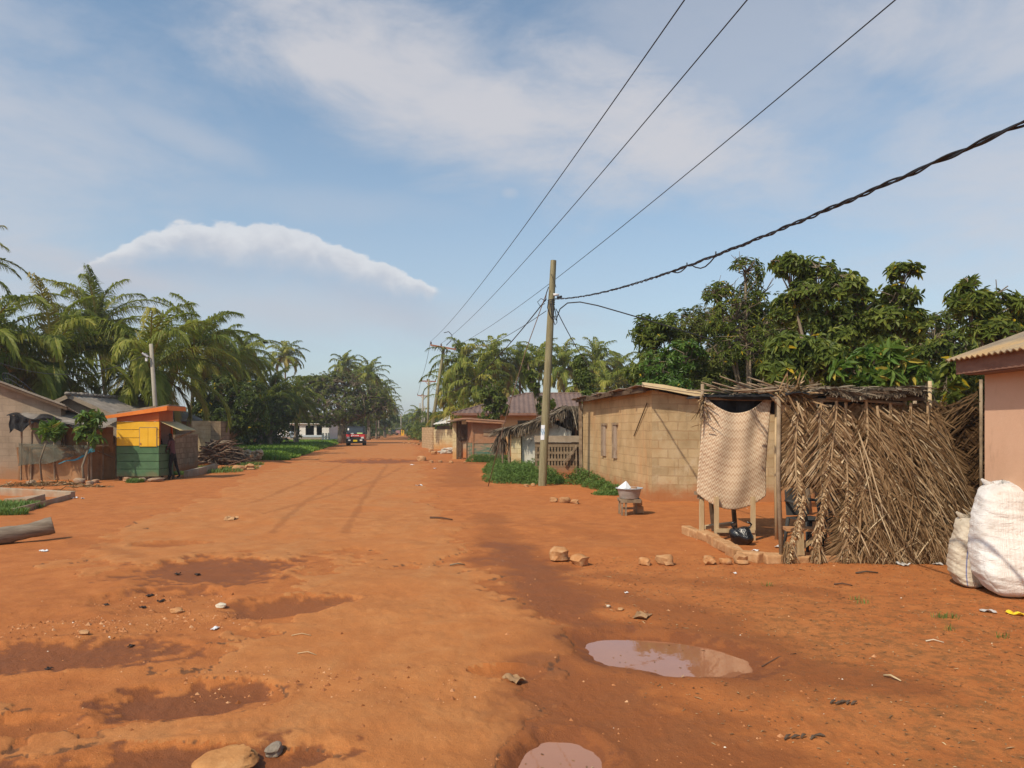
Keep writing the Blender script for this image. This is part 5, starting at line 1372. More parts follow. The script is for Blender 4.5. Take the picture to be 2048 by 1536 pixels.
# ---- the palm-frond shack
SX0, SX1, SY = 3.38, 5.62, 9.0
def wall_frond(t, u0, zt, u1, zb, seed, nl=75, ll=.55, swing=0., down=.75, spread=1., depth=0., dens=1., tint=.62, rach=True, w=.0165, wv=.3, opening=True):
    """a dry frond hung on the front wall: midrib from (u0,zt) to (u1,zb), leaflets woven close to the wall"""
    rs = np.random.RandomState(seed); V = []; n = nl
    f = np.linspace(.02, .98, n)+rs.normal(0, .003, n)
    bx = u0+(u1-u0)*f+.02*np.sin(f*5+seed); bz = zt+(zb-zt)*f
    for sg in (-1, 1):
        keep = rs.rand(n) < dens
        a = R(90)*(1-down)+rs.normal(0, .10, n)         # angle above straight-down from horizontal
        dx = sg*np.cos(np.pi/2-a)*spread+swing; dz = -np.cos(a)
        m = np.hypot(dx, dz); dx, dz = dx/m, dz/m
        ln = ll*rs.uniform(.7, 1.2, n)*np.clip(.65+.9*f, 0, 1)*np.clip(1.5-f*.9, .45, 1)
        ln = np.minimum(ln, np.maximum(bz-.01, .05)/np.maximum(-dz, .15)*1.02)
        ln = np.where(dx < 0, np.minimum(ln, np.maximum(.03, (bx-SX0+.005)/np.maximum(-dx, .05))), ln)
        if opening:
            ln = np.where((bx+dx*ln < 4.16) & (bz+dz*ln < .92) & (sg < 0), np.minimum(ln, np.maximum(.10, (bz-.95)/np.maximum(-dz, .2))), ln)
        ln = rlim(bx, bz, np.stack([dx, 0*dx, dz], 1), ln, .1)
        y0 = SY-.035-depth-rs.uniform(0, .025, n); wave = wv*rs.normal(0, .06, n)
        S = np.stack([-dz, rs.normal(0, .35, n), dx], 1); S = nrm(S)*(w*rs.uniform(.7, 1.3, n))[:, None]*.5
        pts = []
        for q, (cx_, cz_, oy) in enumerate(((0, 0, 0), (.36, .36, -.03), (.7, .7, -.015), (1, 1, .0))):
            k = cx_
            pts.append(np.stack([bx+dx*ln*k+swing*.12*ln*k*k, y0+oy+rs.normal(0, .014, n)*(q > 0), bz+dz*ln*k-.12*ln*k*k+wave*k], 1))
        for q in range(3):
            w0, w1 = (.7, 1, .85, .2)[q], (.7, 1, .85, .2)[q+1]
            V.append(np.stack([pts[q]-S*w0, pts[q]+S*w0, pts[q+1]+S*w1, pts[q+1]-S*w1], 1)[keep])
    V = np.concatenate(V); T = np.clip(rs.normal(tint, .17, len(V)), 0, 1)
    MI = np.zeros(len(V), int)
    if rach:
        k = 12; ff = np.linspace(0, 1, k); r = .02-.012*ff
        P = np.stack([u0+(u1-u0)*ff+.02*np.sin(ff*5+seed), SY-.055-depth+0*ff, zt+(zb-zt)*ff], 1)
        X = np.array([1., 0, 0]); Yv = np.array([0, 1., 0])
        for aa, bb in ((-X, -Yv), (-Yv, X), (X, -X)):
            q = np.stack([P[:-1]+aa*r[:-1, None], P[:-1]+bb*r[:-1, None], P[1:]+bb*r[1:, None], P[1:]+aa*r[1:, None]], 1)
            V = np.concatenate([V, q]); T = np.concatenate([T, np.full(len(q), .8)])
    return quads('palm_frond', V, M_frond, t, T)
RL = ([0, .5, .9, 1.3, 1.65, 2.1, 3], [1962, 1945, 1925, 1898, 1880, 1850, 1840])
def rlim(x, z, D, ln, sag):
    for _ in range(3):
        ze = np.maximum(z+D[:, 2]*ln-sag*ln, 0); xe = x+D[:, 0]*ln; lim = (np.interp(ze, *RL)-CX)/F*SY
        ln = np.where(xe > lim, ln*np.clip((lim-x)/np.maximum(xe-x, 1e-3), .08, 1), ln)
    return ln
def make_shack():
    t = thing('palm_frond_shack', 'shack walled with dry woven palm fronds under a flat thatch roof', 'shack', ((SX0+SX1)/2, SY+1, 0))
    rg = random.Random(12); rs = np.random.RandomState(12)
    xp = lambda px, Y=SY: at(px, 900, Y).x; zp = lambda py, Y=SY: H-(py-HY)/F*Y
    # woven bed behind the loose leaves
    def bed(x0, x1, zb, zt, n, seed, yy, ang=38, tint=.40, w=.022, ll=.42):
        r2 = np.random.RandomState(seed); x = r2.uniform(x0, x1, n); z = r2.uniform(zb, zt, n); sg = r2.choice([-1, 1], n)
        a = np.radians(ang)+r2.normal(0, .16, n); D = np.stack([sg*np.cos(a), np.zeros(n), -np.sin(a)], 1)
        L = ll*r2.uniform(.7, 1.2, n); L = np.minimum(L, np.maximum(z-.0, .04)/np.sin(a)); L = np.where(sg < 0, np.minimum(L, np.maximum(.03, (x-SX0)/np.cos(a))), L); S = np.stack([np.sin(a), r2.normal(0, .1, n), sg*np.cos(a)], 1)*w*.5
        p0 = np.stack([x, yy+r2.uniform(-.012, .012, n), z], 1); V = []
        for k in range(2):
            a0, a1 = p0+D*(L*k/2)[:, None], p0+D*(L*(k+1)/2)[:, None]; a1 = a1+np.stack([0*x, r2.normal(0, .008, n), 0*x], 1)
            V.append(np.stack([a0-S, a0+S, a1+S*(1 if k == 0 else .4), a1-S*(1 if k == 0 else .4)], 1))
        return np.concatenate(V), np.tile(np.clip(r2.normal(tint, .13, n), 0, 1), 2)
    Vs, Ts = zip(bed(SX0+.25, xp(1680), 1.14, zp(812), 1300, 1, SY), bed(xp(1700), xp(1850), .0, zp(806), 3400, 2, SY), bed(xp(1840), xp(1885), .0, 1.6, 900, 4, SY), bed(xp(1860), xp(1925), .0, zp(960), 800, 3, SY),
                 bed(xp(1700), xp(1930), .0, .5, 900, 5, SY-.01), bed(SX0+.12, xp(1600), 1.2, zp(812), 420, 6, SY))
    quads('woven_wall', np.concatenate(Vs), M_frond, t, np.concatenate(Ts))
    mb = MB()
    mb.grid(lambda u, v: (lerp(xp(1690), lerp(xp(1940), xp(1846), v**1.2), u), SY+.02+.01*math.sin(u*19+v*13), lerp(.0, zp(812), v)), 20, 14, 0, (0, .02, 0))
    mb.grid(lambda u, v: (lerp(SX0+.15, xp(1692), u), SY+.02+.01*math.sin(u*19+v*13), lerp(.98+.1*math.sin(u*9), zp(815), v)), 12, 10, 0, (0, .02, 0))
    mb.build('woven_mat', M_matback, t)
    # hung fronds
    L = [(1592, 806, 1590, 1010, 60, .30, 0, .62), (1640, 804, 1636, 1000, 62, .42, 0, .58), (1690, 806, 1688, 1120, 75, .38, .05, .6), (1730, 800, 1735, 1110, 80, .5, .15, .6),
         (1775, 806, 1770, 1120, 80, .5, .3, .6), (1665, 802, 1660, 960, 50, .40, .05, .55), (1812, 806, 1822, 1122, 80, .55, .4, .62), (1848, 804, 1866, 1124, 80, .5, .45, .62), (1750, 812, 1790, 1120, 60, .6, .5, .65)]
    for i, (a, b, c, d, nl, ll, sw, dn) in enumerate(L):
        wall_frond(t, xp(a), zp(b), xp(c), max(zp(d), .03), 40+i, nl, ll, sw, dn, 1., .004*i, .95, .58+.08*(i < 3))
    # the three that hang to the ground across the opening
    for i, (a, b, c, d, ll) in enumerate(((1600, 990, 1572, 1126, .13), (1640, 985, 1626, 1128, .16), (1688, 985, 1683, 1124, .16))):
        wall_frond(t, xp(a), zp(b), xp(c), max(zp(d), .02), 70+i, 46, ll, .0, .72, 1., .03, 1., .66, opening=False)
    for i, (px, py) in enumerate(((1572, 1100), (1630, 1098), (1690, 1100))):   # dry fans at the foot
        n = 60; a = rs.uniform(-.5, .5, n); P = np.stack([np.full(n, xp(px))+a*.05, SY-.05+rs.normal(0, .02, n), np.full(n, zp(py))+rs.uniform(-.05, .12, n)], 1)
        D = np.stack([np.sin(a)*.9, rs.normal(-.15, .15, n), -np.cos(a)], 1)
        quads('frond_tip', strips(P, D, np.minimum(.24, P[:, 2]*1.0), .016, rs, .05), M_frond, t, np.tile(np.clip(rs.normal(.6, .2, n), 0, 1), 3))
    # loose swept leaves to the right
    n = 1150; f = rs.rand(n); x = xp(1700)+(xp(1880)-xp(1700))*rs.rand(n)**.75; z = rs.uniform(.25, zp(815), n)
    a = np.radians(np.clip(rs.normal(44, 18, n), 2, 100)); D = np.stack([np.cos(a), rs.normal(-.06, .07, n), -np.sin(a)], 1); ln = rs.uniform(.4, 1.0, n); ln = np.minimum(ln, z/(np.sin(a)+.42)/1.02)
    ln = np.minimum(ln, np.maximum(.1, (xp(1962)-x)/np.cos(a)))
    ln = rlim(x, z, D, ln, .42); P = np.stack([x, SY-.05-rs.uniform(0, .05, n), z], 1); V = strips(P, D, ln, rs.uniform(.008, .017, n), rs, .42, (0, 1, 0))
    n2 = 420; x = rs.uniform(xp(1700), xp(1900), n2); z = rs.uniform(.15, 1.0, n2); a = np.radians(rs.normal(60, 20, n2)); D = np.stack([np.cos(a)*rs.choice([1, 1, -1], n2), rs.normal(-.08, .08, n2), -np.sin(a)], 1)
    P2 = np.stack([x, SY-.08-rs.uniform(0, .06, n2), z], 1); V2 = strips(P2, D, rlim(x, z, D, np.minimum(rs.uniform(.25, .6, n2), z/np.abs(D[:, 2])/1.1), .1), rs.uniform(.008, .016, n2), rs, .1, (0, 1, 0))
    quads('loose_leaf', np.concatenate([V, V2]), M_frond, t, np.concatenate([np.tile(np.clip(rs.normal(.52, .28, n), 0, 1), 3), np.tile(np.clip(rs.normal(.48, .28, n2), 0, 1), 3)]))
    # posts
    for i, (px, Y, py_t, r, py_b) in enumerate(((1558, SY-.02, 790, .03, 1126), (1692, SY+.05, 800, .028, 1124), (1810, SY+.05, 790, .03, 1124), (1860, SY+.05, 762, .028, 1126), (1405, 10.95, 768, .032, 1075), (1553, 10.9, 785, .028, 1080), (1830, 11.6, 800, .035, 1065), (1648, 10.6, 870, .02, 1085))):
        x = at(px, 900, Y).x; zt = H-(py_t-HY)/F*Y
        mb = MB(); mb.tube([(x+(.04 if i in (0, 7) else 0), Y, -.08), (x-.01, Y, zt*.5), (x, Y, zt)], [r, r*.95, r*.85], 7); mb.each('post', M_woodgrey if i in (0, 4, 7, 6) else M_woodpale, t, smooth=True)
    # roof
    zr0, zr1 = zp(788), 2.42
    def roof(u, v):
        return Vector((lerp(3.42+.35*3.0*v if v < .64 else 2.92, lerp(5.2, 5.3, v), u), lerp(SY-.12, 11.9, v), lerp(2.16, 2.27, v)+.025*math.sin(u*9+v*5)+.02*math.sin(u*23)))
    mb = MB(); mb.grid(lambda u, v: roof(u, v)+Vector((0, 0, -.03)), 20, 20, 0, (0, 0, -.02)); 
    mb.grid(lambda u, v: (lerp(2.95, 4.1, u), 10.98+.03*math.sin(u*17), lerp(2.24, 2.0+.07*math.sin(u*11)-.1*math.sin(u*3.1), v)), 22, 5, 0, (0, .012, 0))
    mb.grid(lambda u, v: (lerp(xp(1640), xp(1815), u), SY+.06+.02*math.sin(u*15), lerp(2.12, 1.98+.03*math.sin(u*14), v)), 22, 4, 0, (0, .012, 0))  # black strip standing in for the dark of the gap below the roof
    mb.build('roof_tarp_and_gap_strip', M_tarp, t)
    mb = MB(); mb.grid(lambda u, v: roof(.22+.74*u, .62*v)+Vector((0, -.02, .02)), 20, 12, 0, (0, 0, -.045)); mb.build('thatch', M_thatch_in, t, smooth=False)
    n = 1000; u, v = rs.rand(n), rs.rand(n)**1.2
    P = np.array([tuple(roof(.2+.8*a, b*.8)) for a, b in zip(u, v)])+np.array([0, -.03, .03]); D = np.stack([rs.normal(.3, .6, n), -np.ones(n)*.55, rs.normal(0, .05, n)], 1)
    V1 = strips(P, D, rs.uniform(.12, .35, n), .018, rs, .10)
    n3 = 420; P = np.array([tuple(roof(a, 0)) for a in .3+.68*rs.rand(n3)])+np.array([0, -.03, -.02]); D = np.stack([rs.normal(.2, .6, n3), rs.normal(-.2, .2, n3), -np.ones(n3)], 1)
    V3 = strips(P, D, rs.uniform(.03, .08, n3), .02, rs, .05)
    quads('roof_straw', np.concatenate([V1, V3]), M_thatch, t, np.concatenate([np.tile(np.clip(rs.normal(.55, .2, n), 0, 1), 3), np.tile(np.clip(rs.normal(.42, .2, n3), 0, 1), 3)]))
    mb = MB()
    for i in range(17):   # sticks sticking up along the left part of the roof
        x = lerp(2.9, 4.1, i/17)+rg.uniform(-.04, .04); y = rg.uniform(10.5, 11.1); d = Vector((rg.uniform(-.75, -.4), rg.uniform(-.3, .3), rg.uniform(.05, .26)))*rg.uniform(.5, .9)
        p = Vector((x+.3, y, 2.25+rg.uniform(-.02, .05))); mb.tube([p, p+d*.5+Vector((0, 0, .01)), p+d], [.018, .015, .008], 5)
    for i in range(10):
        p = Vector((lerp(3.3, 4.2, i/10), rg.uniform(9.2, 10.4), 2.24)); d = Vector((rg.uniform(.5, .9), rg.uniform(-.3, .2), rg.uniform(-.02, .16)))*rg.uniform(.4, .8); mb.tube([p-d*.4, p, p+d], [.013, .013, .007], 5)
    mb.bar((2.9, 10.95, 2.17), (4.1, 10.9, 2.14), .05, .05); mb.bar((3.35, SY+.03, 2.05), (5.25, SY+.03, 2.08), .05, .05); mb.bar((3.4, SY+.0, 2.1), (4.0, 10.9, 2.15), .04, .05)
    mb.bar((xp(1650), SY-.04, zp(795)), (xp(1800), SY-.06, zp(808)), .03, .035)
    mb.each('roof_stick', M_woodgrey, t, smooth=True)
    n = 90; P = np.stack([xp(1580)+rs.normal(0, .1, n), SY+rs.normal(0, .05, n), 2.15+rs.normal(0, .05, n)], 1); D = np.stack([rs.normal(.5, .5, n), rs.normal(-.1, .2, n), rs.normal(-.3, .8, n)], 1)
    V = strips(P, D, rs.uniform(.15, .4, n), .02, rs, .1)
    n = 60; P2 = np.stack([2.97+rs.normal(0, .03, n), 10.9+rs.normal(0, .03, n), 2.0+rs.normal(0, .12, n)], 1); D = np.stack([rs.normal(0, .5, n), rs.normal(-.1, .4, n), rs.normal(-.5, .4, n)], 1)
    V2 = strips(P2, D, rs.uniform(.1, .3, n), .02, rs, .1)
    for V in (V, V2): quads('torn_frond', V, M_frond, t, np.clip(rs.normal(.45, .2, len(V)), 0, 1))
    # spiked end panels right of the roof
    for i, (px, pyt, pyb, w_, Y) in enumerate(((1857, 765, 905, .36, SY+.08),)):
        mb = MB(); x = at(px, 900, Y).x
        mb.grid(lambda u, v: (x-.02-w_*u*(1-.55*v)*1.0, Y+.01+.015*math.sin(u*13), lerp(H-(pyb-HY)/F*Y, H-(pyt-HY)/F*Y-.34*u**.6, v)), 10, 10, 0, (0, .012, 0)); mb.build('end_panel', M_thatch_in, t)
M_matback = mat('brown_woven_backing', [(.12, .068, .032), (.22, .13, .065), (.30, .19, .1)], 5, .95, .9, 60, (1, 1, 3), spec=.05, bdist=.02)
make_shack()

# ---- patterned cloth hung on the left of the shack
def make_cloth():
    m, t, b, out = newmat('scalloped_knit_cloth')
    tc = t.n('ShaderNodeTexCoord'); s = t.n('ShaderNodeSeparateXYZ'); t.link(tc.outputs['UV'], s.inputs[0]); u, v = s.outputs[0], s.outputs[1]
    zig = t.math('PINGPONG', t.math('MULTIPLY', u, 20), .5)                     # small pointed scallops
    row = t.math('ADD', t.math('MULTIPLY', v, 24), t.math('MULTIPLY', zig, 1.6))
    fr = t.math('FRACT', row); band = t.mr(t.math('ABSOLUTE', t.math('SUBTRACT', fr, .5)), .08, .42)
    wide = t.math('SINE', t.math('MULTIPLY', t.math('ADD', v, t.math('MULTIPLY', zig, .02)), 2*math.pi*11))
    f = t.math('ADD', t.math('MULTIPLY', band, .62), t.math('MULTIPLY', wide, .13), clamp=True)
    n = t.noise(tc.outputs['UV'], 5, 5, .6); f = t.math('ADD', f, t.math('MULTIPLY', t.math('SUBTRACT', n, .5), .5), clamp=True)
    t.link(t.ramp(f, [(.70, .56, .40), (.58, .405, .27), (.36, .19, .12)]), b.inputs['Base Color'])
    b.inputs['Roughness'].default_value = .95; b.inputs['Specular IOR Level'].default_value = .05
    tr = t.n('ShaderNodeBsdfTranslucent'); tr.inputs['Color'].default_value = (.5, .34, .22, 1); ms = t.n('ShaderNodeMixShader'); ms.inputs[0].default_value = .12
    t.link(b.outputs[0], ms.inputs[1]); t.link(tr.outputs[0], ms.inputs[2]); t.link(ms.outputs[0], out.inputs[0])
    t.link(t.bump(band, .5, .006), b.inputs['Normal'])
    Y = 10.86
    TL, TR, BL, BR = at(1411, 792, Y), at(1545, 781, Y), at(1394, 985, Y), at(1532, 990, Y)
    def fn(u, v):
        p = TL.lerp(TR, u).lerp(BL.lerp(BR, u), v)
        s_ = 4*u*(1-u)
        p.z -= .30*s_*(1-v)**1.1*(1 if u < .5 else 1)+.235*s_*v
        p.x += .03*math.sin(v*3.1)*(-1 if u > .5 else -.3)*abs(2*u-1)
        p.y += -.05*math.sin(v*math.pi)*s_+.018*math.sin(u*17+v*2)*(1-.5*v)+.012*math.sin(u*7+v*9)
        if v > .97: p.z -= .01*abs(math.sin(u*60))
        return p
    mb = MB(); mb.grid(fn, 64, 72, 0, (0, .006, 0))
    tag(mb.build('hanging_cloth', m, origin=fn(.5, 1), smooth=True), 'pink and cream scalloped cloth hung on poles at the left of the frond shack', 'cloth')
    # wooden table frame below it
    t = thing('table_frame', 'rough timber table frame standing behind the hanging cloth', 'table', (3.4, 11.1, 0))
    q = lambda px, py, Y: at(px, py, Y)
    mb = MB()
    for px, Y, zt, mi in ((1403, 10.95, .62, 0), (1433, 10.8, .66, 0), (1506, 10.8, .66, 0), (1424, 11.75, .62, 1), (1468, 11.6, .62, 1)):
        x = q(px, 900, Y).x; m_ = MB(); m_.bar((x+(.03 if mi else 0), Y, -.02), (x-(.03 if mi else 0), Y, zt), .055, .075); m_.build('leg', M_wooddark if mi else M_woodpale, t)
    a, b = q(1432, 900, 10.78), q(1508, 900, 10.78); mb.bar((a.x, 10.755, .155), (b.x, 10.755, .15), .03, .06)
    a, b = q(1403, 900, 11.3), q(1468, 900, 11.6); mb.bar((a.x, 11.2, .14), (b.x, 11.6, .15), .10, .05); mb.each('rail', M_woodpale, t)
    mb = MB(); mb.bar((q(1393, 900, 10.9).x, 10.98, .70), (q(1520, 900, 11.0).x, 11.05, .68), .12, .05); mb.bar((q(1396, 900, 11).x, 10.95, .66), (q(1424, 900, 11.7).x, 11.75, .66), .05, .09); mb.each('top_rail', M_woodgrey, t)
make_cloth()
# ---- bench, chairs, bag, kerb inside the shack
def make_inside():
    t = thing('plank_bench', 'plank bench on board legs inside the frond shack', 'bench', (4., 9.45, 0))
    a, b = at(1568, 1060, 9.5), at(1686, 1062, 9.4)
    mb = MB(); mb.bar((a.x, 9.5, .36), (b.x, 9.4, .36), .26, .035); mb.build('seat', M_orangeplank, t)
    for px in (1592, 1690):
        x = at(px, 1090, 9.4).x; m_ = MB(); m_.prism([(x-.04, 9.36, -.02), (x+.10, 9.36, -.02), (x+.085, 9.36, .34), (x+.02, 9.36, .34)], (0, .05, 0)); m_.build('leg', M_woodpale, t)
    mb = MB(); mb.bar((at(1603, 1095, 9.4).x, 9.43, .1), (at(1640, 1078, 9.4).x, 9.43, .3), .035, .05); mb.each('brace', M_woodpale, t)
    def chair(px, Y, rz, lab):
        p = at(px, 900, Y); t = thing('plastic_chair', lab, 'chair', (p.x, Y, 0), 'plastic chairs in the frond shack')
        Mx = yawm(rz); P = lambda x, y, z: Vector((p.x, Y, 0))+Mx@Vector((x, y, z))
        mb = MB(); mb.grid(lambda u, v: P(-.21+.42*u, -.21+.42*v, .43-.03*math.sin(math.pi*u)*math.sin(math.pi*v)), 8, 8, 0, (0, 0, -.02)); mb.build('seat', M_chair, t, smooth='auto')
        mb = MB(); mb.grid(lambda u, v: P((-.2+.4*u)*(1-.1*v), .21+.06*v-.05*math.sin(math.pi*u), .45+.4*v-.05*(2*u-1)**2*v), 10, 6, 0, Mx@Vector((0, .02, 0))); mb.build('backrest', M_chair, t, smooth='auto')
        for sx in (-1, 1):
            mb = MB(); mb.tube([P(sx*.22, -.19, .42), P(sx*.25, -.18, .63), P(sx*.25, .1, .66), P(sx*.2, .24, .66)], .022, 7); mb.build('armrest', M_chair, t, smooth=True)
            for sy in (-1, 1):
                mb = MB(); mb.tube([P(sx*.2, sy*.19, .42), P(sx*.24, sy*.23, 0)], [.03, .02], 7); mb.build('leg', M_chair, t, smooth=True)
    chair(1618, 10.1, R(20), 'dark grey plastic chair nearer the open left end of the shack'); chair(1678, 9.95, R(-30), 'dark grey plastic chair behind the fronds that reach the ground')
    mb = MB(); c = at(1482, 1082, 10.45); rg = random.Random(9); mb.rock((c.x, 10.45, .12), (.17, .13, .145), rg, 3)
    for sx in (-1, 1): mb.tube([(c.x+sx*.08+.02*math.cos(a)*0, 10.45, .22) if a == 0 else (c.x+sx*.08+.07*math.sin(a)*sx, 10.44, .22+.10*math.sin(a/2)) for a in (0, .8, 1.6, 2.4, 3.1)], .014, 5)
    single('plastic_bag', mb, M_blackplas, 'shiny black plastic bag tied on the ground under the hanging cloth', 'bag', smooth=True)
    # earthen kerb of blocks
    path = [gnd(1374, 1068), gnd(1425, 1085), gnd(1480, 1118), gnd(1530, 1128), gnd(1572, 1127)]
    t = thing('block_kerb', 'low curved edging of mud blocks around the shack floor', 'edging', path[2])
    segs = []
    for a, b in zip(path[:-1], path[1:]):
        n = max(1, round((b-a).length/.3))
        segs += [(a.lerp(b, i/n), a.lerp(b, (i+1)/n)) for i in range(n)]
    mb = MB(); rg = random.Random(2)
    for a, b in segs:
        c = (a+b)/2; L = (b-a).length; d = (b-a).normalized(); rr = rg.uniform(.9, 1.05)
        sub = MB(); sub.rock((0, 0, 0), (L*.5*rr, .085, .075), random.Random(rg.random()), 2, 0, box=.85)
        M = Matrix((d, Vector((-d.y, d.x, 0)), Vector((0, 0, 1)))).transposed()
        # rock() applies a random yaw, so rebuild oriented
        bm_v = []
        rng2 = random.Random(rg.random()); s2 = MB(); s2.box((0, 0, 0), (L*rr*.98, .17, .14), None, 0, .018, rng2)
        mb.add([M@v+c+Vector((0, .06, .05)) for v in s2.v], s2.f, s2.uv)
    mb.bar(path[-1]+Vector((.02, .08, .03)), gnd(1690, 1125)+Vector((0, .08, .03)), .16, .12, jit=.02)
    mb.each('edging_block', M_mud, t, bevel=.02)
M_orangeplank = mat('reddish_plank', [(.36, .17, .07), (.46, .24, .11)], 5, .8, .2, stretch=(.2, 1, 1))
make_inside()
# shaded earth floor edge is part of the ground; fence of fronds behind the shack
def make_frondfence():
    t = thing('frond_fence', 'brown palm frond fence in the gap between shack and pink house', 'fence', (6.4, 10.3, 0))
    Y = 10.3; x0, x1 = at(1850, 900, Y).x, at(2010, 900, Y).x
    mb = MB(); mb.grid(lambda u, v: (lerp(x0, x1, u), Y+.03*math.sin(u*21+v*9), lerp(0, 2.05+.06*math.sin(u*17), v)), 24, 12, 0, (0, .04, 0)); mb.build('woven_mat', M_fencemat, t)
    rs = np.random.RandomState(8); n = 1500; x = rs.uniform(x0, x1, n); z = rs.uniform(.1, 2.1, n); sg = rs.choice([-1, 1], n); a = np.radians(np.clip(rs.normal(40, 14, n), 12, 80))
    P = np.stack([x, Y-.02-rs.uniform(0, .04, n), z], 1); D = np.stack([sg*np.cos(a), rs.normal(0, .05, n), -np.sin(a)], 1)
    quads('palm_frond', strips(P, D, np.minimum(rs.uniform(.2, .5, n), z/np.sin(a)), .024, rs, .08, (0, 1, 0)), M_frond, t, np.tile(np.clip(rs.normal(.12, .1, n), 0, 1), 3))  # tint kept low: shade of the recess put into the strip colour
    for px in (1962,):
        x = at(px, 900, Y-.1).x; mb = MB(); mb.tube([(x, Y-.1, 0), (x, Y-.1, H-(760-HY)/F*Y)], .022, 7); mb.each('post', M_woodgrey, t, smooth=True)
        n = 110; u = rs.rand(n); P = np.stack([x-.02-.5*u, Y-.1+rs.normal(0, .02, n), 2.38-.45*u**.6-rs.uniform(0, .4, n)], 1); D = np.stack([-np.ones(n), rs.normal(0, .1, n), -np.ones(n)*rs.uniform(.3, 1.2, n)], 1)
        quads('peaked_frond', strips(P, D, rs.uniform(.15, .35, n), .02, rs, .1, (0, 1, 0)), M_frond, t, np.tile(np.clip(rs.normal(.22, .15, n), 0, 1), 3))  # darkened tint stands in for shade between shack and house
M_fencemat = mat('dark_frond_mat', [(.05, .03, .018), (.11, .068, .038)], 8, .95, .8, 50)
make_frondfence()

# ---- pink house at the right edge
def make_pink():
    X = 5.26; Yf = X/((1969.5-CX)/F)
    t = thing('pink_house', 'salmon pink rendered house with weathered corrugated roof at the right edge', 'house', (X, Yf, 0))
    mb = MB(); mb.box((X+2.5, Yf-4.0, 1.25), (5., 8., 2.7)); mb.build('wall', M_pink, t)
    # roof: eave line runs towards the camera, slope rises to the right
    ex, zE = X-.33, 2.47; sl = .36
    mb = MB(); corr_sheet(mb, (ex, Yf+.18, zE), (ex, Yf-8.2, zE), (ex+5.6, Yf+.18, zE+5.6*sl), (ex+5.6, Yf-8.2, zE+5.6*sl), .09, .013, .012, nv=8, wob=.006)
    mb.build('roof', M_asbestos, t, smooth='auto')
    mb = MB(); mb.bar((ex+.10, Yf+.12, zE-.075), (ex+.10, Yf-8.1, zE-.075), .03, .17); mb.prism([(ex+.1, Yf+.10, zE-.16), (ex+1.8, Yf+.10, zE-.16+1.7*sl), (ex+1.8, Yf+.10, zE-.02+1.7*sl), (ex+.1, Yf+.10, zE-.02)], (0, .03, 0)); mb.build('fascia', M_fascia, t)
    mb = MB(); mb.box((X-.1, Yf-4, zE-.165), (.24, 8.0, .02)); mb.build('soffit', M_fascia, t)
make_pink()

# ---- two stuffed sacks
def sack(name, label, c, base_w, depth, h, lean, yaw, seed, mat_, stripe=None, tops=.55, group='stuffed sacks by the pink house', bulge=.16, pinch=.0):
    rg = random.Random(seed); ph = [rg.uniform(0, 6) for _ in range(8)]; t = thing(name, label, 'sack', c, group); c = Vector(c); Mx = yawm(yaw)
    nu, nv = 96, 90
    def fn(u, v):
        a = 2*math.pi*u; f = v
        g = min(f/.2, 1); prof = math.sqrt(max(.0, 1-(1-min(f/.07, 1))**2))*(.62+.38*g)
        if f > .86: prof *= math.sqrt(max(0, 1-((f-.86)/.14)**2))*.75+.25*(1-((f-.86)/.14)**6)
        prof = max(prof, .02)
        w = base_w/2*(1+bulge*math.sin(math.pi*min(1, f*1.05)))*(1-.12*f)
        ca, sa = math.cos(a), math.sin(a)
        e = .62; x = math.copysign(abs(ca)**e, ca)*w*prof; y = math.copysign(abs(sa)**e, sa)*depth/2*prof*(1+.1*math.sin(3*f+ph[0]))
        k = .003*math.sin(f*58+2.2*math.sin(a*2+ph[1])+ph[2])*(abs(sa)**.5+.2)+.005*math.sin(f*21+3*a+ph[3])+.013*math.sin(f*7-2*a+ph[4])-.0035*(1-abs(math.sin(f*14+1.6*math.sin(a+ph[5])+ph[1])))**7-.004*(1-abs(math.sin(f*37+4.5*math.sin(a*2+ph[2]))))**6-.012*(1-abs(math.sin(a*3+2*math.sin(f*5+ph[6]))))**8*(1-f)+.002*math.sin(f*90+5*a)
        x += ca*k*1.0; y += sa*k
        z = f*h+.02*math.sin(a+ph[5])*f
        return c+Mx@Vector((x+lean[0]*(f**1.15)+pinch*(1-g)**1.5, y+lean[1]*f, z))
    mb = MB(); mb.grid(fn, nu, nv, 0); o = mb.build('sack_body', mat_, t, smooth=True)
    for sg in (-1, 1):
        e0 = fn(.25-.2*sg, .985)+Mx@Vector((sg*.04, 0, -.01)); m2 = MB(); m2.tube([e0-Mx@Vector((sg*.07, 0, .03)), e0, e0+Mx@Vector((sg*.055, -.01, .05))], [.05, .035, .012], 8); m2.build('corner_ear', mat_, t, smooth=True)
    return t, fn, Mx
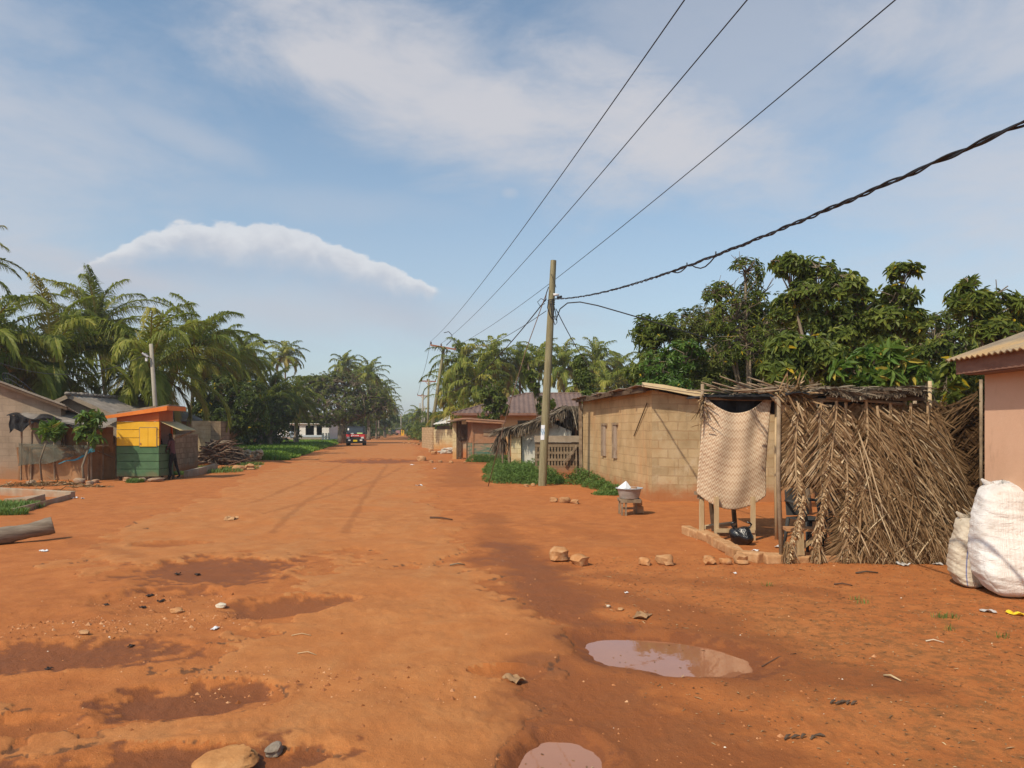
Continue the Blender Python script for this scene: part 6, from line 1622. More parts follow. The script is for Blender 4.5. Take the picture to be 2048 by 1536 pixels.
def sackmat(name, cols, stripe=None, pitch=160.):
    m, t, b, out = newmat(name)
    tc = t.n('ShaderNodeTexCoord'); s = t.n('ShaderNodeSeparateXYZ'); t.link(tc.outputs['UV'], s.inputs[0])
    n = t.noise(tc.outputs['Object'], 4, 6, .65); c = t.ramp(t.mr(n, .3, .7), cols)
    c = t.mix(t.mr(t.noise(tc.outputs['Object'], 9, 5, .7), .58, .72, 0, .45), c, (.42, .26, .16))
    if stripe:
        for u0, w in stripe:
            d = t.math('ABSOLUTE', t.math('SUBTRACT', s.outputs[0], u0)); c = t.mix(t.mr(d, w, w*.6), c, (.16, .18, .34))
    t.link(c, b.inputs['Base Color']); b.inputs['Roughness'].default_value = .5; b.inputs['Specular IOR Level'].default_value = .35
    wv = t.math('ADD', t.math('SINE', t.math('MULTIPLY', s.outputs[1], 620.)), t.math('SINE', t.math('MULTIPLY', s.outputs[0], 700.)))
    n2 = t.noise(t.mapping(tc.outputs['Object'], (1, 1, 3.2)), 7, 6, .6, 1.2)
    t.link(t.bump(t.math('ADD', t.math('MULTIPLY', wv, .05), n2), .8, .022), b.inputs['Normal'])
    return m
Msk1 = sackmat('white_woven_sack', [(.60, .56, .52), (.70, .67, .64), (.76, .74, .72)], [(.955, .006)])
Msk2 = sackmat('cream_woven_sack', [(.50, .42, .32), (.58, .50, .39), (.64, .56, .45)], [(.70, .007)])
p = gnd(1998, 1200); t_, fn1, _m = sack('stuffed_sack', 'tall bulging white woven sack leaning on the pink wall', (p.x+.19, p.y+.18, -.01), .52, .42, 1.15, (.12, .30), R(-8), 3, Msk1, pinch=.05)
p = gnd(1956, 1178); t_, fn2, _m = sack('stuffed_sack', 'smaller cream woven sack with a blue stripe behind the tall white sack', (p.x, p.y+.14, -.01), .36, .36, .74, (.10, .16), R(-12), 5, Msk2)
rs = np.random.RandomState(4); n = 90; top = fn2(0, 1.)
P = np.array([tuple(top)])+rs.normal(0, .03, (n, 3)); D = np.stack([rs.normal(0, 1, n), rs.normal(-.2, .8, n), rs.normal(.25, .5, n)], 1)
quads('frayed_top', strips(P, D, rs.uniform(.05, .13, n), .014, rs, .1), M_thatch, t_, np.tile(np.clip(rs.normal(.9, .1, n), 0, 1), 3))

# ---- stool with aluminium basin
def make_basin():
    p = gnd(1260, 1030); Y = p.y; x = p.x
    t = thing('wooden_stool', 'small wooden stool carrying the aluminium basin', 'stool', (x, Y, 0))
    mb = MB(); mb.box((x, Y+.1, .30), (.42, .38, .035)); mb.build('seat', M_woodgrey, t)
    mb = MB(); mb.box((x, Y-.09, .265), (.40, .02, .035)); mb.box((x, Y+.29, .265), (.40, .02, .035)); mb.each('apron', M_woodgrey, t)
    for sx, sy, zz in ((-1, -1, 0), (-.55, -1, 0), (1, 1, 0), (-1, 1, 0)):
        m_ = MB(); m_.bar((x+sx*.17, Y+.1+sy*.17, gz(x+sx*.17, Y+.1+sy*.17)-.01), (x+sx*.165, Y+.1+sy*.17, .285), .034, .034); m_.build('leg', M_woodgrey, t)
    mb = MB(); mb.bar((x-.16, Y+.1, .12), (x+.16, Y+.1, .12), .03, .04); mb.build('stretcher', M_woodgrey, t)
    z0 = .318
    mb = MB(); prof = [(.001, z0), (.17, z0), (.19, z0+.01), (.235, z0+.19), (.265, z0+.2), (.262, z0+.21), (.23, z0+.198), (.185, z0+.03), (.001, z0+.025)]
    n = 40; vs = [(x+r*math.cos(2*math.pi*i/n), Y+.08+r*math.sin(2*math.pi*i/n), z) for r, z in prof for i in range(n)]
    mb.add(vs, [(k*n+i, k*n+(i+1) % n, (k+1)*n+(i+1) % n, (k+1)*n+i) for k in range(len(prof)-1) for i in range(n)])
    b = thing('metal_basin', 'dented aluminium basin resting on the small stool', 'basin', (x, Y+.08, z0)); mb.build('bowl', M_metalgrey, b, smooth='auto')
    mb = MB(); mb.tube([(x+.262*math.cos(2*math.pi*i/32), Y+.08+.262*math.sin(2*math.pi*i/32), z0+.205) for i in range(33)], .008, 6); mb.build('rim', M_bluerim, b, smooth=True)
    c = Vector((x-.10, Y+.05, z0+.2)); n = 12
    mb = MB(); vs = [(c.x+.03, c.y, c.z+.15)]+[(c.x+.13*math.cos(i*2*math.pi/n)*(1+.1*(i % 2)), c.y+.12*math.sin(i*2*math.pi/n), c.z+.0+.02*(i % 2)) for i in range(n)]+[(c.x+.11*math.cos(i*2*math.pi/n), c.y+.1*math.sin(i*2*math.pi/n), c.z-.1) for i in range(n)]
    mb.add(vs, [(0, 1+i, 1+(i+1) % n) for i in range(n)]+[(1+i, 1+n+i, 1+n+(i+1) % n, 1+(i+1) % n) for i in range(n)]+[tuple(range(1+n, 1+2*n))])
    single('wrapped_bundle', mb, M_whitecloth, 'white plastic wrapped bundle poking out of the basin', 'bundle')
    mb = MB(); n = 24; prof = [(.001, .0), (.07, .005), (.10, .05), (.10, .09), (.08, .13), (.085, .145), (.001, .14)]
    vs = [(x+.065+r*math.cos(2*math.pi*i/n), Y+.05+r*math.sin(2*math.pi*i/n), z0+.08+z) for r, z in prof for i in range(n)]
    mb.add(vs, [(k*n+i, k*n+(i+1) % n, (k+1)*n+(i+1) % n, (k+1)*n+i) for k in range(len(prof)-1) for i in range(n)])
    single('clay_pot', mb, M_clay, 'small brown clay pot beside the white bundle in the basin', 'pot', smooth='auto')
    mb = MB(); q = gnd(1275, 1032); mb.box((q.x+.09, q.y+.5, .21), (.15, .14, .12), .15, 0, .01); mb.box((q.x+.10, q.y+.5, .07), (.17, .16, .14), .1, 0, .012)
    single('block_stack', mb, M_mud, 'two mud blocks stacked behind the right side of the stool', 'blocks')
M_bluerim = mat('pale_blue_enamel', [(.42, .5, .56), (.52, .6, .66)], 5, .3, 0)
make_basin()

# ---- weeds round the pole and along walls
def weeds(name, label, spots, n, h, seed, leaf=(.06, .022), m=None, k=5):
    rs = np.random.RandomState(seed); C = []; A = []
    tot = sum(s[3] for s in spots)
    for (x, y, r, wgt, hh) in spots:
        c = int(n*wgt/tot); a = rs.rand(c)*6.283; q = r*np.sqrt(rs.rand(c)); 
        px, py = x+np.cos(a)*q, y+np.sin(a)*q*1.0
        top = hh*np.clip(1-(q/r)**2.5, .12, 1)*(.62+.5*fbm(px*2.3, py*2.3, seed)); z = top*(.15+.85*rs.rand(c)**.55)
        C.append(np.stack([px, py, z], 1)); A.append(np.stack([rs.normal(0, .6, c), rs.normal(-.1, .6, c), np.ones(c)], 1))
    C, A = np.concatenate(C), np.concatenate(A)
    V = rosettes(C, A, k, leaf[0], leaf[1], rs, .9, .15, .15, .2); m_ = len(C)*k
    T = np.clip(np.tile(rs.normal(.5, .15, len(C)), k)+rs.normal(0, .12, m_), 0, 1)
    o = quads(name, V, m or M_weed, tint=np.concatenate([T, T])); return tag(o, label, 'weeds', kind='stuff')
sp = []
for i in range(46):
    f = rng.random(); y = 22.0+rng.uniform(0, 7.5); x0, x1 = at(988, 900, y).x, at(1168, 900, y).x
    sp.append((lerp(x0, x1, f), y, rng.uniform(.4, .75), 1., rng.uniform(.4, .72)))
for f in (.1, .3, .5, .7, .9): sp.append((lerp(at(1000, 900, 21.8).x, at(1150, 900, 21.8).x, f), 21.9+rng.uniform(-.2, .3), .5, .7, .38))
weeds('weeds', 'lush low weeds growing around the utility pole', sp, 15000, .6, 5)
sp = [(C0.lerp(CL, f).x-.25, C0.lerp(CL, f).y, .4, .7, .5*f+.1) for f in (.35, .5, .62, .75, .9)]+[(at(px, 935, 36.2).x, 36.1, .5, 1, .5) for px in (950, 965, 980, 995, 1008)]+[(gnd(1200+i*11, 985).x, gnd(1200, 988).y-.2, .3, .4, .12) for i in range(5)]
weeds('weeds', 'weeds along the foot of the block house and the old kiosk', sp, 3800, .5, 6)
def farverge(rs, n):
    Y = 66+90*rs.rand(n)**1.3; Rr = interp(Y, ROAD_R); X = Rr+1.5+.6*fbm(Y*.3, Y*0, 9)+4.5*rs.rand(n)*np.clip((Y-62)/12, .2, 1)
    return np.stack([X, Y, 0*X, np.ones(n)*np.clip(Y/70, 1, 2), np.ones(n)*3], 1)
blades('grass', 'green grass bank along the far right roadside', farverge, 14000, .55, 7)
def farleft(rs, n):
    Y = 84+90*rs.rand(n)**1.2; L = interp(Y, ROAD_L); X = L-.6-5*rs.rand(n)
    return np.stack([X, Y, 0*X, np.ones(n)*np.clip(Y/80, 1, 2), np.ones(n)*3], 1)
blades('grass', 'dark grass strip under the trees along the far left roadside', farleft, 9000, .5, 8)
# ================================================================== PALMS AND TREES
PG = 'coconut palms beyond the left-hand buildings'
def lp(px, py, Y, seed, label, group=PG, lean=0., base_px=None, **kw):
    top = at(px, py, Y); b = Vector((top.x+lean, Y+.3, 0)); return palm('coconut_palm', label, b, top, seed, group, **kw)
lp(108, 732, 33, 1, 'broad coconut palm with orange nuts above the grey building roof', nuts=12, L=4.6, n=36, lean=-.4, e_lo=-50)
lp(298, 738, 34, 2, 'coconut palm with long arching fronds directly behind the lamp pole', nuts=5, L=4.7, n=36, lean=.3, e_lo=-50)
lp(192, 655, 45, 3, 'tall palm rising between the two broad palms on the left', L=4.6, n=32, lean=.5)
lp(-40, 705, 31, 4, 'palm cut off by the left edge above the grey wall', L=4.9, n=32)
lp(392, 705, 43, 5, 'palm with drooping fronds just right of the lamp pole', L=4.6, n=28, lean=-.4)
lp(440, 728, 54, 7, 'palm with yellowing fronds above the dark leafy tree', L=4.5, n=32, dry=4)
lp(482, 735, 62, 8, 'last palm of the left clump beside the open sky', L=4.5, n=32)
lp(-128, 550, 40, 9, 'very tall palm showing only one frond tip at the left edge', L=4.6, n=28)
lp(20, 730, 44, 32, 'shaded palm low behind the grey building roof', L=4.6, n=30)
for i, (px, Y, lab) in enumerate(((215, 36, 'young trunkless palm with upright fronds behind the tiled roof'), (60, 38, 'young trunkless palm behind the satellite dish'))):
    b = at(px, 857, Y); b.z = 0; palm('young_palm', lab, b, b+Vector((0, 0, 1.2)), 60+i, 'young palms on the left', n=16, L=3.2, e_hi=86, e_lo=15, young=.12, dry=0, r=.1)
for i, (px, py, Y, lab) in enumerate(((547, 792, 64, 'oil palm with dark feathery fronds left of the big spreading tree'), (592, 806, 69, 'lower oil palm over the white building'), (520, 815, 60, 'dusky oil palm beside the dark leafy tree'))):
    t = at(px, py, Y); palm('oil_palm', lab, (t.x, Y, 0), t, 20+i, 'oil palms by the grass verge', n=30, L=4.0, nleaf=50, w=.09, ll=.85, young=-.12, dry=1, r=.24, e_lo=-25)
FG = 'coconut palms along the far left roadside'
for i, (px, py, Y, lab) in enumerate(((570, 714, 96, 'single palm standing clear of the trees against the sky'), (690, 734, 112, 'palm poking up behind the crown of the big spreading tree'), (738, 752, 104, 'palm just right of the big spreading tree'),
        (716, 752, 126, 'palm crown tucked between two taller ones by the spreading tree'), (757, 778, 122, 'palm stepping down towards the far end of the road'), (768, 795, 140, 'palm leaning over the far roadside'),
        (752, 812, 112, 'low palm drooping over the road behind the red van'), (780, 812, 175, 'small far palm near the end of the palm row'), (789, 826, 215, 'last tiny palm of the far left row'), (735, 812, 104, 'shaded palm low under the far left row'))):
    lp(px, py, Y, 100+i, lab, FG, n=28, L=3.6, nleaf=30, w=.13, ll=1.0, dry=3, young=-.02)
RG_ = 'coconut palms behind the right-hand houses'
for i, (px, py, Y, lab, kw) in enumerate(((925, 728, 62, 'palm with a thick skirt of dry fronds right of the leaning pole', dict(dry=9, e_lo=-65, n=34)), (985, 722, 66, 'palm with a wind bent crown over the brown roof edge', dict(dry=3)), (1040, 738, 68, 'palm behind the left end of the brown ridge', {}),
        (1078, 722, 78, 'palm crown seen left of the utility pole', {}), (1128, 738, 66, 'palm with yellow fronds right of the utility pole', dict(dry=4)), (1190, 728, 72, 'palm behind the second ivy clad tree', {}),
        (1236, 745, 78, 'small pale palm right of the ivy clad trees', {}), (1282, 768, 64, 'palm low against the bushy mango tree', {}), (900, 775, 72, 'palm with hanging fronds behind the leaning pole', dict(dry=6, e_lo=-60)),
        (955, 770, 60, 'low palm behind the old red kiosk', dict(dry=3)), (1010, 770, 74, 'shaded palm filling the gap above the brown roof', {}), (1160, 770, 74, 'shaded palm behind the brown roof beside the utility pole', {}), (840, 833, 150, 'tiny palm far away behind the crossarm poles', {}), (1215, 780, 62, 'palm low behind the block house roof', {}))):
    k = dict(n=30, L=3.5, nleaf=36, w=.10, ll=1.0, dry=2); k.update(kw); lp(px, py, Y, 200+i, lab, RG_, **k)
b = at(925, 857, 58); b.z = 0
palm('young_palm', 'young palm with a pale green stem behind the white tin roof', b, b+Vector((0, 0, 2.3)), 66, 'young palms on the right', n=16, L=3.9, nleaf=34, e_hi=86, e_lo=0, young=.12, dry=0, r=.16, w=.08)

def lob(lst, Y, dy=.8): return [((at(px, py, Y).x, Y+o, at(px, py, Y).z), (r/F*Y, r/F*Y*dy, (rz or r)/F*Y)) for px, py, r, rz, o in lst]
TG = 'trees rising behind the block house and shack'
def bt(name, label, bx, Y, lobes, seed, **kw):
    b = at(bx, 857, Y); b.z = 0; return broadleaf(name, label, b, lob(lobes, Y), seed, kw.pop('group', TG), **kw)
# right-hand garden trees
bt('mango_tree', 'dense mango tree with dark drooping leaves at the left of the garden trees', 1340, 22, [(1335, 700, 60, 70, 0), (1300, 660, 42, 34, .2), (1375, 650, 45, 40, .4), (1300, 745, 50, 45, -.3), (1380, 745, 60, 50, 0), (1350, 780, 70, 30, 0)], 301, leaf=(.19, .055), k=7, n_ros=1200, tint=(.48, .18), trunk_r=.14)
bt('bushy_tree', 'bushy bright leaved tree in front of the dark mango', 1330, 19.5, [(1325, 735, 48, 40, 0), (1370, 715, 45, 35, 0), (1330, 780, 60, 30, 0)], 302, leaf=(.15, .06), k=6, n_ros=420, leafmat=M_leaf_l, tint=(.42, .2), trunk_r=.07)
bt('spindly_tree', 'spindly tree with bare pale twigs and sparse leaves against the sky', 1500, 19, [(1470, 640, 55, 55, 0), (1520, 590, 45, 50, .3), (1440, 590, 40, 30, .2), (1500, 690, 70, 55, 0), (1490, 545, 36, 32, 0), (1555, 650, 40, 50, .2)], 303, leaf=(.17, .042), k=6, n_ros=560, tint=(.48, .2), bare=60, trunk_r=.09, yellow=.02, grav=.5)
bt('leafy_tree', 'fine leaved tree filling the middle below the spindly twigs', 1450, 20, [(1440, 715, 60, 45, 0), (1500, 740, 60, 45, 0), (1420, 775, 60, 35, 0), (1530, 775, 70, 35, 0), (1560, 715, 45, 45, .4)], 304, leaf=(.16, .05), k=6, n_ros=1000, leafmat=M_leaf_d, tint=(.5, .22), trunk_r=.1, yellow=.02)
bt('almond_tree', 'tree with large glossy leaves reaching highest in the middle', 1640, 16, [(1570, 530, 40, 30, 0), (1640, 545, 48, 34, .2), (1610, 590, 48, 30, 0), (1690, 575, 46, 34, 0), (1680, 625, 55, 32, .2), (1730, 600, 34, 34, 0), (1635, 640, 38, 22, .2), (1745, 650, 34, 34, .1), (1690, 670, 44, 28, 0), (1600, 620, 46, 40, .3), (1650, 690, 50, 34, .2), (1770, 620, 34, 30, .3)], 305, leaf=(.175, .07), k=6, n_ros=1000, tint=(.50, .2), trunk_r=.085, grav=.45, twig_r=.012, yellow=.015, shell=.3)
bt('almond_tree', 'upright tree with a clear trunk and a plume of glossy leaves', 1806, 15.5, [(1810, 545, 36, 20, 0), (1795, 590, 40, 26, 0), (1780, 640, 50, 26, 0), (1825, 650, 32, 34, 0), (1770, 690, 34, 22, 0)], 306, leaf=(.18, .07), k=6, n_ros=430, tint=(.52, .2), trunk_r=.06, fork=.7, grav=.3, yellow=.02, twig_r=.012, shell=.3)
bt('mango_tree', 'tree with rosettes of long leaves above the pink house roof', 1990, 15, [(1975, 605, 50, 34, 0), (1930, 600, 34, 30, 0), (2020, 620, 50, 42, 0), (1985, 660, 55, 36, 0), (2050, 680, 60, 50, .2), (1940, 570, 20, 16, 0)], 307, leaf=(.22, .055), k=8, n_ros=480, tint=(.52, .2), trunk_r=.08, bare=14, grav=.5, yellow=.03, twig_r=.012, shell=.35)
bt('bushy_tree', 'loose crowned tree in the gap between the shack and the pink house', 1880, 19, [(1865, 660, 48, 30, 0), (1900, 690, 50, 34, 0), (1840, 700, 48, 30, 0), (1920, 740, 60, 40, 0), (1850, 760, 50, 40, 0)], 308, leaf=(.17, .065), k=6, n_ros=520, tint=(.45, .22), trunk_r=.08, bare=10)
bt('young_almond_tree', 'low tree with big hanging dark leaves above the frond roof', 1620, 14, [(1590, 700, 55, 40, 0), (1640, 720, 60, 40, 0), (1560, 745, 50, 34, 0), (1680, 750, 50, 30, 0)], 309, leaf=(.20, .07), k=7, n_ros=460, tint=(.48, .2), trunk_r=.05, grav=.6, yellow=.02)
bt('young_almond_tree', 'light green sapling with broad leaves in the middle of the garden', 1720, 13.5, [(1705, 735, 42, 34, 0), (1745, 715, 34, 26, 0), (1720, 765, 44, 26, 0)], 310, leaf=(.24, .09), k=7, n_ros=80, leafmat=M_leaf_l, tint=(.5, .2), trunk_r=.03, grav=.45, yellow=.05, fork=.6, shell=.2)
bt('young_almond_tree', 'yellowish sapling with long upright leaves right of the frond roof', 1815, 12.8, [(1795, 700, 36, 34, 0), (1815, 750, 34, 34, 0), (1782, 740, 30, 26, 0)], 311, leaf=(.32, .085), k=8, n_ros=34, leafmat=M_leaf_l, tint=(.7, .18), trunk_r=.025, grav=.35, yellow=.10, fork=.6, shell=.15)
bt('young_almond_tree', 'sapling with hanging leaves in front of the frond fence', 1892, 10.9, [(1890, 770, 30, 34, 0), (1880, 820, 30, 26, 0), (1910, 735, 26, 30, 0)], 312, leaf=(.26, .07), k=7, n_ros=36, tint=(.55, .2), trunk_r=.02, grav=.7, yellow=.06, fork=.6, shell=.15)
bt('garden_shrub', 'dark shrub behind the block house roof', 1450, 24, [(1400, 760, 80, 50, 0), (1500, 750, 90, 60, 0), (1320, 775, 60, 40, 0)], 313, leaf=(.2, .08), k=6, n_ros=900, tint=(.46, .2), trunk_r=.06, fork=.2)
bt('garden_shrub', 'dark shrub massed behind the frond roof', 1700, 20, [(1620, 740, 80, 55, 0), (1700, 720, 80, 60, .4), (1770, 750, 70, 50, 0), (1560, 700, 60, 60, .5)], 314, leaf=(.2, .08), k=6, n_ros=1100, tint=(.44, .2), trunk_r=.06, fork=.2)
bt('garden_shrub', 'dark shrub low behind the frond fence', 1900, 17, [(1850, 780, 70, 40, 0), (1920, 770, 80, 50, 0), (2000, 740, 80, 60, 0)], 315, leaf=(.2, .08), k=6, n_ros=800, tint=(.46, .2), trunk_r=.06, fork=.2)
# slender leafy trees between the houses
SG = 'ivy clad slender trees by the brown roof'
bt('ivy_tree', 'full ivy clad tree beside the old red kiosk', 985, 38, [(985, 770, 22, 22, 0), (990, 800, 24, 22, 0), (980, 825, 24, 18, 0), (1000, 815, 18, 20, 0), (975, 790, 18, 18, 0)], 320, leaf=(.17, .10), k=6, n_ros=520, tint=(.38, .18), trunk_r=.08, group=SG, shell=.4)
bt('ivy_tree', 'slender ivy clad tree just left of the utility pole', 1082, 34, [(1052, 712, 9, 14, 0), (1056, 738, 11, 18, 0), (1066, 762, 13, 18, 0), (1078, 785, 10, 20, 0), (1083, 808, 9, 20, 0), (1098, 805, 14, 14, -.4)], 321, leaf=(.16, .09), k=6, n_ros=300, tint=(.38, .18), trunk_r=.05, group=SG, shell=.4)
bt('ivy_tree', 'thick ivy clad tree against the left end of the block house', 1172, 30, [(1165, 728, 18, 22, 0), (1172, 760, 20, 24, 0), (1176, 790, 18, 20, 0), (1158, 750, 14, 18, 0)], 322, leaf=(.16, .09), k=6, n_ros=420, tint=(.38, .18), trunk_r=.07, group=SG, shell=.4)
# left-hand trees
LG = 'broad leaved trees by the grass verge'
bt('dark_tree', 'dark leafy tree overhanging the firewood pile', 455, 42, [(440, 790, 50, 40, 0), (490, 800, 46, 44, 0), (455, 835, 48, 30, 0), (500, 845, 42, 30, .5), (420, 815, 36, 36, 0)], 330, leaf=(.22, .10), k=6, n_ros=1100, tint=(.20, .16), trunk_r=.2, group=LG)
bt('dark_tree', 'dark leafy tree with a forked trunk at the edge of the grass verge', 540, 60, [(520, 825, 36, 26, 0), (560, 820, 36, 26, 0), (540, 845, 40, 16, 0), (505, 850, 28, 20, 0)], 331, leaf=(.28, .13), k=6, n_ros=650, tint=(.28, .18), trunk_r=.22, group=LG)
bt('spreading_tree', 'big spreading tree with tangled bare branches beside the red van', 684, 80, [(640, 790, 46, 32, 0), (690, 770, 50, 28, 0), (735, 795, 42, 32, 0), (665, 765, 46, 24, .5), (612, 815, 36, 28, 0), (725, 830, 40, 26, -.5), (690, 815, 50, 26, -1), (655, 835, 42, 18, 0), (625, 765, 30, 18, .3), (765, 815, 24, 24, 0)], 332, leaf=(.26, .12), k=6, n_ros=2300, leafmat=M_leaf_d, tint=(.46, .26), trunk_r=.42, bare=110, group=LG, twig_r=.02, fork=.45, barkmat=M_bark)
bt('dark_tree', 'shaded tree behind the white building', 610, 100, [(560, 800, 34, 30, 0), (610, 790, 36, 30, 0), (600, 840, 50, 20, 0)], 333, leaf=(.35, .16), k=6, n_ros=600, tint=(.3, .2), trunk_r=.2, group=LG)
bt('roadside_tree', 'leafy tree under the palms at the far left roadside', 770, 130, [(745, 840, 26, 14, 0), (775, 840, 20, 14, 2), (760, 820, 20, 14, 4)], 334, leaf=(.4, .2), k=6, n_ros=420, tint=(.4, .2), trunk_r=.2, group=LG)
def leafmass(name, label, rows, n, leaf, seed, m, tint, k=5):
    rs = np.random.RandomState(seed); C = []
    for (x0, y0, x1, y1, h, d) in rows:
        c = n//len(rows); f = rs.rand(c); top = h*(.45+.9*fbm(f*9+seed, f*0+x0, seed))
        C.append(np.stack([x0+(x1-x0)*f+rs.normal(0, d, c), y0+(y1-y0)*f+rs.normal(0, d, c), top*rs.rand(c)**.7], 1))
    C = np.concatenate(C); V = rosettes(C, np.tile([0, -.3, 1.], (len(C), 1))+rs.normal(0, .5, (len(C), 3)), k, leaf[0], leaf[1], rs)
    T = np.clip(np.tile(rs.normal(tint[0], tint[1], len(C)), k), 0, .95)
    return tag(quads(name, V, m, tint=np.concatenate([T, T])), label, 'undergrowth', kind='stuff')
p = lambda px, Y: (at(px, 857, Y).x, Y)
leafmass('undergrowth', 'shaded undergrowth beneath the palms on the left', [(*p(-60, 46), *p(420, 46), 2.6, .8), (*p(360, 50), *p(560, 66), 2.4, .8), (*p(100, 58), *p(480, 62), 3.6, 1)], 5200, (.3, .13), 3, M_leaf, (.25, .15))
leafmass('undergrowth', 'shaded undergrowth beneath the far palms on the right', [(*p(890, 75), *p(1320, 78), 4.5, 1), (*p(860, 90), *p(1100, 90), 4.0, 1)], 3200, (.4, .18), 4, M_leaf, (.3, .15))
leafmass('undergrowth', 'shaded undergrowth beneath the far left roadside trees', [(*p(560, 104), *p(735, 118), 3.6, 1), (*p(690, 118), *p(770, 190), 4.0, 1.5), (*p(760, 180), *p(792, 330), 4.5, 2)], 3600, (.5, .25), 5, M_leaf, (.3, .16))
leafmass('distant_woods', 'hazy line of distant woods closing the road', [(*p(775, 420), *p(905, 420), 7., 3), (*p(790, 560), *p(900, 560), 12., 4), (*p(815, 240), *p(900, 200), 6.0, 2)], 4200, (1.3, .8), 6, M_leaf, (.5, .16))
leafmass('undergrowth', 'green undergrowth along the far right roadside', [(*p(828, 150), *p(880, 100), 1.8, 1), (*p(838, 110), *p(880, 92), 2.4, 1)], 1500, (.4, .2), 7, M_leaf, (.5, .16))

bt('bushy_tree', 'fine leaved pale green tree massed behind the plume tree', 1740, 22, [(1700, 690, 70, 50, 0), (1770, 660, 60, 55, 0), (1640, 660, 60, 60, .3), (1840, 690, 60, 50, 0), (1590, 620, 50, 50, .3), (1720, 620, 50, 40, .2)], 340, leaf=(.16, .055), k=6, n_ros=1500, leafmat=M_leaf_d, tint=(.5, .22), trunk_r=.1, yellow=.02)
bt('bushy_tree', 'fine leaved tree filling the gap behind the pink house roof', 1960, 21, [(1930, 690, 60, 44, 0), (2000, 700, 60, 44, 0), (1890, 640, 34, 24, 0), (2060, 660, 60, 50, 0)], 341, leaf=(.16, .055), k=6, n_ros=800, leafmat=M_leaf_d, tint=(.45, .22), trunk_r=.09, yellow=.02, bare=10)
bt('spindly_tree', 'second twiggy tree with olive leaves left of the tall glossy one', 1420, 21, [(1400, 650, 46, 40, 0), (1450, 640, 46, 44, 0), (1520, 640, 46, 44, .3), (1470, 700, 60, 40, 0)], 342, leaf=(.15, .045), k=6, n_ros=700, leafmat=M_leaf_d, tint=(.5, .22), trunk_r=.08, bare=30, yellow=.02)
# ================================================================== POLES AND WIRES
def para(A, B, sag, n=40, t0=0., t1=1.):
    A, B = Vector(A), Vector(B); out = []
    for i in range(n+1):
        t = lerp(t0, t1, i/n); p = A.lerp(B, t); p.z -= 4*sag*t*(1-t); out.append(p)
    return out
def wire(label, pts, r, name='power_line', group='overhead lines', m=None, extra=None):
    mb = MB(); mb.tube(pts, r, 6)
    if extra: extra(mb)
    return single(name, mb, m or M_wire, label, 'cable', group, smooth=True)
PB = Vector((.885, 21., 0)); PT = at(1107, 521, 21.0)
def make_pole():
    t = thing('utility_pole', 'tall wooden utility pole with a poster, standing in the weeds', 'utility pole', PB)
    mb = MB(); mb.tube([PB-Vector((0, 0, .2)), PB.lerp(PT, .35), PB.lerp(PT, .7), PT], [.124, .120, .105, .086], 18); mb.build('pole', M_pole, t, smooth='auto')
    a = PB.lerp(PT, .205); b = PB.lerp(PT, .27); dirp = (PT-PB).normalized()
    def fn(u, v):
        ang = R(205)+R(62)*u; c = a.lerp(b, v); r = .125
        return c+Vector((math.cos(ang)*r, math.sin(ang)*r, 0))
    mb = MB(); mb.grid(fn, 8, 4, 0, Vector((-.4, -.9, 0))*.004); mb.build('poster', M_poster, t)
    c = at(1103, 598, 20.9); mb = MB()
    for i in range(3): mb.tube([c+Vector((.10*math.cos(q), .10*math.sin(q)+.1, -.02-.06*i)) for q in [k*.45 for k in range(15)]], .014, 5)
    mb.tube([c+Vector((.16, -.05, .04)), c+Vector((.30, -.1, .05))], .035, 7)
    mb.build('clamp_band', M_wire, t, smooth=True)
    mb = MB(); mb.tube([c+Vector((.05, -.04, .12)), c+Vector((.22, -.05, .12))], [.04, .03], 8); mb.build('insulator', M_whiteplas, t, smooth=True)
    mb = MB()
    q = lambda px, py: at(px, py, 20.86)
    mb.tube([q(1097, 600), q(1095, 615), q(1100, 632), q(1108, 640), q(1112, 630), q(1108, 612)], .014, 5); mb.tube([q(1100, 604), q(1103, 628), q(1110, 650), q(1114, 645), q(1113, 632)], .012, 5)
    mb.tube([q(1092, 602), q(1082, 597), q(1075, 604), q(1080, 612), q(1090, 607)], .011, 5); mb.tube([q(1102, 548), q(1109, 563), q(1112, 575)], .010, 5); mb.tube([q(1097, 574), q(1093, 585), q(1091, 600)], .012, 5)
    mb.each('cable_loop', M_wire, t, smooth=True)
m, t, b, out = newmat('poster_print'); M_poster = m
tc = t.n('ShaderNodeTexCoord'); n = t.noise(tc.outputs['UV'], 4, 3, .6); s = t.n('ShaderNodeSeparateXYZ'); t.link(tc.outputs['UV'], s.inputs[0])
band = t.math('MULTIPLY', t.mr(s.outputs[1], .25, .4), t.mr(s.outputs[1], .85, .65))
t.link(t.mix(t.math('MULTIPLY', band, t.mr(n, .4, .55)), (.62, .66, .70), (.12, .24, .36)), b.inputs['Base Color']); b.inputs['Roughness'].default_value = .7
make_pole()

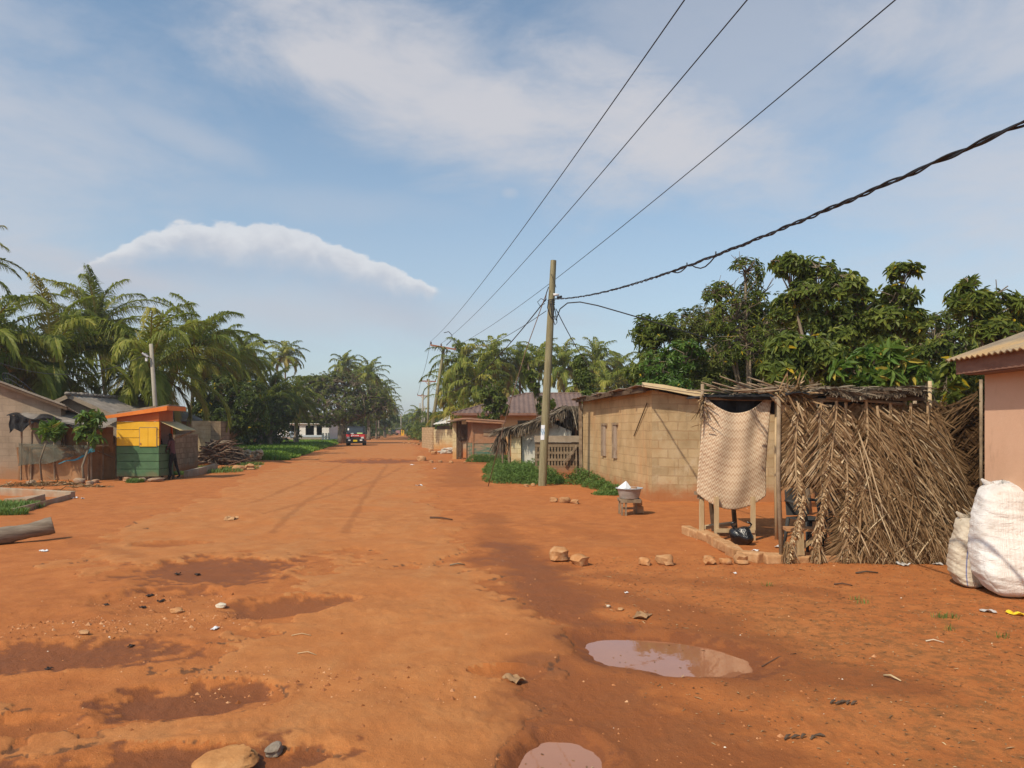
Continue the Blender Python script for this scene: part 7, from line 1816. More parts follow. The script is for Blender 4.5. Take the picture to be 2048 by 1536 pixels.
CR_G = 'crossarm poles along the right roadside'
def tpole(label, base, top, arm, r0, r1, signs=False, armc=None):
    base, top = Vector(base), Vector(top); t = thing('crossarm_pole', label, 'utility pole', base, CR_G)
    mb = MB(); mb.tube([base-Vector((0, 0, .2)), base.lerp(top, .5), top], [r0, (r0+r1)/2, r1], 10); mb.build('pole', M_pole if armc is None else armc, t, smooth=True)
    a, b = arm; a, b = Vector(a), Vector(b); mb = MB(); mb.bar(a, b, .12, .14); ar = mb.build('crossarm', M_crossarm, t)
    mb = MB(); c = (a+b)/2
    for e in (a.lerp(b, .3), a.lerp(b, .7)): mb.bar(e+Vector((0, -.08, -.05)), top+Vector((0, -.08, -.75)), .05, .05)
    mb.each('brace', M_crossarm, ar)
    for e in (a.lerp(b, .02), a.lerp(b, .42), a.lerp(b, .97)):
        m_ = MB(); m_.tube([e+Vector((0, 0, .06)), e+Vector((0, 0, .2)), e+Vector((0, 0, .3))], [.05, .075, .04], 8); m_.build('insulator', M_porcelain, t, smooth=True)
    if signs:
        mb = MB(); p = base.lerp(top, .13); mb.box((p.x+.02, p.y-.24, p.z), (.34, .02, .38)); mb.build('white_notice', M_paper, t)
        mb = MB(); p = base.lerp(top, .075); mb.box((p.x, p.y-.24, p.z), (.32, .02, .36)); mb.build('yellow_notice', M_yellowplas, t)
        mb = MB(); mb.tube([top+Vector((.2, 0, .1)), top+Vector((.6, 0, .5)), top+Vector((.7, 0, 1.0)), top+Vector((.4, 0, 1.3)), top+Vector((0, 0, 1.2))], .035, 5); mb.build('jumper_wire', M_wire, t, smooth=True)
    return t
A1, A2 = at(861, 690, 62), at(912, 699, 62)
tpole('leaning pole with a rusty crossarm by the yellowed wall', (at(858, 896, 62).x, 62, 0), at(888, 693, 62), (A1, A2), .17, .13, True)
B1, B2 = at(842, 762, 82), at(872, 763, 82)
tpole('brown crossarm pole behind the leaning pole', (at(855, 880, 82).x, 82, 0), at(857.5, 758, 82), (B1, B2), .15, .11)
D1, D2 = at(835, 791, 112), at(856, 792, 112)
tpole('smaller pale crossarm pole farther down the road', (at(843, 878, 112).x, 112, 0), at(846, 788, 112), (D1, D2), .20, .14, armc=M_palegrey)
for px, Y, pt, lab in ((849, 140, 812, 'thin bare pole behind the crossarm poles'), (802, 210, 829, 'thin distant pole left of the road end'), (824, 230, 836, 'thin distant pole right of the road end'), (840, 165, 806, 'short forked pole by the far right bank')):
    p = at(px, 857, Y); p.z = 0; mb = MB(); mb.tube([p, at(px, pt, Y)], [.18, .13], 6); single('bare_pole', mb, M_palegrey, lab, 'pole', 'bare poles far down the road', smooth=True)

# three high conductors from the first crossarm over the camera
for k, (A, Xn, lab) in enumerate(((A1, 2.76, 'highest left conductor running from the rusty crossarm to the top edge'), (A1.lerp(A2, .42), 3.61, 'middle conductor with a small joint running to the top edge'), (A2, 5.62, 'right conductor passing behind the utility pole to the top edge'))):
    A = A+Vector((0, 0, .3)); Yn = 11.; sl = (Xn-A.x)/(Yn-A.y); B = Vector((A.x+sl*(-10-A.y), -10., A.z+.0))
    def joint(mb, A=A, B=B):
        tt = .72; p = A.lerp(B, tt); p.z -= 4*1.0*tt*(1-tt); d = (B-A).normalized(); mb.tube([p-d*.09, p, p+d*.09], [.012, .03, .012], 6)
    wire(lab, para(A, B, 1.0, 70), .0115, extra=joint if k == 1 else None)
# lines between the crossarm poles
for (a, b, sg, lab) in ((A1, B1, .5, 'left line between the first two crossarm poles'), (A2, B2, .5, 'right line between the first two crossarm poles'), (B1, D1, .4, 'left line between the two farther crossarm poles'), (B2, D2, .4, 'right line between the two farther crossarm poles')):
    wire(lab, para(a+Vector((0, 0, .3)), b+Vector((0, 0, .3)), sg, 16), .016)
P0 = at(1106, 598, 20.95)
def twisted():
    A = P0; E = Vector((3.1, 4.3, 3.55)); B = E+(E-A)*.45; B.z = E.z+.05
    rg = random.Random(3); n = 620; L = (B-A).length; mb = MB()
    pts0 = []
    for i in range(n+1):
        t = i/n; p = A.lerp(B, t); te = 1/1.45
        zl = lerp(A.z, E.z, min(1, t/te)) if t < te else lerp(E.z, B.z, (t-te)/(1-te))
        tt = min(1, t/te); p.z = zl-4*.27*tt*(1-tt); pts0.append(p)
    d = (B-A).normalized(); s = d.cross(Vector((0, 0, 1))).normalized(); u = s.cross(d)
    for k in range(3):
        ph = k*2.094; pts = []
        for i, p in enumerate(pts0):
            l = L*i/n; a = ph+l*2*math.pi/.62+.9*math.sin(l*1.3+k); r = .012*(1+.35*math.sin(l*2.1+k*2)); pts.append(p+s*math.cos(a)*r+u*math.sin(a)*r)
        mb.tube(pts, .0085, 6)
    i0 = int(n*.52)
    for a, b, dr in ((.462, .498, .10), (.43, .455, .05)):
        p, q = pts0[int(n*a)], pts0[int(n*b)]; mb.tube([p.lerp(q, f)-Vector((0, 0, dr*math.sin(math.pi*f))) for f in (0, .2, .4, .6, .8, .95, 1.)]+[q+Vector((0, 0, .05))], .009, 5)
    single('twisted_cable', mb, M_wire, 'thick twisted black cable sweeping from the utility pole to the right edge', 'cable', 'overhead lines', smooth=True)
twisted()
wire('black cable dropping from the utility pole to the leaning crossarm pole', para(P0+Vector((-.2, 0, 0)), (at(866, 770, 62).x, 61.9, 5.2), 1.25), .018, 'service_cable')
wire('thin upper line from the utility pole towards the crossarm pole', para(P0+Vector((-.2, 0, -.35)), A2+Vector((0, 0, .1)), .55), .010, 'service_cable')
wire('rusty guy wire slanting from the utility pole to the ground', [at(1097, 575, 21), at(1053, 697, 21), at(1012, 833, 21), at(976, 974, 21)], .013, 'guy_wire', m=M_guy)
wire('dark service line dropping from the utility pole to the ivy clad tree', para(at(1112, 618, 20.9), at(1190, 748, 30), .15, 12), .014, 'service_cable')
wire('sagging double cable looping from the utility pole into the mango tree', [at(1104, 600, 20.8), at(1106, 628, 20.7), at(1112, 640, 20.6), at(1120, 618, 20.5), at(1135, 606, 20.4), at(1160, 604, 20.2), at(1195, 611, 20), at(1240, 624, 19.9), at(1295, 640, 19.8), at(1400, 672, 19.6), at(1580, 730, 19.2)], .017, 'service_cable')
wire('thin line from the lamp pole to the left edge', para(at(306, 702, 27.5), at(-60, 700, 26), .9, 20), .012, 'service_cable')
wire('thin dark line crossing far above the road end', para(at(795, 842, 200), at(880, 833, 200), .4, 6), .03, 'service_cable')
# ================================================================== VAN AND THE FAR END OF THE ROAD
M_vanred = mat('red_van_paint', [(.42, .02, .018), (.50, .028, .022)], 2, .35, 0, spec=.5)
M_glass = mat('dark_windscreen', [(.022, .028, .032), (.03, .036, .04)], 2, .06, 0, spec=.7)
M_black = mat('black_trim', [(.012, .012, .012), (.02, .02, .02)], 4, .5, 0)
M_tyre = mat('tyre_rubber', [(.014, .013, .012), (.022, .02, .018)], 6, .85, .1)
M_lamp = mat('headlamp_lens', [(.55, .55, .52), (.66, .66, .63)], 4, .15, 0, spec=.7)
M_foglamp = mat('white_fog_lamp', [(.75, .75, .72), (.82, .82, .8)], 4, .3, 0)
def make_van():
    Y = 69.; X = at(710.5, 880, Y).x; o = Vector((X, Y, 0)); t = thing('red_van', 'red and black cab-over van driving towards the viewer', 'van', o)
    Mx = yawm(R(9)); P = lambda x, y, z: o+Mx@Vector((x, y, z)); W = .90
    def loft(prof, w0, mb, mi=0):
        L = [P(-w, y, z) for y, z, w in prof]; Rr = [P(w, y, z) for y, z, w in prof]; n = len(prof)
        mb.add(L+Rr, [tuple(range(n)), tuple(range(2*n-1, n-1, -1))]+[(i, n+i, n+(i+1) % n, (i+1) % n) for i in range(n)], None, mi)
    mb = MB(); loft([(0.02, .42, .86), (.0, .72, .89), (.10, 1.10, .90), (.12, 1.14, .90), (4.1, 1.14, .90), (4.15, .42, .88)], W, mb); mb.build('body', M_vanred, t, bevel=.04)
    mb = MB(); loft([(.125, 1.142, .885), (.50, 1.80, .80), (.75, 1.93, .76), (4.0, 1.93, .76), (4.1, 1.142, .885)], W, mb); mb.build('cab', M_black, t, bevel=.05)
    mb = MB(); mb.add([P(-.80, .115, 1.17), P(.80, .115, 1.17), P(.73, .465, 1.77), P(-.73, .465, 1.77)], [(0, 1, 2, 3)]); mb.add([P(-.80, .10, 1.18), P(.80, .10, 1.18), P(.73, .44, 1.78), P(-.73, .44, 1.78)], [(0, 1, 2, 3)]); mb.f = mb.f[1:]; mb.uv = mb.uv[1:]; mb.m = mb.m[1:]; mb.build('windscreen', M_glass, t)
    mb = MB(); mb.box(P(0, -.005, .80), (1.1, .05, .17), Mx); mb.build('grille', M_black, t)
    mb = MB(); mb.box(P(0, -.02, .50), (1.74, .14, .42), Mx); bo = mb.build('bumper', M_black, t, bevel=.04)
    for sx in (-1, 1):
        mb = MB(); mb.box(P(sx*.68, -.012, .80), (.28, .05, .18), Mx); mb.build('headlight', M_lamp, t, bevel=.02)
        mb = MB(); mb.box(P(sx*.56, -.10, .56), (.24, .04, .13), Mx); mb.build('fog_lamp', M_foglamp, bo, bevel=.02)
        mb = MB(); mb.bar(P(sx*.88, .2, 1.3), P(sx*1.06, .12, 1.35), .03, .03); mb.box(P(sx*1.08, .12, 1.3), (.12, .05, .26), Mx); mb.build('mirror', M_black, t)
        for yy in (.75, 3.3):
            w = thing('wheel', None, None, (0, 0, 0)); bpy.data.objects.remove(w)
            mb = MB(); mb.tube([P(sx*.66, yy, .31), P(sx*.72, yy, .31), P(sx*.86, yy, .31), P(sx*.90, yy, .31)], [.28, .32, .32, .28], 22); wo = mb.build('wheel', M_tyre, t, smooth='auto')
            mb = MB(); mb.tube([P(sx*.895, yy, .31), P(sx*.912, yy, .31)], [.18, .15], 16); mb.build('rim', M_metalgrey, wo)
    mb = MB(); mb.box(P(0, -.105, .52), (.38, .02, .17), Mx); mb.build('number_plate', M_yellowplas, bo)
    # white script mark on the red panel, stickers on the glass
    mb = MB(); q = lambda x, z: P(x, .012+(z-.72)*.26-.03, z)
    for pts in ([(-.36, .90), (-.33, 1.06), (-.27, 1.11), (-.20, 1.07), (-.24, 1.00), (-.31, .99)], [(-.17, .98), (-.15, 1.05), (-.10, 1.06)], [(-.06, 1.05), (-.05, .99), (0, .98), (.02, 1.05), (.03, .98)], [(.08, 1.05), (.09, .98)], [(.19, 1.04), (.14, 1.05), (.17, 1.01), (.19, .985), (.13, .98)], [(.24, 1.01), (.31, 1.03), (.28, 1.06), (.24, 1.02), (.26, .98), (.34, .99)]):
        mb.tube([q(x, z) for x, z in pts], .022, 5)
    mb.build('lettering', M_foglamp, t)
    mb = MB(); mb.box(P(-.68, .34, 1.62), (.12, .02, .22), Mx@Matrix.Rotation(R(-29), 3, 'X')); mb.box(P(-.3, .12, 1.22), (.26, .02, .05), Mx@Matrix.Rotation(R(-29), 3, 'X')); mb.each('sticker', M_foglamp, t)
    mb = MB(); mb.box(P(.42, .13, 1.235), (.52, .02, .10), Mx@Matrix.Rotation(R(-29), 3, 'X')); mb.build('dashboard_cloth', M_lime, t)
    mb = MB()
    for sx in (-1, 1): mb.bar(P(sx*.25-.3, .12, 1.2), P(sx*.25+.2, .26, 1.42), .015, .02)
    mb.each('wiper', M_black, t)
M_lime = mat('pale_lime_cloth', [(.45, .6, .2), (.55, .68, .3)], 4, .8, 0)
make_van()
M_carw = mat('white_car_paint', [(.6, .58, .55), (.68, .66, .63)], 2, .4, 0); M_card = mat('dark_car_paint', [(.05, .045, .04), (.07, .065, .06)], 2, .4, 0)
def farcar(label, px, Y, w, h, m_, cabin, yaw=0.):
    o = Vector((at(px, 860, Y).x, Y, 0)); t = thing('parked_car', label, 'car', o, 'vehicles far down the road'); s = w/1.7
    mb = MB(); mb.box(o+Vector((0, 1.8, .55*h/1.45)), (w, 3.9, .6*h/1.45)); mb.build('body', m_, t, bevel=.12)
    mb = MB(); c = o+Vector((0, 2.2, 0)); z0, z1 = .85*h/1.45, h
    vs = [c+Vector((sx*w*.47, y, z0)) for sx in (-1, 1) for y in (-1.2, 1.4)]+[c+Vector((sx*w*.38, y, z1)) for sx in (-1, 1) for y in (-.6, 1.)]
    mb.add(vs, [(0, 1, 5, 4), (2, 6, 7, 3), (0, 4, 6, 2), (1, 3, 7, 5), (4, 5, 7, 6)]); mb.build('cabin', cabin, t, bevel=.05)
    mb = MB()
    for sx in (-1, 1):
        for y in (.6, 3.1): mb.tube([o+Vector((sx*w*.36, y, .3)), o+Vector((sx*w*.5, y, .3))], .3, 10)
    mb.each('wheel', M_tyre, t)
farcar('pale taxi parked under the palms at the far left roadside', 774, 190, 1.8, 1.5, M_carw, M_glass)
farcar('dark car parked beside the pale taxi far down the road', 786, 185, 1.7, 1.45, M_card, M_glass)
def fartricycle():
    o = Vector((at(795.5, 860, 180).x, 180, 0)); t = thing('motor_tricycle', 'pinkish covered tricycle coming up the far road', 'tricycle', o, 'vehicles far down the road')
    mb = MB(); mb.box(o+Vector((0, .9, .85)), (1.2, 1.6, .8)); mb.build('body', mat('pink_tricycle_paint', [(.42, .2, .2), (.5, .27, .26)], 2, .5, 0), t, bevel=.12)
    mb = MB(); mb.box(o+Vector((0, 1., 1.75)), (1.3, 1.9, .12));
    mb.build('canopy', M_whiteplas, t, bevel=.05)
    mb = MB()
    for sx in (-1, 1):
        for y in (.15, 1.75): mb.bar(o+Vector((sx*.55, y, 1.2)), o+Vector((sx*.55, y, 1.7)), .05, .05)
    mb.each('canopy_post', M_black, t)
    mb = MB(); mb.tube([o+Vector((-.06, -.1, .3)), o+Vector((.06, -.1, .3))], .3, 12); mb.tube([o+Vector((.5, 1.5, .3)), o+Vector((.62, 1.5, .3))], .3, 12); mb.tube([o+Vector((-.62, 1.5, .3)), o+Vector((-.5, 1.5, .3))], .3, 12); mb.each('wheel', M_tyre, t)
fartricycle()
def farkiosk():
    Y = 170; x0, x1 = at(802, 860, Y).x, at(808, 860, Y).x; t = thing('roadside_booth', 'small bright yellow booth at the far end of the road', 'booth', ((x0+x1)/2, Y, 0))
    mb = MB(); mb.box(((x0+x1)/2, Y+.4, .72), (x1-x0, .8, 1.44)); mb.build('wall', M_yellow, t)
    mb = MB(); mb.box(((x0+x1)/2, Y+.4, 1.48), (x1-x0+.2, 1., .07)); mb.build('roof', M_tinrust, t)
    mb = MB(); mb.box(((x0+x1)/2, Y-.02, .9), (.16, .03, .9)); mb.build('door', M_orange_d, t)
    t = thing('roadside_sign', 'cream signboard on two legs beside the far parked cars', 'signboard', (at(779, 860, 175).x, 175, 0))
    x = at(779, 860, 175).x; mb = MB(); mb.box((x, 175, 1.55), (.62, .05, .85)); mb.build('board', M_cream, t)
    mb = MB(); mb.box((x-.25, 175.04, .6), (.06, .05, 1.2)); mb.box((x+.25, 175.04, .6), (.06, .05, 1.2)); mb.each('leg', M_woodgrey, t)
    Y = 150; t = thing('low_shed', 'low shed with pale tin roof on the far right bank', 'shed', (at(842, 860, Y).x, Y, 0))
    a, b = at(828, 860, Y).x, at(850, 860, Y).x; mb = MB(); mb.box(((a+b)/2+.3, Y+1, .8), (b-a-.4, 2, 1.7)); mb.build('wall', M_gable, t)
    mb = MB(); corr_sheet(mb, (a, Y-.4, 1.75), (b, Y-.4, 2.35), (a, Y+2.6, 2.0), (b, Y+2.6, 2.6), .3, .03, .03); mb.build('roof', M_whitetin, t, smooth='auto')
farkiosk()
for i, (px, Y, lab, c) in enumerate(((815, 190, 'tiny figure in a pale top at the far right roadside', M_paleblue), (806, 260, 'tiny figure beside the far yellow booth', M_top))):
    person('person', lab, (at(px, 860, Y).x, Y, 0), R(180), 1.65, [M_skin, c, M_trouser, M_hair])
# a bird over the left palms
b = at(530, 686, 60); mb = MB()
mb.tube([b+Vector((-.22, 0, 0)), b+Vector((0, 0, .01)), b+Vector((.2, 0, .02)), b+Vector((.26, 0, .03))], [.015, .06, .045, .02], 7)
for s in (-1, 1): mb.add([b+Vector((-.08, 0, .03)), b+Vector((.1, 0, .03)), b+Vector((.02, s*.35, .12)), b+Vector((-.08, s*.34, .12)), b+Vector((-.2, s*.7, .05))], [(0, 1, 2, 3), (3, 2, 4)])
single('bird', mb, M_hair, 'small dark bird flying above the palms', 'bird')
# ================================================================== STONES, BRICKS AND LITTER
rg = random.Random(21)
def stone(px, py, r, m_, label, name='loose_brick', cat='brick', group=None, box=.7, sub=2, flat=.6, dz=0., smooth='auto', depth=None):
    p = G(px, py); Y = p.y; rad = r/F*Y; mb = MB(); rr = (rad, (depth or rad*.75), rad*flat)
    mb.rock((p.x, p.y+rr[1]*.6, p.z+rr[2]*.75+dz), rr, rg, sub, 0, box=box)
    return single(name, mb, m_, label, cat, group, smooth=smooth)
BG = 'broken mud bricks on the yard'
for a in ((1118, 1122, 26, 'tilted broken brick, left of the pair at the middle of the yard'), (1160, 1128, 22, 'squarish broken brick, right of the pair at the middle of the yard'), (1290, 1130, 15, 'small reddish brick bit near the pair by the basin side of the yard'),
          (1332, 1130, 20, 'pale edged brick right of the small reddish bit'), (1420, 1130, 17, 'brown brick standing just left of the shack kerb'), (1452, 1130, 13, 'little ochre brick beside the shack kerb'), (1484, 1128, 20, 'pale brick touching the corner of the shack kerb')):
    stone(a[0], a[1], a[2], M_brickbit if a[0] not in (1332, 1484) else M_mud, a[3], group=BG)
for a in ((1108, 1006, 9, 'brick of the row in front of the utility pole, leftmost'), (1130, 1008, 12, 'brick of the row in front of the utility pole, middle'), (1150, 1008, 9, 'brick of the row in front of the utility pole, rightmost'), (1052, 974, 6, 'small pale brick left of the utility pole foot'), (1066, 973, 6, 'small brown brick touching the utility pole foot')):
    stone(a[0], a[1], a[2], M_mud, a[3], group=BG)
LB = 'bricks lying by the left roadside'
for a in ((497, 940, 14, 'largest brick lying by the left roadside'), (475, 941, 13, 'flat plank-like brick left of the largest roadside brick'), (444, 943, 5, 'brick crumb on the left roadside'), (500, 932, 6, 'brick standing on end behind the largest roadside brick')):
    stone(a[0], a[1], a[2], M_mud, a[3], group=LB, flat=.45)
FB = 'stones by the far right roadside'
for i, (px, py, r) in enumerate(((862, 904, 6), (868, 909, 7), (842, 921, 11), (862, 926, 5), (880, 926, 5), (902, 927, 5), (836, 890, 3.5), (828, 889, 3), (818, 888, 3), (808, 888, 2.5), (846, 891, 3), (930, 926, 3))):
    stone(px, py, r, M_mud, ('flat orange stone left of the old kiosk', 'stone below the branch heap', 'biggest orange rock at the right road edge', 'reddish stone right of the biggest road edge rock', 'pale stone midway to the old kiosk', 'tan stone just left of the old kiosk', 'row stone nearest the compound wall corner', 'second row stone from the compound wall', 'third row stone from the compound wall', 'row stone nearest the crown of the road', 'chunk against the compound wall corner', 'small stone under the old kiosk shelter')[i], 'loose_stone', 'stone', FB)
for i, (px, py, r) in enumerate(((657, 886, 4), (640, 893, 3), (668, 889, 3), (636, 896, 3))):
    stone(px, py, r, M_mud, ('orange stone closest to the red van on the left road edge', 'small stone at the end of the grass verge', 'stone between the verge and the red van', 'low stone at the corner of the grass verge')[i], 'loose_stone', 'stone', 'stones at the end of the grass verge')
NG = 'stones in the foreground'
stone(440, 1552, 60, M_slab, 'large flat tan rock at the bottom edge', 'flat_rock', 'rock', box=.35, sub=4, flat=.30, depth=.13)
stone(546, 1508, 21, M_stone, 'grey stone lying in the damp hollow near the bottom edge', 'grey_rock', 'rock', box=.25, sub=3, flat=.6)
for a in ((1217, 1218, 6, 'pale pebble above the large puddle'), (1242, 1226, 8, 'tan stone above the large puddle'), (351, 1228, 14, 'flat orange stone in the middle pothole'), (165, 1276, 12, 'flat stone on the rim of the left pothole'), (440, 1218, 12, 'pale flat stone in the damp middle hollow')):
    stone(a[0], a[1], a[2], M_brickbit if 'orange' in a[3] else M_palebit if 'pale' in a[3] else M_mud, a[3], 'loose_stone', 'stone', NG, box=.4, flat=.4)
# litter
def scrap(px, py, r, m_, label, name='plastic_scrap', cat='litter', h=.3, group='litter on the dirt'):
    p = G(px, py); rad = r/F*p.y; mb = MB(); ph = [rg.uniform(0, 6) for _ in range(4)]; yw = rg.uniform(0, 3)
    mb.grid(lambda u, v: p+yawm(yw)@Vector(((u-.5)*2*rad, (v-.5)*1.2*rad, .006+h*rad*abs(math.sin(u*4+ph[0])*math.sin(v*4+ph[1])+.4*math.sin(u*9+ph[2])))), 8, 6, 0, (0, 0, .004))
    return single(name, mb, m_, label, cat, group)
for a in ((462, 1040, 17, M_mud, 'pale flat patch of dried cement on the road crust'), (430, 1258, 9, M_whiteplas, 'white paper scrap near the middle pothole'), (2030, 1230, 15, M_yellowplas, 'crumpled yellow plastic in front of the white sack'), (1976, 1225, 14, M_clear, 'cloudy plastic scrap left of the yellow one'),
          (1805, 1131, 13, M_clear, 'clear plastic cup lying at the foot of the frond wall'), (1872, 1129, 12, M_clear, 'clear plastic scrap at the right foot of the frond wall'), (1511, 1102, 9, M_whiteplas, 'white plastic scrap inside the shack kerb'),
          (838, 972, 7, M_whiteplas, 'white litter lying on the road edge'), (824, 931, 4, M_whiteplas, 'white litter by the far wet patch'), (870, 937, 4, M_whiteplas, 'white litter by the weeds'), (88, 1101, 8, M_whiteplas, 'white litter right of the fallen log'),
          (1540, 1000, 5, M_whiteplas, 'white litter behind the shack post'), (75, 1012, 6, M_whiteplas, 'white cup below the drain'), (150, 998, 6, M_whiteplas, 'white litter at the end of the drain'), (165, 999, 4, M_clear, 'pale litter beside the drain end'),
          (1560, 1095, 10, M_clear, 'clear plastic bottle scrap beside the bench'), (520, 933, 3, M_whiteplas, 'white litter below the rubble pile'), (1253, 1188, 4, M_whiteplas, 'tiny white bit above the puddle stones'), (1470, 1148, 4, M_whiteplas, 'tiny white bit before the shack kerb'),
          (1028, 1360, 22, M_dryleaf, 'dry brown leaf between the two puddles'), (1285, 1237, 22, M_dryleaf, 'curled dry leaf above the large puddle')):
    scrap(*a)
def stick(px0, py0, px1, py1, r, m_, label, group='sticks on the yard'):
    a, b = G(px0, py0), G(px1, py1); mb = MB(); c = a.lerp(b, .5)+Vector((0, .02, .012)); up = Vector((0, 0, r))
    mb.tube([a+up, c+up, b+up], [r, r*.9, r*.6], 6); return single('dry_stick', mb, m_, label, 'stick', group, smooth=True)
stick(1768, 1354, 1802, 1367, .008, M_woodpale, 'pale short stick on the right of the yard')
stick(1524, 1326, 1592, 1309, .006, M_fire2, 'thin brown stick right of the large puddle')
stick(1712, 1148, 1756, 1147, .012, M_fire1, 'dark stick parallel to the frond wall')
stick(1668, 1170, 1705, 1173, .010, M_fire2, 'reddish twig before the frond wall')
stick(1852, 1283, 1888, 1286, .006, M_palebit, 'white straw near the sacks')
stick(583, 1277, 622, 1278, .004, M_woodpale, 'pale straw on the road crust, nearer the potholes')
stick(595, 1314, 633, 1317, .004, M_woodpale, 'pale straw on the road crust, nearer the viewer')
stick(860, 1038, 905, 1040, .02, M_fire2, 'brown stick at the edge of the road crust')
stick(900, 1130, 930, 1128, .012, M_woodgrey, 'grey stick on the right half of the road')
for k, (px, py, w) in enumerate(((1688, 1413, 20), (1608, 1478, 34))):
    p = G(px, py); mb = MB(); r2 = random.Random(k); Wd = w/F*p.y
    for i in range(5):
        c = p+Vector((lerp(-Wd, Wd, i/4), r2.uniform(-.01, .02), .01)); a = r2.uniform(-.5, .9); L = r2.uniform(.02, .035)
        mb.tube([c-Vector((math.cos(a), math.sin(a), 0))*L, c+Vector((0, 0, .01)), c+Vector((math.cos(a), math.sin(a), .3))*L], [.004, .009, .003], 5)
    single('seed_pod', mb, M_fire1, ('curled dark seed pod at the right of the yard', 'broken dark seed pod nearest the viewer')[k], 'seed pod', 'seed pods on the yard')
for k, (px, py) in enumerate(((300, 1188), (322, 1196), (285, 1207), (98, 1337), (212, 1203), (355, 1150), (395, 1148), (262, 1290))):
    scrap(px, py, 7, M_charcoal, ('charred bit right of the first pothole cluster', 'charred bit at the lower end of the charred cluster', 'charred bit below the charred cluster', 'black bit in the left pothole', 'black flake left of the charred cluster', 'black flake in the largest pothole, left one', 'black flake in the largest pothole, right one', 'black flake on the rim of the left pothole')[k], 'charred_scrap', 'litter', .4, 'black flakes around the potholes')
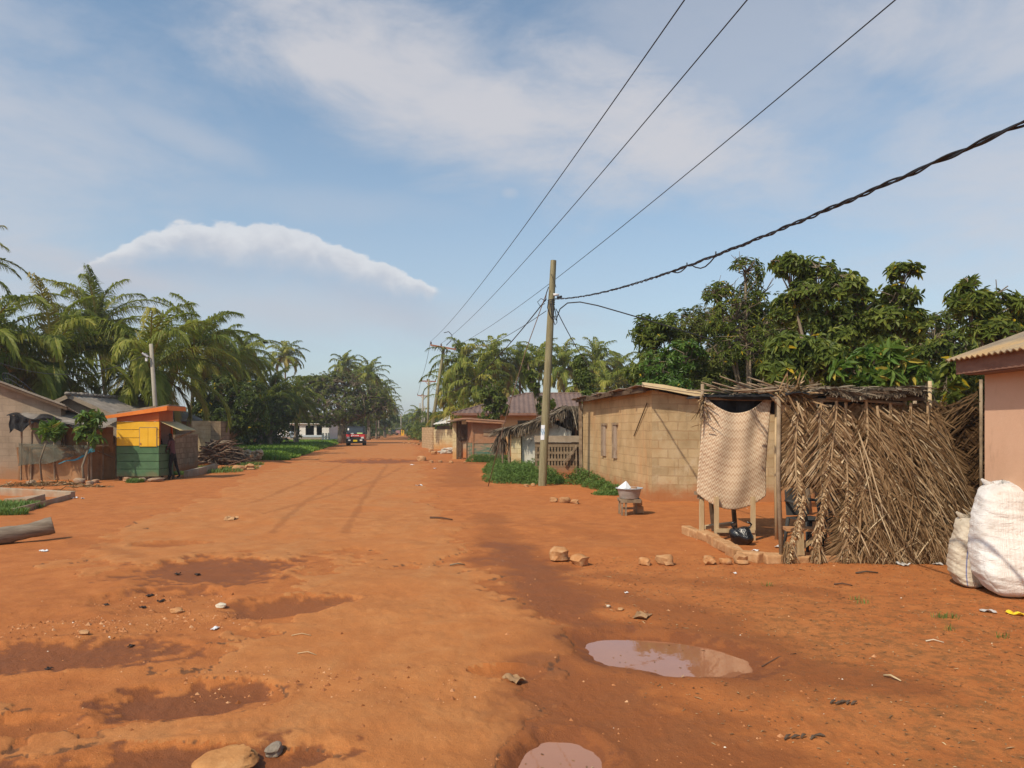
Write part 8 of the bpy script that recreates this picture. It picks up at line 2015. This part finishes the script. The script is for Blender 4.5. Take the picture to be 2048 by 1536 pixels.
# pebbles and crumbs strewn over the dirt
def pebbles():
    rs = np.random.RandomState(5); n = 3600
    th = rs.uniform(R(-38), R(38), n); r = 3.3+13*rs.rand(n)**1.7; X, Y = np.sin(th)*r, np.cos(th)*r
    z, w, rd = fields(X, Y); s = np.exp(rs.normal(np.log(.0062), .5, n)); s = np.minimum(s, .026)
    keep = (rd < .1) | (rs.rand(n) < .35); keep &= rs.rand(n) < np.where(X > .8, 1, .75)
    keep &= w < .9
    X, Y, z, s = X[keep], Y[keep], z[keep], s[keep]
    for px, py, rr, k in ((150, 1262, .5, 260), (300, 1245, .5, 220), (420, 1240, .35, 120), (330, 1200, .5, 160), (760, 1380, .5, 120), (520, 1365, .4, 120)):   # crumbled crust
        g = gnd(px, py); a = rs.rand(k)*6.28; q = rr*np.sqrt(rs.rand(k)); x_, y_ = g.x+q*np.cos(a)*1.4, g.y+q*np.sin(a)*.7
        X = np.append(X, x_); Y = np.append(Y, y_); z = np.append(z, fields(x_, y_)[0]); s = np.append(s, np.minimum(np.exp(rs.normal(np.log(.010), .5, k)), .035))
    n = len(X)
    oc = np.array([[1, 0, 0], [0, 1, 0], [-1, 0, 0], [0, -1, 0], [0, 0, .75]]); Q = []
    a = rs.uniform(0, 6.28, n); sc = s[:, None]*rs.uniform(.6, 1.2, (n, 5)); P = []
    for k in range(5):
        ox, oy, oz = oc[k]; P.append(np.stack([X+(ox*np.cos(a)-oy*np.sin(a))*sc[:, k], Y+(ox*np.sin(a)+oy*np.cos(a))*sc[:, k]*.8, z+oz*sc[:, k]-.001], 1))
    for i, j in ((0, 1), (1, 2), (2, 3), (3, 0)): m_ = (P[i]+P[j])/2; Q.append(np.stack([P[i], P[j], P[4], P[4]*.999+P[i]*.001], 1))
    T = np.clip(rs.normal(.35, .25, n), 0, 1); T[rs.rand(n) < .015] = 1
    tag(quads('gravel', np.concatenate(Q), M_pebble, tint=np.tile(T, 4)), 'small pebbles and crumbs strewn over the red dirt', 'gravel', kind='stuff')
    # bits of chaff and fallen leaf on the right-hand yard
    n = 5200; X = rs.uniform(.6, 6, n); Y = 3.2+6.2*rs.rand(n)**.8; z, w, rd = fields(X, Y); k = w < .55; X, Y, z = X[k], Y[k], z[k]; n = len(X)
    a = rs.uniform(0, 6.28, n); D = np.stack([np.cos(a), np.sin(a), rs.normal(0, .15, n)], 1); P = np.stack([X, Y, z+.004], 1)
    for k_, (hx, hy, rx, ry, yw, dp, wt) in enumerate(PUD):    # bits afloat on the puddles
        a2 = rs.rand(16)*6.28; q = np.sqrt(rs.rand(16))*.75; fl = np.stack([hx+rx*q*np.cos(a2), hy+ry*q*np.sin(a2)*.8, np.full(16, PUD_Z[k_]+.002)], 1)
        P = np.concatenate([P, fl]); a3 = rs.rand(16)*6.28; D = np.concatenate([D, np.stack([np.cos(a3), np.sin(a3), 0*a3], 1)])
    n = len(P)
    V = leaf_quads(P, D, np.tile([0, 0, 1.], (n, 1)), np.exp(rs.normal(np.log(.022), .45, n)), np.full(n, .009), .1, .1); T = np.clip(rs.normal(.35, .25, n), 0, 1)
    tag(quads('leaf_litter', V, M_chaff, tint=np.concatenate([T, T])), 'dry chaff and leaf crumbs on the right of the yard', 'litter', kind='stuff')
pebbles()
def tufts():
    rs = np.random.RandomState(9); out = []
    for px, py in ((1535, 1172), (1712, 1200), (1725, 1207), (1890, 1237), (1905, 1238), (1880, 1236), (2005, 1275), (1900, 1260)):
        g = gnd(px, py); k = 26; a = rs.rand(k)*6.28; q = .05*rs.rand(k); out.append(np.stack([g.x+np.cos(a)*q*1.6, g.y+np.sin(a)*q, 0*a+gz(g.x, g.y), 1+0*a, .5+0*a], 1))
    return np.concatenate(out)
blades('grass', 'tiny grass tufts sprouting on the yard near the sacks', lambda rs, n: tufts(), 0, .06, 9, M_weed, .004)

def rubbish():
    rs = np.random.RandomState(12); out = []; T = []
    for px, py, r, n, h in ((95, 972, .75, 420, .16), (30, 974, .6, 220, .10), (165, 976, .5, 160, .07), (60, 984, .9, 160, .04)):
        g = gnd(px, py); a = rs.rand(n)*6.28; q = r*np.sqrt(rs.rand(n)); P = np.stack([g.x+q*np.cos(a)*1.3, g.y+.2+q*np.sin(a)*.5, .02+h*rs.rand(n)*(1-q/r)], 1)
        D = np.stack([rs.normal(0, 1, n), rs.normal(0, 1, n), rs.normal(.1, .2, n)], 1); out.append(strips(P, D, rs.uniform(.06, .25, n), .022, rs, .05)); T.append(np.tile(np.clip(rs.normal(.4, .25, n), 0, 1), 3))
    tag(quads('rubbish', np.concatenate(out), M_frond, tint=np.concatenate(T)), 'dry straw and rubbish strewn before the net fence', 'rubbish', kind='stuff')
rubbish()
for k, (px, py, r, lab) in enumerate(((155, 968, 12, 'flat pale slab lying before the sacking side of the lean-to'), (120, 970, 7, 'brown lump in the straw before the lean-to'), (60, 970, 9, 'grey block in the straw by the grey building'), (178, 972, 8, 'pale chunk nearest the kiosk in the straw'))):
    stone(px, py, r, M_concrete if k != 1 else M_mud, lab, 'concrete_chunk', 'rubble', 'rubble before the lean-to')
